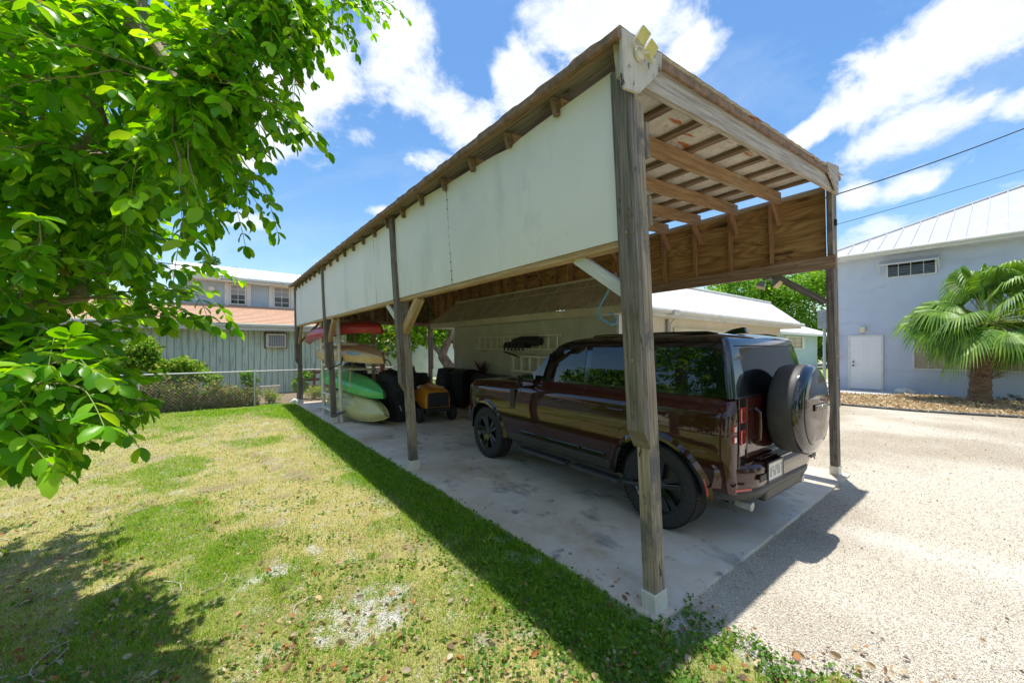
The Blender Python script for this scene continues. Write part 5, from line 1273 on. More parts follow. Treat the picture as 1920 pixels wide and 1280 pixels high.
# ---- chain link fence
def chain(nm, label, xa, xb, y, gate=None):
    t = thing(nm, label, 'fence', (xa, y, 0)); ms = mat('fence_wire', (.48, .48, .47), (.60, .60, .58), rough=.45, metal=.3, scale=40)
    b = MB(); b.tube([(xa, y, 1.05), (xb, y, 1.05)], .022, 8); b.build('top_rail', ms, t, smooth=True)
    x = xa
    while x < xb+.1:
        b = MB(); b.tube([(x, y, -.05), (x, y, 1.09), (x, y, 1.11)], [.027, .027, .015], 8); b.build('post', ms, t, smooth=True); x += (xb-xa)/round((xb-xa)/2.4)
    V = []; F = []; s_ = .088; Hh = 1.03; r_ = .0022
    n = int((xb-xa+Hh)/s_)
    def seg(p, q):
        d = (q-p).normalized(); u = Vector((0, 1, 0)); s2 = d.cross(u)
        k = len(V)
        for e_ in (p, q):
            V.extend([e_+u*r_, e_-u*r_*.5+s2*r_, e_-u*r_*.5-s2*r_])
        F.extend([[k, k+1, k+4, k+3], [k+1, k+2, k+5, k+4], [k+2, k, k+3, k+5]])
    for i in range(n):
        for sg in (0, 1):
            x0 = xa-Hh+i*s_ if sg == 0 else xa+i*s_
            z0, z1 = 0.0, Hh; a, c = x0, x0+(Hh if sg == 0 else -Hh)
            # clip to xa..xb
            def cl(xx, zz, ox, oz):
                if xx < xa: t_ = (xa-ox)/(xx-ox); return xa, oz+(zz-oz)*t_
                if xx > xb: t_ = (xb-ox)/(xx-ox); return xb, oz+(zz-oz)*t_
                return xx, zz
            if (a < xa and c < xa) or (a > xb and c > xb): continue
            A1 = cl(a, z0, c, z1); C1 = cl(c, z1, a, z0)
            seg(Vector((A1[0], y+(.004 if sg else -.004), A1[1]+.02)), Vector((C1[0], y+(.004 if sg else -.004), C1[1]+.02)))
    np_mesh('wire_mesh', [tuple(v) for v in V], F, ms, parent=t)
    return t
chain('chain_link_fence', 'galvanised chain link fence running along the far edge of the yard', -9.0, 6.3, 14.12)
# ================================================================== VEGETATION
def leafm(name, cols, rough=.35, trans=.35, coat=0):
    return attr_mat(name, rough=rough, bump=0, trans=trans)
M_bark = mat('grey_bark', (.20, .16, .12), (.42, .37, .31), rough=.9, scale=7, detail=8, bump=.8, bscale=16, stretch=(1, 1, .5))
M_barkp = mat('pale_branch_bark', (.26, .20, .12), (.40, .33, .20), rough=.8, scale=12, detail=6, bump=.4)
def pick(cols, n, var=.25):
    cols = np.array(cols); t = rng.random((n, 1)); i = rng.integers(0, len(cols), n); j = rng.integers(0, len(cols), n)
    return (cols[i]*t+cols[j]*(1-t))*(1-var+2*var*rng.random((n, 1)))
def curve(p0, p1, sag=0, n=8, wob=.03):
    p0 = Vector(p0); p1 = Vector(p1); L_ = (p1-p0).length; pts = []
    for i in range(n+1):
        t = i/n; p = p0.lerp(p1, t); p.z += sag*math.sin(math.pi*t)
        if 0 < i < n: p += Vector((random.uniform(-1, 1), random.uniform(-1, 1), random.uniform(-1, 1)))*wob*L_
        pts.append(p)
    return pts
# ---- the big tree whose crown hangs into the left of the picture
def big_tree():
    base = at(-700, 700, 2.6); base.z = 0
    t = thing('overhanging_tree', 'large leafy tree with glossy paired leaflets overhanging the lawn at the left', 'tree', base)
    P = [base, base+Vector((.05, .05, 1.2)), base+Vector((.2, .1, 2.4)), base+Vector((.25, .3, 3.6)), base+Vector((.3, .4, 5.2))]
    b = MB(); b.tube(P, [.24, .20, .17, .14, .09], 14); b.build('trunk', M_bark, t, smooth=True)
    # silhouette of the crown: sample view directions inside it and give each twig its own depth
    poly = [(-260, -90), (560, -90), (575, 0), (560, 50), (535, 90), (515, 160), (520, 215), (455, 270), (440, 330), (450, 365), (400, 375), (350, 400), (360, 470), (355, 545), (320, 580), (255, 575), (190, 610), (205, 650), (180, 690), (215, 745), (190, 800), (90, 850), (0, 885), (-260, 900)]
    def inside(x, y):
        c = False; j = len(poly)-1
        for i in range(len(poly)):
            xi, yi = poly[i]; xj, yj = poly[j]
            if (yi > y) != (yj > y) and x < (xj-xi)*(y-yi)/(yj-yi)+xi: c = not c
            j = i
        return c
    def depth(px, py):
        # upper right twigs are far, lower left ones hang close
        f = min(max((px+100)/800, 0), 1); g = min(max((700-py)/700, 0), 1)
        lo = 1.4+.75*f; hi = 4.1-1.95*min(max((px-230)/190, 0), 1); lo = min(lo, 1.62)
        if py > 600: lo, hi = 1.3, 2.0
        u = random.random(); return lo+(hi-lo)*u
    tips = []
    while len(tips) < 370:
        x = random.uniform(-260, 740); y = random.uniform(-90, 890)
        if not inside(x, y): continue
        if 480 < y < 700 and x < 200 and random.random() < .35: continue
        tips.append((x, y, depth(x, y)))
    for q in [(680, -8, 2.0), (650, 10, 2.0), (715, 0, 2.05), (600, 30, 2.0), (555, 120, 1.95), (545, 180, 1.9), (540, 215, 1.85), (495, 350, 2.0), (475, 370, 2.05), (440, 380, 2.1), (395, 560, 2.5), (380, 590, 2.6), (385, 500, 2.8), (340, 600, 2.2), (235, 750, 1.8), (240, 770, 1.75), (225, 815, 1.7), (110, 850, 1.4), (90, 862, 1.5), (30, 880, 1.4), (150, 800, 1.6), (200, 720, 1.9), (10, 830, 1.35), (60, 800, 1.45), (120, 770, 1.6), (60, 860, 1.4), (170, 770, 1.7), (30, 790, 1.5), (90, 740, 1.6), (10, 720, 1.6), (180, 815, 1.7)]: tips.append(q)
    lim = [base+Vector((.15, .1, 1.7)), base+Vector((.2, .1, 2.3)), base+Vector((.2, .2, 2.9)), base+Vector((.25, .3, 3.5)), base+Vector((.3, .35, 4.2))]
    # main limbs
    hubs = [at(*q) for q in [(-150, 120, 2.6), (-150, 420, 2.3), (-180, 640, 2.0), (60, 200, 2.7), (120, 420, 2.4), (60, 20, 2.6), (250, 60, 2.0), (-120, 760, 1.7), (150, 560, 2.3), (330, 150, 1.9), (-50, -150, 3.0), (300, -120, 2.1), (20, 640, 1.9)]]
    hubs.sort(key=lambda v: (v-base).length); nodes = [(p, .06) for p in lim]
    br = MB(); cnt = 0
    def attach(p, rmax):
        c = min(nodes, key=lambda nd: (nd[0]-p).length+.0*nd[1]); return c
    for h in hubs:
        c = attach(h, .05); pts = curve(c[0], h, .06, 8, .03); r0 = .042; r1 = .018
        b = MB(); b.tube(pts, [r0+(r1-r0)*i/(len(pts)-1) for i in range(len(pts))], 9); b.build('branch', M_barkp, t, smooth=True)
        for i, p in enumerate(pts[2:]): nodes.append((p, .02))
    # the visible pale branch running up to the right across the crown
    vb = [at(*q) for q in [(120, 400, 2.25), (175, 375, 2.2), (230, 300, 2.15), (300, 265, 2.15), (350, 240, 2.15), (420, 215, 2.2), (490, 172, 2.25)]]
    b = MB(); b.tube(vb, [.017, .016, .0145, .012, .010, .008, .005], 8); b.build('branch', M_barkp, t, smooth=True)
    vb2 = [at(*q) for q in [(400, 70, 1.95), (470, 40, 2.0), (540, 15, 2.0), (620, -20, 2.05)]]; b = MB(); b.tube(vb2, [.014, .012, .01, .006], 7); b.build('branch', M_barkp, t, smooth=True)
    vb3 = [at(*q) for q in [(200, 60, 2.4), (235, 110, 2.3), (275, 70, 2.3), (315, 35, 2.3)]]; b = MB(); b.tube(vb3, [.012, .012, .010, .007], 7); b.build('branch', M_barkp, t, smooth=True)
    for L_ in (vb, vb2, vb3): nodes.extend([(p, .01) for p in L_[1:]])
    tw = MB(); pos = []; fw = []; up = []; sc = []
    rach = MB()
    for (px, py, d) in tips:
        if py > 560: px, py = px-28, 560+(py-560)*.80
        p1 = at(px, py, d); c = min((nd[0] for nd in nodes), key=lambda v: (v-p1).length)
        v = p1-c; L_ = v.length
        if L_ > .9: c = p1-v.normalized()*.9; 
        pts = curve(c, p1, .04, 5, .03); tw.tube(pts, [.005, .0045, .004, .0035, .003, .002], 5, caps=False)
        dirn = (p1-c).normalized()
        K = random.randint(6, 9)
        for k in range(K):
            t_ = .25+.75*k/(K-1) if K > 1 else 1
            ii = min(int(t_*5), 4); o = pts[ii].lerp(pts[ii+1], t_*5-ii)
            side = Vector((random.gauss(0, 1), random.gauss(0, 1), random.gauss(0, .6))); side = (side-dirn*side.dot(dirn)); 
            if side.length < 1e-3: continue
            side.normalize(); rd = (dirn*random.uniform(.3, 1.0)+side*(1 if k < K-1 else .15)+Vector((0, 0, -.25))).normalized()
            RL_ = random.uniform(.13, .22); npair = random.randint(3, 5)
            q = []
            for m in range(npair+1):
                s_ = m/npair; pt = o+rd*RL_*s_+Vector((0, 0, -.05*s_*s_)); q.append(pt)
            rach.tube(q, [.0016]*len(q), 3, caps=False)
            sd = rd.cross(Vector((0, 0, 1)))
            if sd.length < .1: sd = Vector((1, 0, 0))
            sd.normalize()
            for m in range(1, npair+1):
                for sg in (-1, 1):
                    f_ = (sd*sg*random.uniform(.7, 1.1)+rd*random.uniform(.35, .8)+Vector((0, 0, random.uniform(-.75, .1)))).normalized()
                    pos.append(q[m]); fw.append(f_); up.append(Vector((random.gauss(0, .45), random.gauss(0, .45), 1))); sc.append(random.uniform(.055, .10)*(.6 if px > 520 and py < 90 else (.75 if px > 400 else 1)))
            pos.append(q[-1]); fw.append((rd+Vector((0, 0, -.3))).normalized()); up.append(Vector((random.gauss(0, .4), random.gauss(0, .4), 1))); sc.append(.07*(.6 if px > 520 and py < 90 else 1))
    tw.build('twigs', M_barkp, t, fixn=False)['kind'] = 'stuff'; rach.build('leaf_stalks', mat('green_stalk', (.22, .28, .06)), t, fixn=False)['kind'] = 'stuff'
    SCV = 1; pos = np.array(pos); fw = np.array(fw); up = np.array(up); sc = np.array(sc)
    # the lens side stays free: drop leaves too near the camera or outside the crown's outline
    dv = pos-np.array((0, 0, CAMH)); dep = dv[:, 0]*FW.x+dv[:, 1]*FW.y; k = (dep > 1.15) & (HOR-FPX*dv[:, 2]/np.maximum(dep, .1) < 885)
    pos, fw, up, sc = pos[k], fw[k], up[k], sc[k]; n = len(pos)
    V, F = instances(LEAF*np.array([1, .60, 1]), LEAFF, pos, rot_from(fw, up), sc)
    c = pick([(.06, .21, .010), (.13, .35, .014), (.09, .27, .014), (.34, .55, .03), (.20, .44, .02)], n, .32)
    yl = rng.random(n) < .005; c[yl] = np.array([.30, .24, .03])
    np_mesh('crown', V, F, attr_mat('glossy_leaves', rough=.30, bump=0, trans=.5), parent=t, tint=np.repeat(c, len(LEAF), 0), smooth=True)['kind'] = 'stuff'
    # a few seed pods on the pale branch
    for (px, py) in ((214, 322), (226, 330), (236, 312)):
        c0 = at(px, py, 2.13); b = MB(); b.lathe([(.001, -.022), (.008, -.012), (.011, 0), (.008, .012), (.001, .02)], c0, (random.uniform(-.4, .4), .2, -1), 8); b.build('seed_pod', mat('pod_brown', (.22, .10, .05), (.34, .18, .1)), t, smooth=True)
    print('leaves', n)
big_tree()
# ---- generic small-leaved trees for the distance
def blob_leaves(cs, rs, n, size, zs=.8, T=SL, droop=-.2):
    cs = np.array(cs); rs = np.array(rs); w_ = rs**2/np.sum(rs**2); i = rng.choice(len(cs), n, p=w_)
    d = rnd_dirs(n); r_ = (rng.random(n)**.45)[:, None]; pos = cs[i]+d*r_*rs[i][:, None]*np.array([1, 1, zs])
    fw = d+rnd_dirs(n)*.9; fw[:, 2] += droop; up = rnd_dirs(n, .8)
    return pos, rot_from(fw, up), size*(.6+.8*rng.random(n))
def tree(label, base, h, r, n, size, cols, trunk_r=.12, nb=18, cat='tree', nm='tree', group=None, flat=.8, low=.35, off=(0, 0), trans=.35, crownmat='tree_leaves'):
    base = Vector(base); t = thing(nm, label, cat, base, group=group)
    cs = []; rs = []
    for i in range(nb):
        a = random.uniform(0, 6.28); q = random.random()**.5*r*.72; z = h*(low+(1-low)*random.random()) ; k = 1-abs((z/h-(low+1)/2)/(1-low)*1.2)**2*.5
        cs.append((base.x+off[0]+math.cos(a)*q*k, base.y+off[1]+math.sin(a)*q*k, base.z+z*.92)); rs.append(r*random.uniform(.24, .42))
    b = MB(); top = Vector((base.x+off[0]*.6, base.y+off[1]*.6, base.z+h*low*1.1)); b.tube(curve(base, top, 0, 5, .04), [trunk_r*(1-.1*i) for i in range(6)], 9); b.build('trunk', M_bark, t, smooth=True)
    for c in cs[:8]:
        b = MB(); b.tube(curve(top, Vector(c), .05, 5, .05), [trunk_r*.45*(1-.15*i) for i in range(6)], 6); b.build('limb', M_bark, t, smooth=True)
    pos, ro, sc = blob_leaves(cs, rs, n, size)
    V, F = instances(SL, SLF, pos, ro, sc); np_mesh('crown', V, F, attr_mat(crownmat, rough=.45, bump=0, trans=trans), parent=t, tint=np.repeat(pick(cols, n, .3), 4, 0))['kind'] = 'stuff'
    return t
GR = [(.07, .20, .015), (.12, .29, .02), (.18, .38, .03), (.26, .45, .04)]
YG = [(.22, .38, .03), (.36, .46, .04), (.12, .28, .02), (.08, .2, .02)]
DG = [(.025, .08, .012), (.05, .13, .02), (.08, .18, .025)]
A = at(1500, 640, 42); tree('bright green broadleaf tree behind the garage roof, nearest the right front post', (A.x, A.y, 0), 11.0, 5.2, 22000, .26, GR+[(.24, .42, .04)], nb=34, low=.15)
A = at(1400, 640, 44); tree('rounded green tree behind the white garage roof under the middle of the header', (A.x, A.y, 0), 11.4, 4.6, 15000, .26, GR, nb=26, low=.2)
A = at(1300, 640, 30); tree('sparse green tree showing just above the garage roof ridge', (A.x, A.y, 0), 6.8, 2.6, 5000, .17, GR, nb=16, low=.3)
A = at(1552, 640, 35); tree('low dark bush between the blue cottage and the right front post', (A.x, A.y, 0), 3.4, 1.6, 4000, .15, DG, nb=10, low=.1)
A = at(385, 560, 33); tree('tall casuarina tree behind the two storey house, beside the big leaf crown', (A.x, A.y, 0), 9.8, 2.3, 9000, .16, DG, nb=20, low=.2)
A = at(436, 560, 36); tree('small tree top peeking over the white upper roof of the two storey house', (A.x, A.y, 0), 9.6, .9, 1600, .14, DG, nb=6, low=.5)
# yellow-green tree beyond the back fence with leaning trunk
A = at(714, 690, 19.5); A.z = 0
tree('yellow green tree with a dark leaning trunk beyond the back fence', A, 4.6, 2.6, 8500, .16, YG, nb=20, low=.48, trunk_r=.16, off=(-.3, .3))
A = at(770, 690, 20.5); A.z = 0; tree('deep green tree beyond the back fence, left of the gnarled trunk', A, 4.4, 2.2, 7000, .15, GR, nb=16, low=.5, trunk_r=.1, off=(.3, .3))
A = at(905, 690, 20.5); A.z = 0; tree('shaded green tree beyond the fence, mostly behind the garage wall', A, 4.6, 2.2, 6000, .15, DG+GR, nb=14, low=.5)
# gnarled grey frangipani-like trunk by the back corner of the garage
gt = at(866, 715, 15.6); gt.z = 0
t = thing('gnarled_tree', 'thick gnarled grey tree trunk forking beside the back corner of the garage', 'tree', gt)
def pl(L_, d=15.6): return [at(x, y, d) for x, y in L_]
for nm_, L_, rr_ in (('trunk', [(876, 735), (868, 716), (856, 700), (842, 683), (832, 668), (826, 660)], [.24, .22, .21, .20, .19, .15]),
                     ('limb', [(828, 664), (835, 648), (846, 632), (852, 618), (846, 604)], [.17, .15, .14, .13, .09]),
                     ('limb', [(828, 665), (818, 655), (806, 640), (796, 628), (780, 617), (765, 608)], [.12, .09, .07, .06, .05, .04]),
                     ('limb', [(852, 622), (862, 608), (868, 596)], [.12, .10, .07]), ('limb', [(850, 622), (836, 612), (824, 603)], [.10, .08, .06]),
                     ('trunk', [(874, 722), (866, 690), (858, 655), (853, 625)], [.20, .19, .18, .15])):
    b = MB(); P = pl(L_); P = [p+Vector((random.uniform(-.04, .04), random.uniform(-.06, .06), 0)) for p in P]; b.tube(P, rr_, 12); b.build(nm_, M_bark, t, smooth=True)
pos, ro, sc = blob_leaves([tuple(at(770, 600, 15.4)), tuple(at(850, 592, 15.8)), tuple(at(815, 590, 15.5))], [.8, .8, .7], 2500, .14)
V, F = instances(SL, SLF, pos, ro, sc); np_mesh('crown', V, F, attr_mat('tree_leaves'), parent=t, tint=np.repeat(pick(GR, 2500, .3), 4, 0))['kind'] = 'stuff'
# ---- shrubs and weeds along the fence
def shrub(label, c, r, h, n, size, cols, nm='shrub', stems=4, group=None, dry=False):
    c = Vector(c); t = thing(nm, label, 'shrub', c, group=group)
    cs = []; rs = []
    for i in range(stems*2):
        a = random.uniform(0, 6.28); q = random.random()*r*.7; z = h*random.uniform(.35, .92); cs.append((c.x+math.cos(a)*q, c.y+math.sin(a)*q*.6, c.z+z)); rs.append(r*random.uniform(.25, .45))
    b = MB()
    for i in range(stems): b.tube(curve(c+Vector((random.uniform(-.1, .1), random.uniform(-.1, .1), 0)), Vector(cs[i]), 0, 4, .05), [.018, .016, .014, .011, .008], 6)
    b.build('stems', mat('stem_brown', (.16, .10, .05), (.3, .2, .1)), t, smooth=True)['kind'] = 'stuff'
    pos, ro, sc = blob_leaves(cs, rs, n, size); V, F = instances(SL*np.array([1, .8 if not dry else .3, 1]), SLF, pos, ro, sc); V[:, 2] = np.maximum(V[:, 2], .005)
    np_mesh('foliage', V, F, attr_mat('tree_leaves'), parent=t, tint=np.repeat(pick(cols, n, .3), 4, 0))['kind'] = 'stuff'; return t
BR = [(.30, .20, .10), (.20, .13, .07), (.36, .27, .14), (.12, .12, .04)]
YB = [(.30, .38, .05), (.42, .44, .10), (.18, .32, .04)]
def fx(px, y=14.6): p = onY(px, 700, y); p.z = 0; return p
SH = [(240, 15.0, .75, 2.15, 2600, .11, YB+GR, 'tall yellowish shrub against the siding, nearest the big tree', 0), (300, 14.9, .75, 1.95, 2600, .11, GR+YB, 'bushy bright green shrub in the middle of the siding wall', 0), (355, 14.9, .55, 1.45, 1500, .10, YB+GR, 'smaller bright shrub right of the bushy one behind the fence', 0),
      (185, 15.2, .7, 1.8, 1800, .11, YB, 'pale variegated shrub seen through the hanging leaves', 0), (395, 14.7, .45, 1.15, 900, .10, YB+GR, 'ragged yellow green shrub at the right end of the vine tangle', 0), (330, 14.55, .4, .8, 800, .09, YB, 'bright weed clump among the dry vines', 1), (470, 14.7, .35, 1.05, 700, .09, GR, 'thin green shrub behind the fence below the air conditioner', 0), (415, 14.6, .4, .62, 900, .10, YB, 'yellow green weed clump behind the fence in the middle', 1),
      (510, 14.5, .35, .42, 700, .09, YB, 'low yellow weed clump just left of the far corner post', 1), (590, 14.7, .5, .55, 900, .09, YB, 'yellow weeds behind the rack left pipe at the fence', 1), (440, 14.45, .4, .45, 700, .09, YB+BR, 'half dry weed clump left of the thin green shrub', 1),
      (560, 15.1, .4, .9, 800, .10, GR, 'dark green weed clump behind the far corner post', 0), (845, 15.0, .7, .62, 1600, .10, GR, 'low green plants around the foot of the gnarled trunk', 0), (800, 14.8, .5, .38, 1000, .09, GR+YB, 'low green plants behind the back right post', 0), (660, 14.9, .6, .4, 900, .09, BR, 'brown dry weeds behind the kayak rack', 1)]
for (px, y, r_, h_, n_, s_, c_, lb, dr) in SH: shrub(lb, fx(px, y), r_, h_, n_, s_, c_, 'weed_clump' if dr else 'shrub', dry=bool(dr))
for i, (px, w_, hh, lb) in enumerate([(225, 1.0, .95, 'dense brown dry vine tangle at the left end of the visible fence'), (290, .95, .85, 'brown vine tangle below the bushy shrub'), (345, .8, .70, 'brown vine tangle around the dark gap behind the fence'), (395, .7, .62, 'low dry vine tangle in the middle of the fence'), (445, .55, .45, 'smallest dry vine tangle towards the air conditioner'), (165, .9, .9, 'dry vine tangle half hidden by the hanging leaves')]):
    c = fx(px, 14.25); t = thing('vine_tangle', lb, 'dry vines', c); b = MB()
    for k in range(150):
        a = Vector((c.x+random.uniform(-w_, w_), c.y+random.uniform(-.15, .35), random.uniform(0, hh*.4))); e_ = a+Vector((random.uniform(-.3, .3), random.uniform(-.1, .1), random.uniform(.05, hh*.6))); b.tube(curve(a, e_, .05, 3, .12), .005, 3, caps=False)
    b.build('vines', mat('dry_vine', (.22, .15, .09), (.40, .29, .18), scale=3), t, fixn=False)['kind'] = 'stuff'
    n = 1900; qx = c.x+(rng.random(n)*2-1)*w_; pos = np.stack([qx, c.y-.1+.45*rng.random(n), hh*rng.random(n)**1.3*(.45+1.1*fbm(qx, qx*0, 2.2, 5+i, 3))], -1)
    V, F = instances(SL*np.array([1, .6, 1]), SLF, pos, rot_from(rnd_dirs(n), rnd_dirs(n, .8)), .05+.07*rng.random(n)); V[:, 2] = np.maximum(V[:, 2], .004)
    np_mesh('dead_leaves', V, F, attr_mat('tree_leaves'), parent=t, tint=np.repeat(np.where((rng.random((n, 1)) < .38), pick(YB+GR, n, .3), pick(BR, n, .3)), 4, 0))['kind'] = 'stuff'
# soil strip at the foot of the fence
M_soil = mat('leafy_soil', (.12, .085, .05), (.30, .22, .14), rough=.95, scale=14, detail=8, bump=.8, spots=[((.42, .34, .22), 9, .60, .70)])
strip('soil_strip', [(-9, 13.98), (2.3, 13.98), (2.3, 14.02), (9, 14.02), (9, 17.9), (-9, 17.9)], .003, M_soil)
# ---- trees along the street behind and to the left of the camera (they show in the paint and glass)
for i, (x, y, h_, r_) in enumerate([(-13, 4, 5.5, 3.2), (-14, 9.5, 6, 3.2), (-12.5, 14.5, 5, 2.6), (-12, -2.5, 6.5, 3.6), (-7, -8, 7, 3.8), (2, -13, 7, 4), (9, -14, 6.5, 4), (16, -14, 6, 3.6), (-15, 20, 6.5, 3.4)]):
    tree('leafy green yard tree outside the picture, mirrored in the car', (x, y, 0), h_, r_, 5000, .30, GR+DG, nb=18, low=.22, group='trees around the yard')
# ---- fan palm
def palm():
    g = gnd(1835, 757); base = Vector((19.4, .62, 0)); t = thing('fan_palm', 'stout fan palm with shaggy brown trunk in the mulch bed before the blue house', 'palm', base)
    mt = mat('palm_trunk', (.10, .06, .04), (.30, .20, .13), rough=.95, scale=5, detail=7, stretch=(1, 1, 5), bump=.9, bscale=9)
    ax = [base+Vector((0, 0, 0)), base+Vector((0, 0, .25)), base+Vector((.0, -.02, .9)), base+Vector((.03, -.06, 1.4)), base+Vector((.08, -.14, 1.9)), base+Vector((.10, -.18, 2.3))]
    b = MB(); P = []; rr = []
    for i in range(30):
        q = i/29*5; k = min(int(q), 4); P.append(ax[k].lerp(ax[k+1], q-k)); rr.append(float(np.interp(i/29, [0, .08, .3, .6, .85, 1], [.38, .29, .24, .24, .28, .22]))+(.012 if i % 2 else -.012))
    b.tube(P, rr, 20); b.build('trunk', mt, t, smooth=True, angle=80)
    b = MB()   # old leaf bases
    for i in range(260):
        z = random.uniform(.8, 2.25); a = random.uniform(0, 6.28); c = base.lerp(ax[5], min(1, z/2.3)); c.z = z
        d = Vector((math.cos(a), math.sin(a), 0)); p0 = c+d*.24; L_ = random.uniform(.12, .42)
        b.board(p0, p0+d*L_*.75+Vector((0, 0, random.uniform(-.25, .35)*L_)), .05, .014, (0, 0, 1), taper=.4)
    b.build('leaf_bases', mat('palm_fibre', (.13, .07, .035), (.34, .20, .10), rough=.95, scale=20), t, fixn=False)['kind'] = 'stuff'
    crown = ax[5]+Vector((0, 0, .25))
    NF = 50
    for k in range(NF):
        az_ = k*2.399+random.uniform(-.2, .2); e_ = R(84)-(((k*.7548+.13) % 1))**.85*R(98)+random.uniform(-.12, .12)
        d = Vector((math.cos(az_)*math.cos(e_), math.sin(az_)*math.cos(e_), math.sin(e_)))
        Lp = random.uniform(1.1, 1.6); pet = [crown+d*Lp*q+Vector((0, 0, -.28*q*q*(1 if e_ < 1 else .3))) for q in (0, .25, .5, .75, 1)]
        if pet[-1].x > 21.2: 
            Lp *= .75; pet = [crown+d*Lp*q+Vector((0, 0, -.28*q*q)) for q in (0, .25, .5, .75, 1)]
        fr = thing('frond_tmp', None, None, base) if 0 else None
        b = MB(); b.tube(pet, [.022, .018, .015, .013, .012], 5); 
        hub = pet[-1]; f = (pet[-1]-pet[-2]).normalized(); sd = f.cross(Vector((0, 0, 1)))
        if sd.length < .1: sd = Vector((1, 0, 0))
        sd.normalize(); upv = sd.cross(f).normalized(); rl = random.uniform(-.75, .75); sd, upv = sd*math.cos(rl)+upv*math.sin(rl), upv*math.cos(rl)-sd*math.sin(rl)
        NSEG = 40; LB = random.uniform(.85, 1.2)
        for s_ in range(NSEG):
            a = R(-118+236*s_/(NSEG-1)); sd2 = (f*math.cos(a)+sd*math.sin(a)).normalized(); w0 = .032
            Ls = LB*(1-.22*abs(a)/2.06)*random.uniform(.92, 1.06); perp = upv.cross(sd2).normalized()
            rows = []
            for q, wk in ((0.02, .15), (.35, 1.0), (.62, .95), (.84, .5), (1.0, .04)):
                c = hub+sd2*Ls*q*(1-.18*max(0, q-.5))+upv*(-.06*math.cos(a)*q)+Vector((0, 0, -.16*q*q-1.25*Ls*max(0, q-.5)**1.5))+upv*.02*math.sin(s_*math.pi)
                fold = .012*wk
                rows.append([c-perp*w0*wk-upv*fold, c+upv*fold, c+perp*w0*wk-upv*fold])
            b.grid(rows, 1)
        b.build('frond', [mat('palm_stalk', (.25, .32, .06)), attr_mat('x') if 0 else mat('palm_leaf', (.09, .22, .025), (.26, .42, .06), rough=.5, island=((.55, .6, .5), (1.2, 1.15, 1)), scale=2, trans=.3)], t, fixn=False, smooth=False)
palm()

def chips():
    n = 26000; u = rng.random(n); y = -3+9.5*rng.random(n); x = np.interp(y, [-3, -1.6, -.2, .6, 1.6, 2.4, 3.5, 5.2, 8], [17.6, 16.9, 16.2, 15.85, 15.5, 15.42, 15.45, 15.2, 14.6]); xr = np.interp(y, [-3, 2.5, 2.8, 4, 5, 6.5], [20.7, 20.6, 19.6, 19.2, 18.2, 16.4]); x = x+(xr-x)*u
    V, F = instances(SL*np.array([1, .5, 1]), SLF, np.stack([x, y, .02+.03*rng.random(n)], -1), rot_from(rnd_dirs(n, 0, .4), rnd_dirs(n, 1)), .05+.07*rng.random(n))
    o = np_mesh('mulch_chips', V, F, attr_mat('dry_leaves'), tint=np.repeat(pick([(.62, .52, .32), (.48, .36, .19), (.30, .20, .10), (.56, .46, .30)], n, .3), 4, 0), kind='stuff'); tag(o, 'straw coloured chips and dead fronds covering the bed under the palm', 'mulch')
chips()
# ================================================================== THINGS UNDER AND AROUND THE CARPORT
M_alu = mat('dull_aluminium', (.80, .75, .60), (.88, .84, .72), rough=.45, metal=.1, scale=20)
WX = gx-.012
def wp(px, py, off=.06): p = onX(px, py, gx-off); return p
def ladder(label, pA, pB, hgt, nr, x, double=False):
    """hung on its side: rails run along Y"""
    t = thing('ladder', label, 'ladder', (x, (pA+pB)/2, 0)); 
    z0 = hgt[0]; z1 = hgt[1]
    for z in (z0, z1): b = MB(); b.board((x, pA, z), (x, pB, z), .07, .035, (0, 0, 1)); b.build('rail', M_alu, t, bevel=.004)
    for i in range(nr):
        y = pA+(pB-pA)*(i+.6)/nr; b = MB(); b.tube([(x, y, z0), (x, y, z1)], .018, 7); b.build('rung', M_alu, t, smooth=True)
    return t
A = onX(892, 0, gx-.1); B_ = onX(1050, 0, gx-.1)
za, zb = onX(970, 630, gx-.1).z, onX(970, 654, gx-.1).z
ladder('long aluminium extension ladder hung on its side on the stucco wall', A.y, B_.y, (za, zb), 12, gx-.07)
t = ladder('second section of the extension ladder, against the wall behind the long one', A.y-.1, B_.y+.25, (za+.01, zb+.01), 12, gx-.025) if 0 else None
b = MB(); b.board((gx-.03, A.y-.15, za+.06), (gx-.03, B_.y+.2, za+.06), .02, .03); b.board((gx-.03, A.y-.15, zb-.03), (gx-.03, B_.y+.2, zb-.03), .02, .03)
A2 = onX(960, 0, gx-.2); B2 = onX(1060, 0, gx-.2); zc, zd = onX(1000, 668, gx-.2).z, onX(1000, 697, gx-.2).z
t = thing('step_ladder', 'folded aluminium step ladder hung below the long ladder on the stucco wall', 'ladder', (gx-.12, A2.y, 0))
for x in (gx-.22, gx-.08):
    for z in (zc, zd): b = MB(); b.board((x, A2.y, z), (x, B2.y, z-.02), .03, .05, (0, 0, 1)); b.build('rail', M_alu, t, bevel=.004)
for i in range(6):
    y = A2.y+(B2.y-A2.y)*(i+.3)/6; b = MB(); b.board((gx-.22, y, zd), (gx-.22, y, zc), .075, .02, (1, 0, 0)); b.build('step', M_alu, t)
b = MB(); b.board((gx-.24, A2.y+.25, zc+.10), (gx-.24, A2.y-.35, zc-.02), .10, .025); b.build('top_cap', M_plastic, t, bevel=.004)
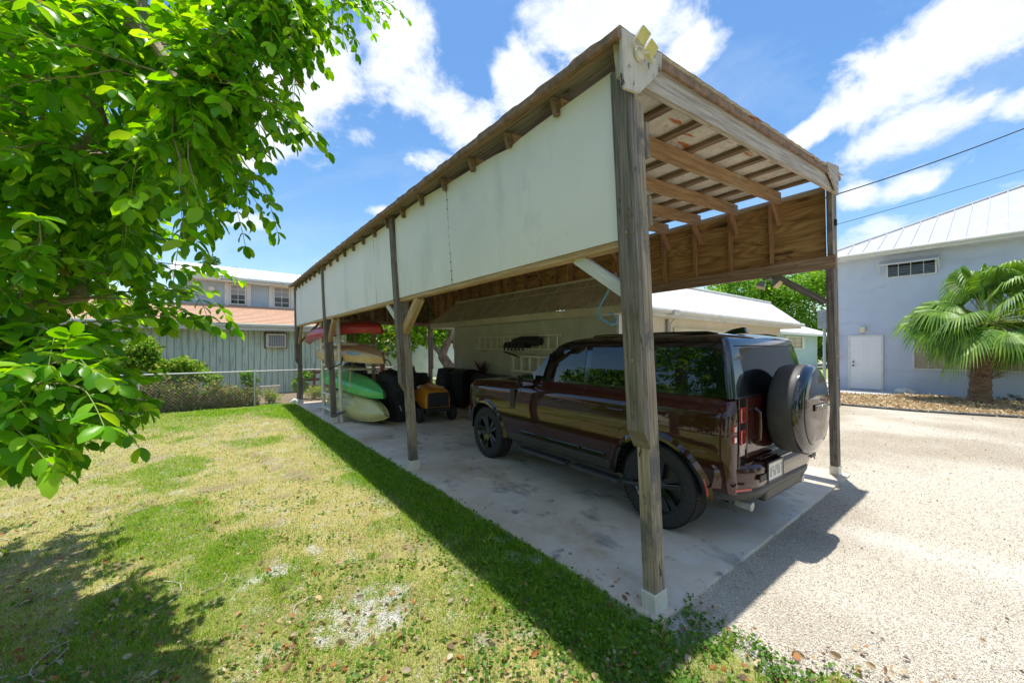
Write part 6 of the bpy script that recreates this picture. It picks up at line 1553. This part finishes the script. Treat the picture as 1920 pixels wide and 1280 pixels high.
for i, (px, z0, z1) in enumerate(((911, 0, 0), (1045, 0, 0))):
    p = onX(px, 620, gx-.03); tag((lambda b: b.build('ladder_hook', mat('rusty_bolt', 0), org=(p.x, p.y, p.z), smooth=True))((lambda b: b.tube([(gx, p.y, zb+.16), (gx-.03, p.y, zb+.15), (gx-.03, p.y, zb-.06), (gx-.16, p.y, zb-.08), (gx-.17, p.y, zb)], .010, 6))(MB())), ['rusty wall hook holding the far end of the long ladder', 'rusty wall hook holding the near end of the long ladder'][i], 'hook')
# black rubber fender things on the ladder
A = wp(952, 625, .2); B_ = wp(984, 617, .2); C_ = wp(1003, 613, .2)
t = thing('plastic_gutter_guard', 'black ribbed plastic trough lying on top of the long ladder', 'plastic trough', (A.x, A.y, zb))
b = MB(); y0, y1 = A.y+.1, B_.y-.1; P = []
for i in range(9):
    a = math.pi*i/8; P.append([(gx-.17-.11*math.cos(a), y0, zb+.03+.17*math.sin(a)*.9), (gx-.17-.11*math.cos(a), y1, zb+.03+.17*math.sin(a)*.9)])
b.grid(P); b.build('trough', M_black, t, smooth=True)
for i in range(6): y = y0+(y1-y0)*(i+.5)/6; b = MB(); b.board((gx-.285, y, zb-.04), (gx-.285, y, zb+.14), .05, .02, (1, 0, 0)); b.build('rib', M_plastic, t)
t = thing('black_roll', 'smooth black roll resting at the near side of the ribbed trough on the ladder', 'roll', (B_.x, B_.y, zb))
b = MB(); b.tube([(gx-.14, B_.y+.5, zb+.17), (gx-.14, B_.y+.2, zb+.20), (gx-.14, C_.y+.0, zb+.19), (gx-.14, C_.y-.12, zb+.18)], [.09, .12, .125, .10], 14); b.build('roll', M_black, t, smooth=True)
# bins, planter and blue tarp by the wall
def bin_(label, c, rot=0, w_=.52, h=1.06, m=M_black):
    t = thing('wheeled_bin', label, 'bin', c, rot); 
    b = MB(); b.add([(-w_*.38, -w_*.4, .06), (w_*.38, -w_*.4, .06), (w_*.38, w_*.4, .06), (-w_*.38, w_*.4, .06), (-w_*.5, -w_*.55, h-.12), (w_*.5, -w_*.55, h-.12), (w_*.5, w_*.55, h-.12), (-w_*.5, w_*.55, h-.12)], [[3, 2, 1, 0], [4, 5, 6, 7], [0, 1, 5, 4], [1, 2, 6, 5], [2, 3, 7, 6], [3, 0, 4, 7]]); b.build('body', m, t, bevel=.02)
    P = []
    for i in range(9):
        u = i/8*2-1; P.append([(x*w_*.56, u*w_*.62, h-.13+.13*(1-u*u)**.6) for x in (-1, -.5, 0, .5, 1)])
    b = MB(); b.grid(P); n0 = [P[0], P[-1]]; b.add([P[i][0] for i in range(9)], [list(range(9))]); b.add([P[i][-1] for i in range(9)], [list(range(9))[::-1]]); b.build('lid', m, t, smooth=True)
    b = MB(); b.tube([(-w_*.4, w_*.62, h-.13), (-w_*.3, w_*.72, h-.10), (w_*.3, w_*.72, h-.10), (w_*.4, w_*.62, h-.13)], .014, 7); b.build('handle', M_plastic, t, smooth=True)
    for s_ in (-1, 1):
        b = MB(); b.lathe([(.0001, -.025), (.10, -.025), (.11, 0), (.10, .025), (.0001, .025)], (s_*w_*.42, w_*.38, .11), (1, 0, 0), 18); b.build('wheel', M_rub, t, smooth=True)
    return t
bin_('black wheeled bin in front of the garage wall, left of the planter', (6.02, 9.9, SZ), R(95), .55, 1.12)
# draped cover over a grill (leftmost black shape)
gc = thing('covered_grill', 'grill under a black sloping fabric cover beside the wheeled bin', 'covered grill', (5.85, 10.65, SZ))
P = []
for i in range(12):
    q = i/11; ring = []
    for j in range(25):
        a = 2*math.pi*j/24; k = .5+.0*q; ax_, ay_ = .30, .62
        w_ = 1-.28*q**1.6 if q < .85 else .8*(1-((q-.85)/.15)**2*.55)
        cx_ = 5.85+.06*q; zz = SZ+.01+1.12*(q if q < .85 else .85+.15*math.sqrt(1-((1-q)/.15-0)**2) if q < 1 else 1)
        fr_ = .02*math.sin(a*7+i*.3)*(1-q)
        ring.append((cx_+(ax_*w_+fr_)*abs(math.cos(a))**.6*(1 if math.cos(a) > 0 else -1), 10.65+(ay_*w_+fr_)*abs(math.sin(a))**.6*(1 if math.sin(a) > 0 else -1), zz))
    P.append(ring)
b = MB(); b.grid(P); b.add(P[-1][:-1], [list(range(24))]); b.build('cover', mat('black_fabric', (.010, .010, .011), (.022, .022, .024), rough=.75, scale=5, bump=.4), gc, smooth=True)
for z in (.62, .80, .92): b = MB(); b.board((5.53, 10.28, z), (5.53, 10.55, z), .012, .022); b.build('strap', M_steel if z == .62 else M_plastic, gc)
pc = wp(916, 690, .3)
pt = thing('planter', 'black planter box with a spiky dark red cordyline against the stucco wall', 'planter', (6.12, 8.9, SZ))
b = MB(); b.box((5.92, 8.1, .62), (6.36, 9.45, 1.03)); b.build('box', M_black, pt, bevel=.02)
b = MB(); b.box((5.98, 8.2, SZ), (6.32, 9.35, .62)); b.build('stand', M_plastic, pt)
b = MB()
for i in range(46):
    a = random.uniform(0, 6.28); o = Vector((6.12+random.uniform(-.08, .08), 9.15+random.uniform(-.18, .18), 1.02)); L_ = random.uniform(.3, .62); e_ = Vector((math.cos(a)*.5, math.sin(a)*.75, 1.4)).normalized(); rows = []
    s_ = e_.cross(Vector((0, 0, 1))).normalized()
    for q, wk in ((0, .8), (.4, 1), (.75, .6), (1, .05)):
        c = o+e_*L_*q+Vector((e_.x, e_.y, 0))*(q*q*L_*.5)+Vector((0, 0, -.12*q**3)); rows.append([c-s_*.013*wk, c+s_*.013*wk])
    b.grid(rows)
b.build('spiky_leaves', mat('cordyline', (.07, .02, .03), (.14, .06, .05), rough=.5, trans=.2), pt, fixn=False)['kind'] = 'stuff'
def heap(nm, label, cat, c, s_, m, lump=.25):
    bm = bmesh.new(); bmesh.ops.create_icosphere(bm, subdivisions=4, radius=1)
    for v in bm.verts:
        q = fbm(np.array([v.co.x*1.5+c[0]+9]), np.array([v.co.y*1.5+v.co.z*1.3+c[1]]), 1.6, 8)[0]; v.co *= 1-lump+2*lump*q
        v.co.z = max(v.co.z, -.55); v.co = Vector((v.co.x*s_[0], v.co.y*s_[1], (v.co.z+.55)*s_[2]))
    for f in bm.faces: f.smooth = True
    me = bpy.data.meshes.new(nm); bm.to_mesh(me); bm.free(); me.materials.append(m); o = bpy.data.objects.new(nm, me); COL.objects.link(o); o.location = c; return tag(o, label, cat)
heap('blue_tarp', 'crumpled blue tarp behind the bonnet of the car', 'tarp', (5.95, 7.5, .55), (.35, .6, .32), mat('blue_tarp', (.01, .02, .08), (.02, .04, .16), rough=.4))
tb = thing('work_bench', 'low dark bench under the blue tarp beside the wall', 'bench', (5.95, 7.5, SZ))
b = MB(); b.box((5.6, 6.6, .50), (6.3, 8.1, .55)); b.build('top', M_plastic, tb)
for x in (5.66, 6.24):
    for y in (6.66, 8.04): b = MB(); b.box((x-.03, y-.03, SZ), (x+.03, y+.03, .50)); b.build('leg', M_plastic, tb)
# ---- kayak rack
M_pvc = mat('white_plastic_pipe', (.62, .60, .52), (.72, .70, .63), rough=.4, scale=6)
M_rack = mat('rack_post_wood', (.26, .19, .12), (.40, .32, .23), rough=.8, scale=6, stretch=(1, 20, 1), coord='UV')
kr = thing('kayak_rack', 'homemade rack of white plastic pipe and thin wooden posts holding the kayaks', 'rack', (2.9, 10.4, SZ))
for (x, y) in ((2.50, 11.15), (2.56, 9.72)): b = MB(); b.tube([(x-.02, y, SZ), (x-.10, y, 2.48)], .045, 12); b.build('upright', M_pvc, kr, smooth=True)
for (x, y) in ((3.36, 9.86), (3.28, 11.3)): b = MB(); b.board((x, y, SZ), (x-.06, y, 2.62), .085, .04, (0, 1, 0)); b.build('wooden_upright', M_rack, kr)
for z in (.22, .60, 1.33, 1.86, 2.12):
    b = MB(); b.tube([(2.44, 11.15, z), (2.50, 9.72, z-.02*(z > .5))], .035, 10); b.build('side_rail', M_pvc, kr, smooth=True)
for z in (.60, 1.26, 1.86):
    for y in (9.76, 11.2): b = MB(); b.tube([(2.50, y, z), (3.34, y+.1, z-.03)], .03, 9); b.build('cross_bar', M_pvc, kr, smooth=True)
for z in (.62, 1.28): b = MB(); b.board((3.33, 9.86, z-.05), (3.27, 11.3, z-.05), .05, .03); b.build('wooden_rail', M_rack, kr)
def kayak(nm, label, c, L_, W_, D_, roll, yaw, pitch, m, deck=None, logo=False, near_blunt=.35):
    """hull built along local y (bow at -y towards the lawn), z up; rolled on its side / upside down"""
    t = thing(nm, label, 'kayak', c, 0, 'kayaks stacked on the rack'); t.rotation_euler = (Matrix.Rotation(yaw, 3, 'Z') @ Matrix.Rotation(pitch, 3, 'X') @ Matrix.Rotation(roll, 3, 'Y')).to_euler(); ORG[t.name] = Vector((0, 0, 0))
    N = 34; P = []; Dk = []
    for i in range(N+1):
        q = i/N; y = (q-.5)*L_; e_ = 1-abs(2*q-1)**2.6; w_ = W_/2*max(e_, .0)**.72+.012; rise = .30*D_*abs(2*q-1)**3
        kd = D_*(.55+.45*max(e_, 0)**.6)
        ring = []; dk = []
        for j in range(17):
            a = math.pi*j/16; ca = math.cos(a); sa = math.sin(a); ring.append((w_*abs(ca)**.75*(1 if ca > 0 else -1), y, -kd*.62*abs(sa)**.8*(1-.10*(abs(sa) > .98))+rise))
        for j in range(9):
            u = 1-j/4; dk.append((w_*u, y, rise+.10*D_*(1-u*u)+(-.07*D_ if (abs(u) < .6 and .36 < q < .62) else 0)))
        P.append(ring); Dk.append(dk)
    b = MB(); b.grid(P); b.build('hull', m, t, smooth=True, angle=50)
    b = MB(); b.grid(Dk); b.build('deck', deck or m, t, smooth=True)
    b = MB(); b.tube([(p[0][0]+.004, p[0][1], p[0][2]) for p in P], .012, 6); b.tube([(p[-1][0]-.004, p[-1][1], p[-1][2]) for p in P], .012, 6); b.build('gunwale', m, t, smooth=True)
    b = MB(); q = []
    for k in range(25): a = 2*math.pi*k/24; q.append((W_*.28*math.cos(a), L_*.13*math.sin(a)-.05, .09*D_))
    b.tube(q, .014, 6); b.build('cockpit_rim', M_black, t, smooth=True)
    for s_ in (-1, 1): b = MB(); b.tube([(-.05, s_*L_*.47, .33*D_), (0, s_*L_*.485, .42*D_), (.05, s_*L_*.47, .33*D_)], .008, 5); b.build('carry_handle', M_black, t)
    if logo:
        for (nm2, s2, m2, o) in (('logo_patch', 1, mat('logo_blue', (.12, .30, .50), (.18, .36, .55), scale=20), .0), ('logo_mark', .0, mat('logo_white', (.75, .78, .78), scale=9), .006)):
            b = MB()
            def pt(u, v, off):   # u along hull, v around (angle)
                i = min(max(u, 0), .999)*N; k = int(i); f_ = i-k; jj = min(max(v, 0), .999)*16; j = int(jj); g_ = jj-j
                p = Vector(P[k][j]).lerp(Vector(P[k+1][j]), f_).lerp(Vector(P[k][j+1]).lerp(Vector(P[k+1][j+1]), f_), g_); n_ = Vector((p.x, 0, p.z)).normalized(); return p+n_*off
            u0, v0, du, dv = .235, LOGOV, .075, .072
            if s2:
                ring = [pt(u0+du*math.cos(a), v0+dv*math.sin(a)*(.8+.2*math.cos(a)), .006) for a in np.linspace(0, 2*math.pi, 30)[:-1]]; cc = pt(u0, v0, .007); b.grid([ring+[ring[0]], [cc]*30])
            else:
                for k2 in range(5):
                    uu = u0-du*.6+du*.28*k2; b.tube([pt(uu, v0-.018, .010), pt(uu+.006, v0+.016, .010)], .006, 4)
                b.tube([pt(u0-du*.72, v0+.030, .010), pt(u0, v0+.022, .010), pt(u0+du*.6, v0+.032, .010)], .004, 4)
            b.build(nm2, m2, t, fixn=False)
    return t
LOGOV = .24
def pm(nm, a, b_): return mat(nm, a, b_, rough=.38, scale=3, coat=.25, spots=[(tuple(x*.6 for x in a), 5, .62, .72)])
KR = pm('red_polyethylene', (.42, .025, .022), (.50, .045, .035)); KT = pm('tan_polyethylene', (.62, .40, .18), (.70, .50, .24)); KG = pm('green_polyethylene', (.10, .52, .12), (.15, .60, .17)); KY = pm('yellow_polyethylene', (.58, .54, .20), (.66, .62, .28))
kayak('kayak', 'red kayak lying upside down on the topmost shelf of the rack', (2.70, 10.5, 2.13), 3.8, .72, .42, R(168), R(12), R(-3), KR)
kayak('kayak', 'tan kayak with a blue oval logo, on its side on the second shelf', (2.80, 10.3, 1.58), 3.6, .66, .42, R(160), R(9), R(1), KT, logo=True)
kayak('kayak', 'bright green kayak lying slanted on the third shelf', (2.86, 10.35, .90), 3.6, .60, .32, R(158), R(8), R(5), KG)
kayak('canoe', 'pale yellow kayak resting on its side on the slab below the others', (2.90, 10.1, .36), 3.5, .62, .40, R(122), R(5), R(1), KY)
b = MB(); b.tube([(2.62, 9.3, 1.30), (2.60, 9.28, 1.0), (2.63, 9.3, .85)], .009, 6); b.tube([(2.5, 9.7, 2.0), (2.9, 9.9, 1.82), (3.3, 10.1, 1.55)], .010, 6)
tag(b.build('yellow_rope', mat('yellow_rope', (.50, .42, .12), (.62, .55, .2), scale=60), smooth=True, org=(2.62, 9.3, .85)), 'yellow rope tying the kayaks to the rack posts', 'rope')
b = MB(); b.tube([(2.28, 9.72, 1.28), (2.36, 9.62, 1.33), (2.5, 9.62, 1.38), (2.56, 9.70, 1.55)], .013, 6)
tag(b.build('black_strap', M_black, smooth=True, org=(2.3, 9.7, 1.3)), 'black strap round the foot of the outer board of the third post', 'strap')
b = MB(); b.tube([(2.30, 9.62, .24), (2.34, 9.60, .20), (2.46, 9.64, .24), (2.6, 9.66, .26)], .028, 7)
tag(b.build('bundled_strap', mat('grey_strap', (.10, .10, .09), (.2, .19, .16), scale=30), smooth=True, org=(2.4, 9.6, .2)), 'bundled grey strap low on the third left post', 'strap')
heap('teal_bag', 'small teal mesh bag hanging by the wooden post of the rack', 'bag', (3.38, 9.75, .45), (.08, .08, .20), mat('teal_bag', (.02, .22, .20), (.04, .32, .28), rough=.7))
# ---- ride-on mower
def mower():
    M_or = mat('orange_bonnet', (.62, .22, .012), (.70, .27, .018), rough=.3, coat=.5, scale=2)
    t = thing('ride_on_mower', 'ride-on mower with orange bonnet and black grille, a black cover over its seat', 'mower', (4.33, 8.35, SZ), R(-7))
    # local: -y is forward (towards the lawn front), x right
    P = []
    for y, hw, zt, zb in ((-.02, .27, .70, .34), (.0, .30, .73, .33), (.10, .315, .765, .32), (.45, .31, .80, .34), (.74, .29, .82, .40)):
        P.append([(-hw, y, zb), (-hw-.01, y, (zb+zt)/2), (-hw+.02, y, zt-.06), (-hw+.08, y, zt-.01), (0, y, zt+.02), (hw-.08, y, zt-.01), (hw-.02, y, zt-.06), (hw+.01, y, (zb+zt)/2), (hw, y, zb)])
    b = MB(); b.grid(P); b.add(P[-1], [list(range(9))]); b.add(P[0], [list(range(9))[::-1]]); b.build('bonnet', M_or, t, smooth=True, angle=30)
    b = MB(); b.tube([(0, .06, .790), (0, .35, .812), (0, .70, .835)], .035, 8); b.build('bonnet_ridge', M_or, t, smooth=True)
    b = MB(); b.box((-.255, -.075, .36), (.255, -.022, .69)); g = b.build('grille', M_black, t, bevel=.025)
    for i in range(5): b = MB(); b.board((-.225, -.082, .42+i*.055), (.225, -.082, .42+i*.055), .014, .018); b.build('grille_bar', M_plastic, g)
    b = MB(); b.box((-.30, -.10, .24), (.30, .02, .34)); b.build('front_bumper', M_black, t, bevel=.02)
    b = MB(); b.box((-.22, .02, .26), (.22, 1.35, .36)); b.build('chassis', M_black, t)
    b = MB(); b.box((-.50, .55, .12), (.50, 1.05, .25)); b.build('mower_deck', M_black, t, bevel=.04)
    for s_ in (-1, 1):
        w_ = bpy.data.objects.new('front_wheel', None); COL.objects.link(w_); w_.parent = t; w_.location = (s_*.40, .12, .175); w_.empty_display_size = .1; ORG[w_.name] = Vector((0, 0, 0))
        b = MB(); b.lathe([(.09, -.07), (.15, -.075), (.172, -.055), (.178, 0), (.172, .055), (.15, .075), (.09, .07)], (0, 0, 0), (1, 0, 0), 28); b.build('tyre', M_rub, w_, smooth=True)
        b = MB(); b.lathe([(.0001, s_*.04), (.06, s_*.04), (.092, s_*.06), (.092, -s_*.06), (.0001, -s_*.06)], (0, 0, 0), (1, 0, 0), 20); b.build('rim', M_plastic, w_, smooth=True)
        w_ = bpy.data.objects.new('rear_wheel', None); COL.objects.link(w_); w_.parent = t; w_.location = (s_*.40, 1.30, .25); w_.empty_display_size = .1; ORG[w_.name] = Vector((0, 0, 0))
        b = MB(); b.lathe([(.11, -.10), (.21, -.11), (.245, -.085), (.255, 0), (.245, .085), (.21, .11), (.11, .10)], (0, 0, 0), (1, 0, 0), 30); b.build('tyre', M_rub, w_, smooth=True)
        b = MB(); b.lathe([(.0001, s_*.05), (.08, s_*.05), (.112, s_*.08), (.112, -s_*.08), (.0001, -s_*.08)], (0, 0, 0), (1, 0, 0), 20); b.build('rim', M_or, w_, smooth=True)
        b = MB(); Q = []
        for y, z in ((.78, .40), (.86, .56), (1.0, .66), (1.3, .69), (1.55, .64), (1.62, .5)): Q.append([(s_*.22, y, z+.01), (s_*.36, y, z+.015), (s_*.50, y, z-.02), (s_*.53, y, z-.10)])
        b.grid(Q); b.build('fender', M_or, t, smooth=True)
    b = MB(); b.tube([(0, .80, .80), (0, .95, .98)], .02, 8); b.build('steering_column', M_black, t)
    b = MB(); q = [(.17*math.cos(a), .97+.12*math.sin(a), .99+.10*math.sin(a)) for a in np.linspace(0, 6.283, 21)]; b.tube(q, .014, 6); b.build('steering_wheel', M_black, t, smooth=True)
    P = []
    for i, (y, z, hw) in enumerate(((1.02, .66, .24), (1.05, .72, .27), (1.25, .74, .28), (1.38, .95, .27), (1.5, 1.06, .24), (1.62, .98, .22), (1.66, .62, .22))):
        P.append([(x*hw, y, z+.02*math.cos(x*2)) for x in (-1, -.6, 0, .6, 1)])
    b = MB(); b.grid(P); b.add([r_[0] for r_ in P], [list(range(len(P)))]); b.add([r_[-1] for r_ in P], [list(range(len(P)))]); b.build('seat', M_black, t, smooth=True)
    b = MB(); b.box((-.20, .9, .36), (.20, 1.6, .66)); b.build('rear_body', M_black, t)
mower()
# black grass catcher / cover left of the mower
P = []
for i in range(14):
    q = i/13; ring = []
    for j in range(29):
        a = 2*math.pi*j/28; w_ = (1-.10*q) if q < .7 else .93*math.sqrt(max(0, 1-((q-.7)/.3)**2.4))+.02
        fr_ = .018*math.sin(a*9+q*3)*(1-q)
        ca, sa = math.cos(a), math.sin(a)
        ring.append((3.72-.22*(1-q)*0+(.30*w_+fr_)*abs(ca)**.7*(1 if ca > 0 else -1)-.16*q, 9.35+(.58*w_+fr_)*abs(sa)**.7*(1 if sa > 0 else -1), SZ+.02+1.22*q))
    P.append(ring)
t = thing('covered_equipment', 'bulky equipment under a black fabric cover between the kayaks and the mower', 'covered equipment', (3.72, 9.35, SZ))
b = MB(); b.grid(P); b.build('cover', mat('black_fabric', 0), t, smooth=True)
b = MB(); b.board((3.56, 8.75, .42), (3.60, 8.73, .30), .03, .012); b.build('white_tag', M_pvc, t)
t = thing('black_bag', 'upright black golf style bag standing behind the orange mower', 'bag', (4.55, 10.6, SZ))
b = MB(); b.tube([(4.55, 10.6, .02), (4.55, 10.6, .5), (4.53, 10.6, 1.0), (4.52, 10.6, 1.22)], [.20, .23, .24, .22], 16); b.build('body', M_black, t, smooth=True)
b = MB(); b.tube([(4.55, 10.5, 1.20), (4.57, 10.48, 1.35), (4.60, 10.5, 1.45)], [.035, .03, .045], 8); b.build('handle', M_black, t, smooth=True)
b = MB(); b.tube([(4.75, 10.5, 1.1), (4.80, 10.45, .6), (4.88, 10.4, .05)], .014, 6); b.build('stand_leg', M_plastic, t, smooth=True)
# low trailer with dark tub behind the rack
t = thing('garden_trailer', 'low garden trailer with dark tub behind the kayak rack', 'trailer', (3.9, 12.1, SZ))
b = MB(); b.box((3.35, 11.7, .42), (4.45, 12.7, .50)); b.build('bed', mat('trailer_wood', (.40, .33, .10), (.55, .45, .18)), t)
for s_ in (3.3, 4.5): b = MB(); b.lathe([(.0001, -.06), (.16, -.06), (.2, 0), (.16, .06), (.0001, .06)], (s_, 12.1, .22), (1, 0, 0), 20); b.build('wheel', M_rub, t, smooth=True)
b = MB(); b.tube([(4.0, 11.7, .45), (4.2, 11.1, .40)], .02, 6); b.build('drawbar', M_steel, t)
b = MB(); b.add([(3.5, 11.9, .50), (4.2, 11.9, .50), (4.2, 12.5, .50), (3.5, 12.5, .50), (3.42, 11.85, .95), (4.28, 11.85, .95), (4.28, 12.55, .95), (3.42, 12.55, .95)], [[0, 1, 5, 4], [1, 2, 6, 5], [2, 3, 7, 6], [3, 0, 4, 7], [3, 2, 1, 0]]); b.build('tub', M_plastic, t, bevel=.02)
heap('dark_heap', 'heap of dark bagged gear on the slab behind the tan kayak', 'bags', (3.75, 13.0, SZ), (.55, .4, .85), mat('dark_cloth', (.03, .03, .035), (.09, .09, .10), rough=.8), .35)
heap('blue_cooler_bag', 'blue soft bag behind the rack above the green kayak', 'bag', (3.25, 13.1, .75), (.22, .2, .22), mat('blue_cloth', (.03, .16, .38), (.06, .22, .48), rough=.7))
# orange float and bicycle beyond the fence
A = at(708, 676, 14.0)
t = thing('orange_float', 'faded orange cylinder float standing by the back fence next to the bicycle', 'float', (A.x, 13.5, SZ))
b = MB(); b.tube([(A.x, 13.5, SZ), (A.x, 13.5, 1.62)], .09, 12); b.build('body', mat('faded_orange', (.55, .16, .08), (.65, .24, .13), rough=.6), t, smooth=True)
b = MB(); b.lathe([(.0001, 1.62), (.05, 1.66), (.0001, 1.72)], (A.x, 13.5, 0), (0, 0, 1), 10); b.build('cap', M_pvc, t)
A = at(718, 686, 15.2)
t = thing('bicycle', 'bicycle standing beyond the back fence with its black wheels side on', 'bicycle', (A.x, A.y, 0))
M_bk = mat('bike_frame', (.05, .05, .055), rough=.3)
u = Vector((-.5, .25, 0)).normalized(); zc = A.z-.02
for k, s_ in enumerate((0, 1.0)):
    c = Vector((A.x, A.y, zc))+u*s_*1.0; q = [c+u*.30*math.cos(a)+Vector((0, 0, .30*math.sin(a))) for a in np.linspace(0, 6.283, 29)]
    b = MB(); b.tube(q, .022, 7); w_ = b.build('wheel', M_rub, t, smooth=True)
    b = MB()
    for a in np.linspace(0, 3.14, 8)[:-1]: b.tube([c-(u*math.cos(a)+Vector((0, 0, math.sin(a))))*.29, c+(u*math.cos(a)+Vector((0, 0, math.sin(a))))*.29], .004, 3)
    b.build('spokes', M_steel, w_)
c0 = Vector((A.x, A.y, zc)); c1 = c0+u*1.0
for nm2, q in (('fork', [c0, c0+u*.12+Vector((0, 0, .55))]), ('frame', [c0+u*.12+Vector((0, 0, .42)), c0+u*.52+Vector((0, 0, -.02)), c0+u*.62+Vector((0, 0, .42)), c0+u*.12+Vector((0, 0, .50))]), ('chain_stay', [c1, c0+u*.52+Vector((0, 0, -.02))]), ('seat_stay', [c1, c0+u*.62+Vector((0, 0, .42)), c0+u*.65+Vector((0, 0, .55))]), ('handlebar', [c0+u*.12+Vector((-.1, -.2, .60)), c0+u*.12+Vector((0, 0, .56)), c0+u*.12+Vector((.1, .2, .60))])):
    b = MB(); b.tube(q, .016, 6); b.build(nm2, M_bk, t, smooth=True)
b = MB(); b.board(c0+u*.56+Vector((0, 0, .57)), c0+u*.78+Vector((0, 0, .57)), .12, .04, taper=1.3); b.build('saddle', M_black, t, bevel=.015)
bs = thing('bike_plinth', 'low dark shed slab the bicycle stands on beyond the fence', 'platform', (A.x, A.y, 0)); b = MB(); b.box((A.x-1.6, A.y-.3, 0), (A.x+.6, A.y+1.0, zc-.32)); b.build('slab', M_soil, bs, bevel=.03)
# red metal frame beyond the fence, left
A = at(30, 735, 14.2); B_ = at(165, 735, 14.2)
t = thing('red_metal_frame', 'red orange tubular metal frame seen through the hanging leaves beyond the fence', 'metal frame', (A.x, 15.3, 0)); M_rd = mat('red_orange_paint', (.58, .07, .03), (.66, .11, .05), rough=.5)
x0, x1 = A.x-.8, B_.x+.6
for z in (.55, 1.05, 1.45, 1.62): b = MB(); b.tube([(x0, 15.3, z), (x1, 15.3, z)], .035, 7); b.build('bar', M_rd, t, smooth=True)
for i in range(9): x = x0+(x1-x0)*i/8; b = MB(); b.tube([(x, 15.3, 0), (x, 15.3, 1.65)], .04, 7); b.build('upright', M_rd, t, smooth=True)
# crate and white board behind the fence near the corner post
t = thing('rusty_crate', 'rusty brown lattice crate behind the fence right of the far corner post', 'crate', (3.0, 15.2, 0)); mc = mat('rusty_crate', (.16, .06, .04), (.30, .13, .08), rough=.8)
for z in (.35, .6, .85): b = MB(); b.box((2.5, 15.2, z), (3.6, 15.24, z+.09)); b.build('slat', mc, t)
for x in (2.5, 3.0, 3.5): b = MB(); b.box((x, 15.16, 0), (x+.08, 15.198, .98)); b.build('corner', mc, t)
t = thing('white_board', 'weathered white board leaning against the siding behind the fence', 'board', (1.9, 16.6, 0)); b = MB(); b.box((1.6, 16.6, 0), (2.15, 16.64, .36)); b.build('panel', M_trim, t)
b = MB(); b.box((1.56, 16.57, .36), (2.2, 16.67, .39)); b.build('rim', M_alu, t)
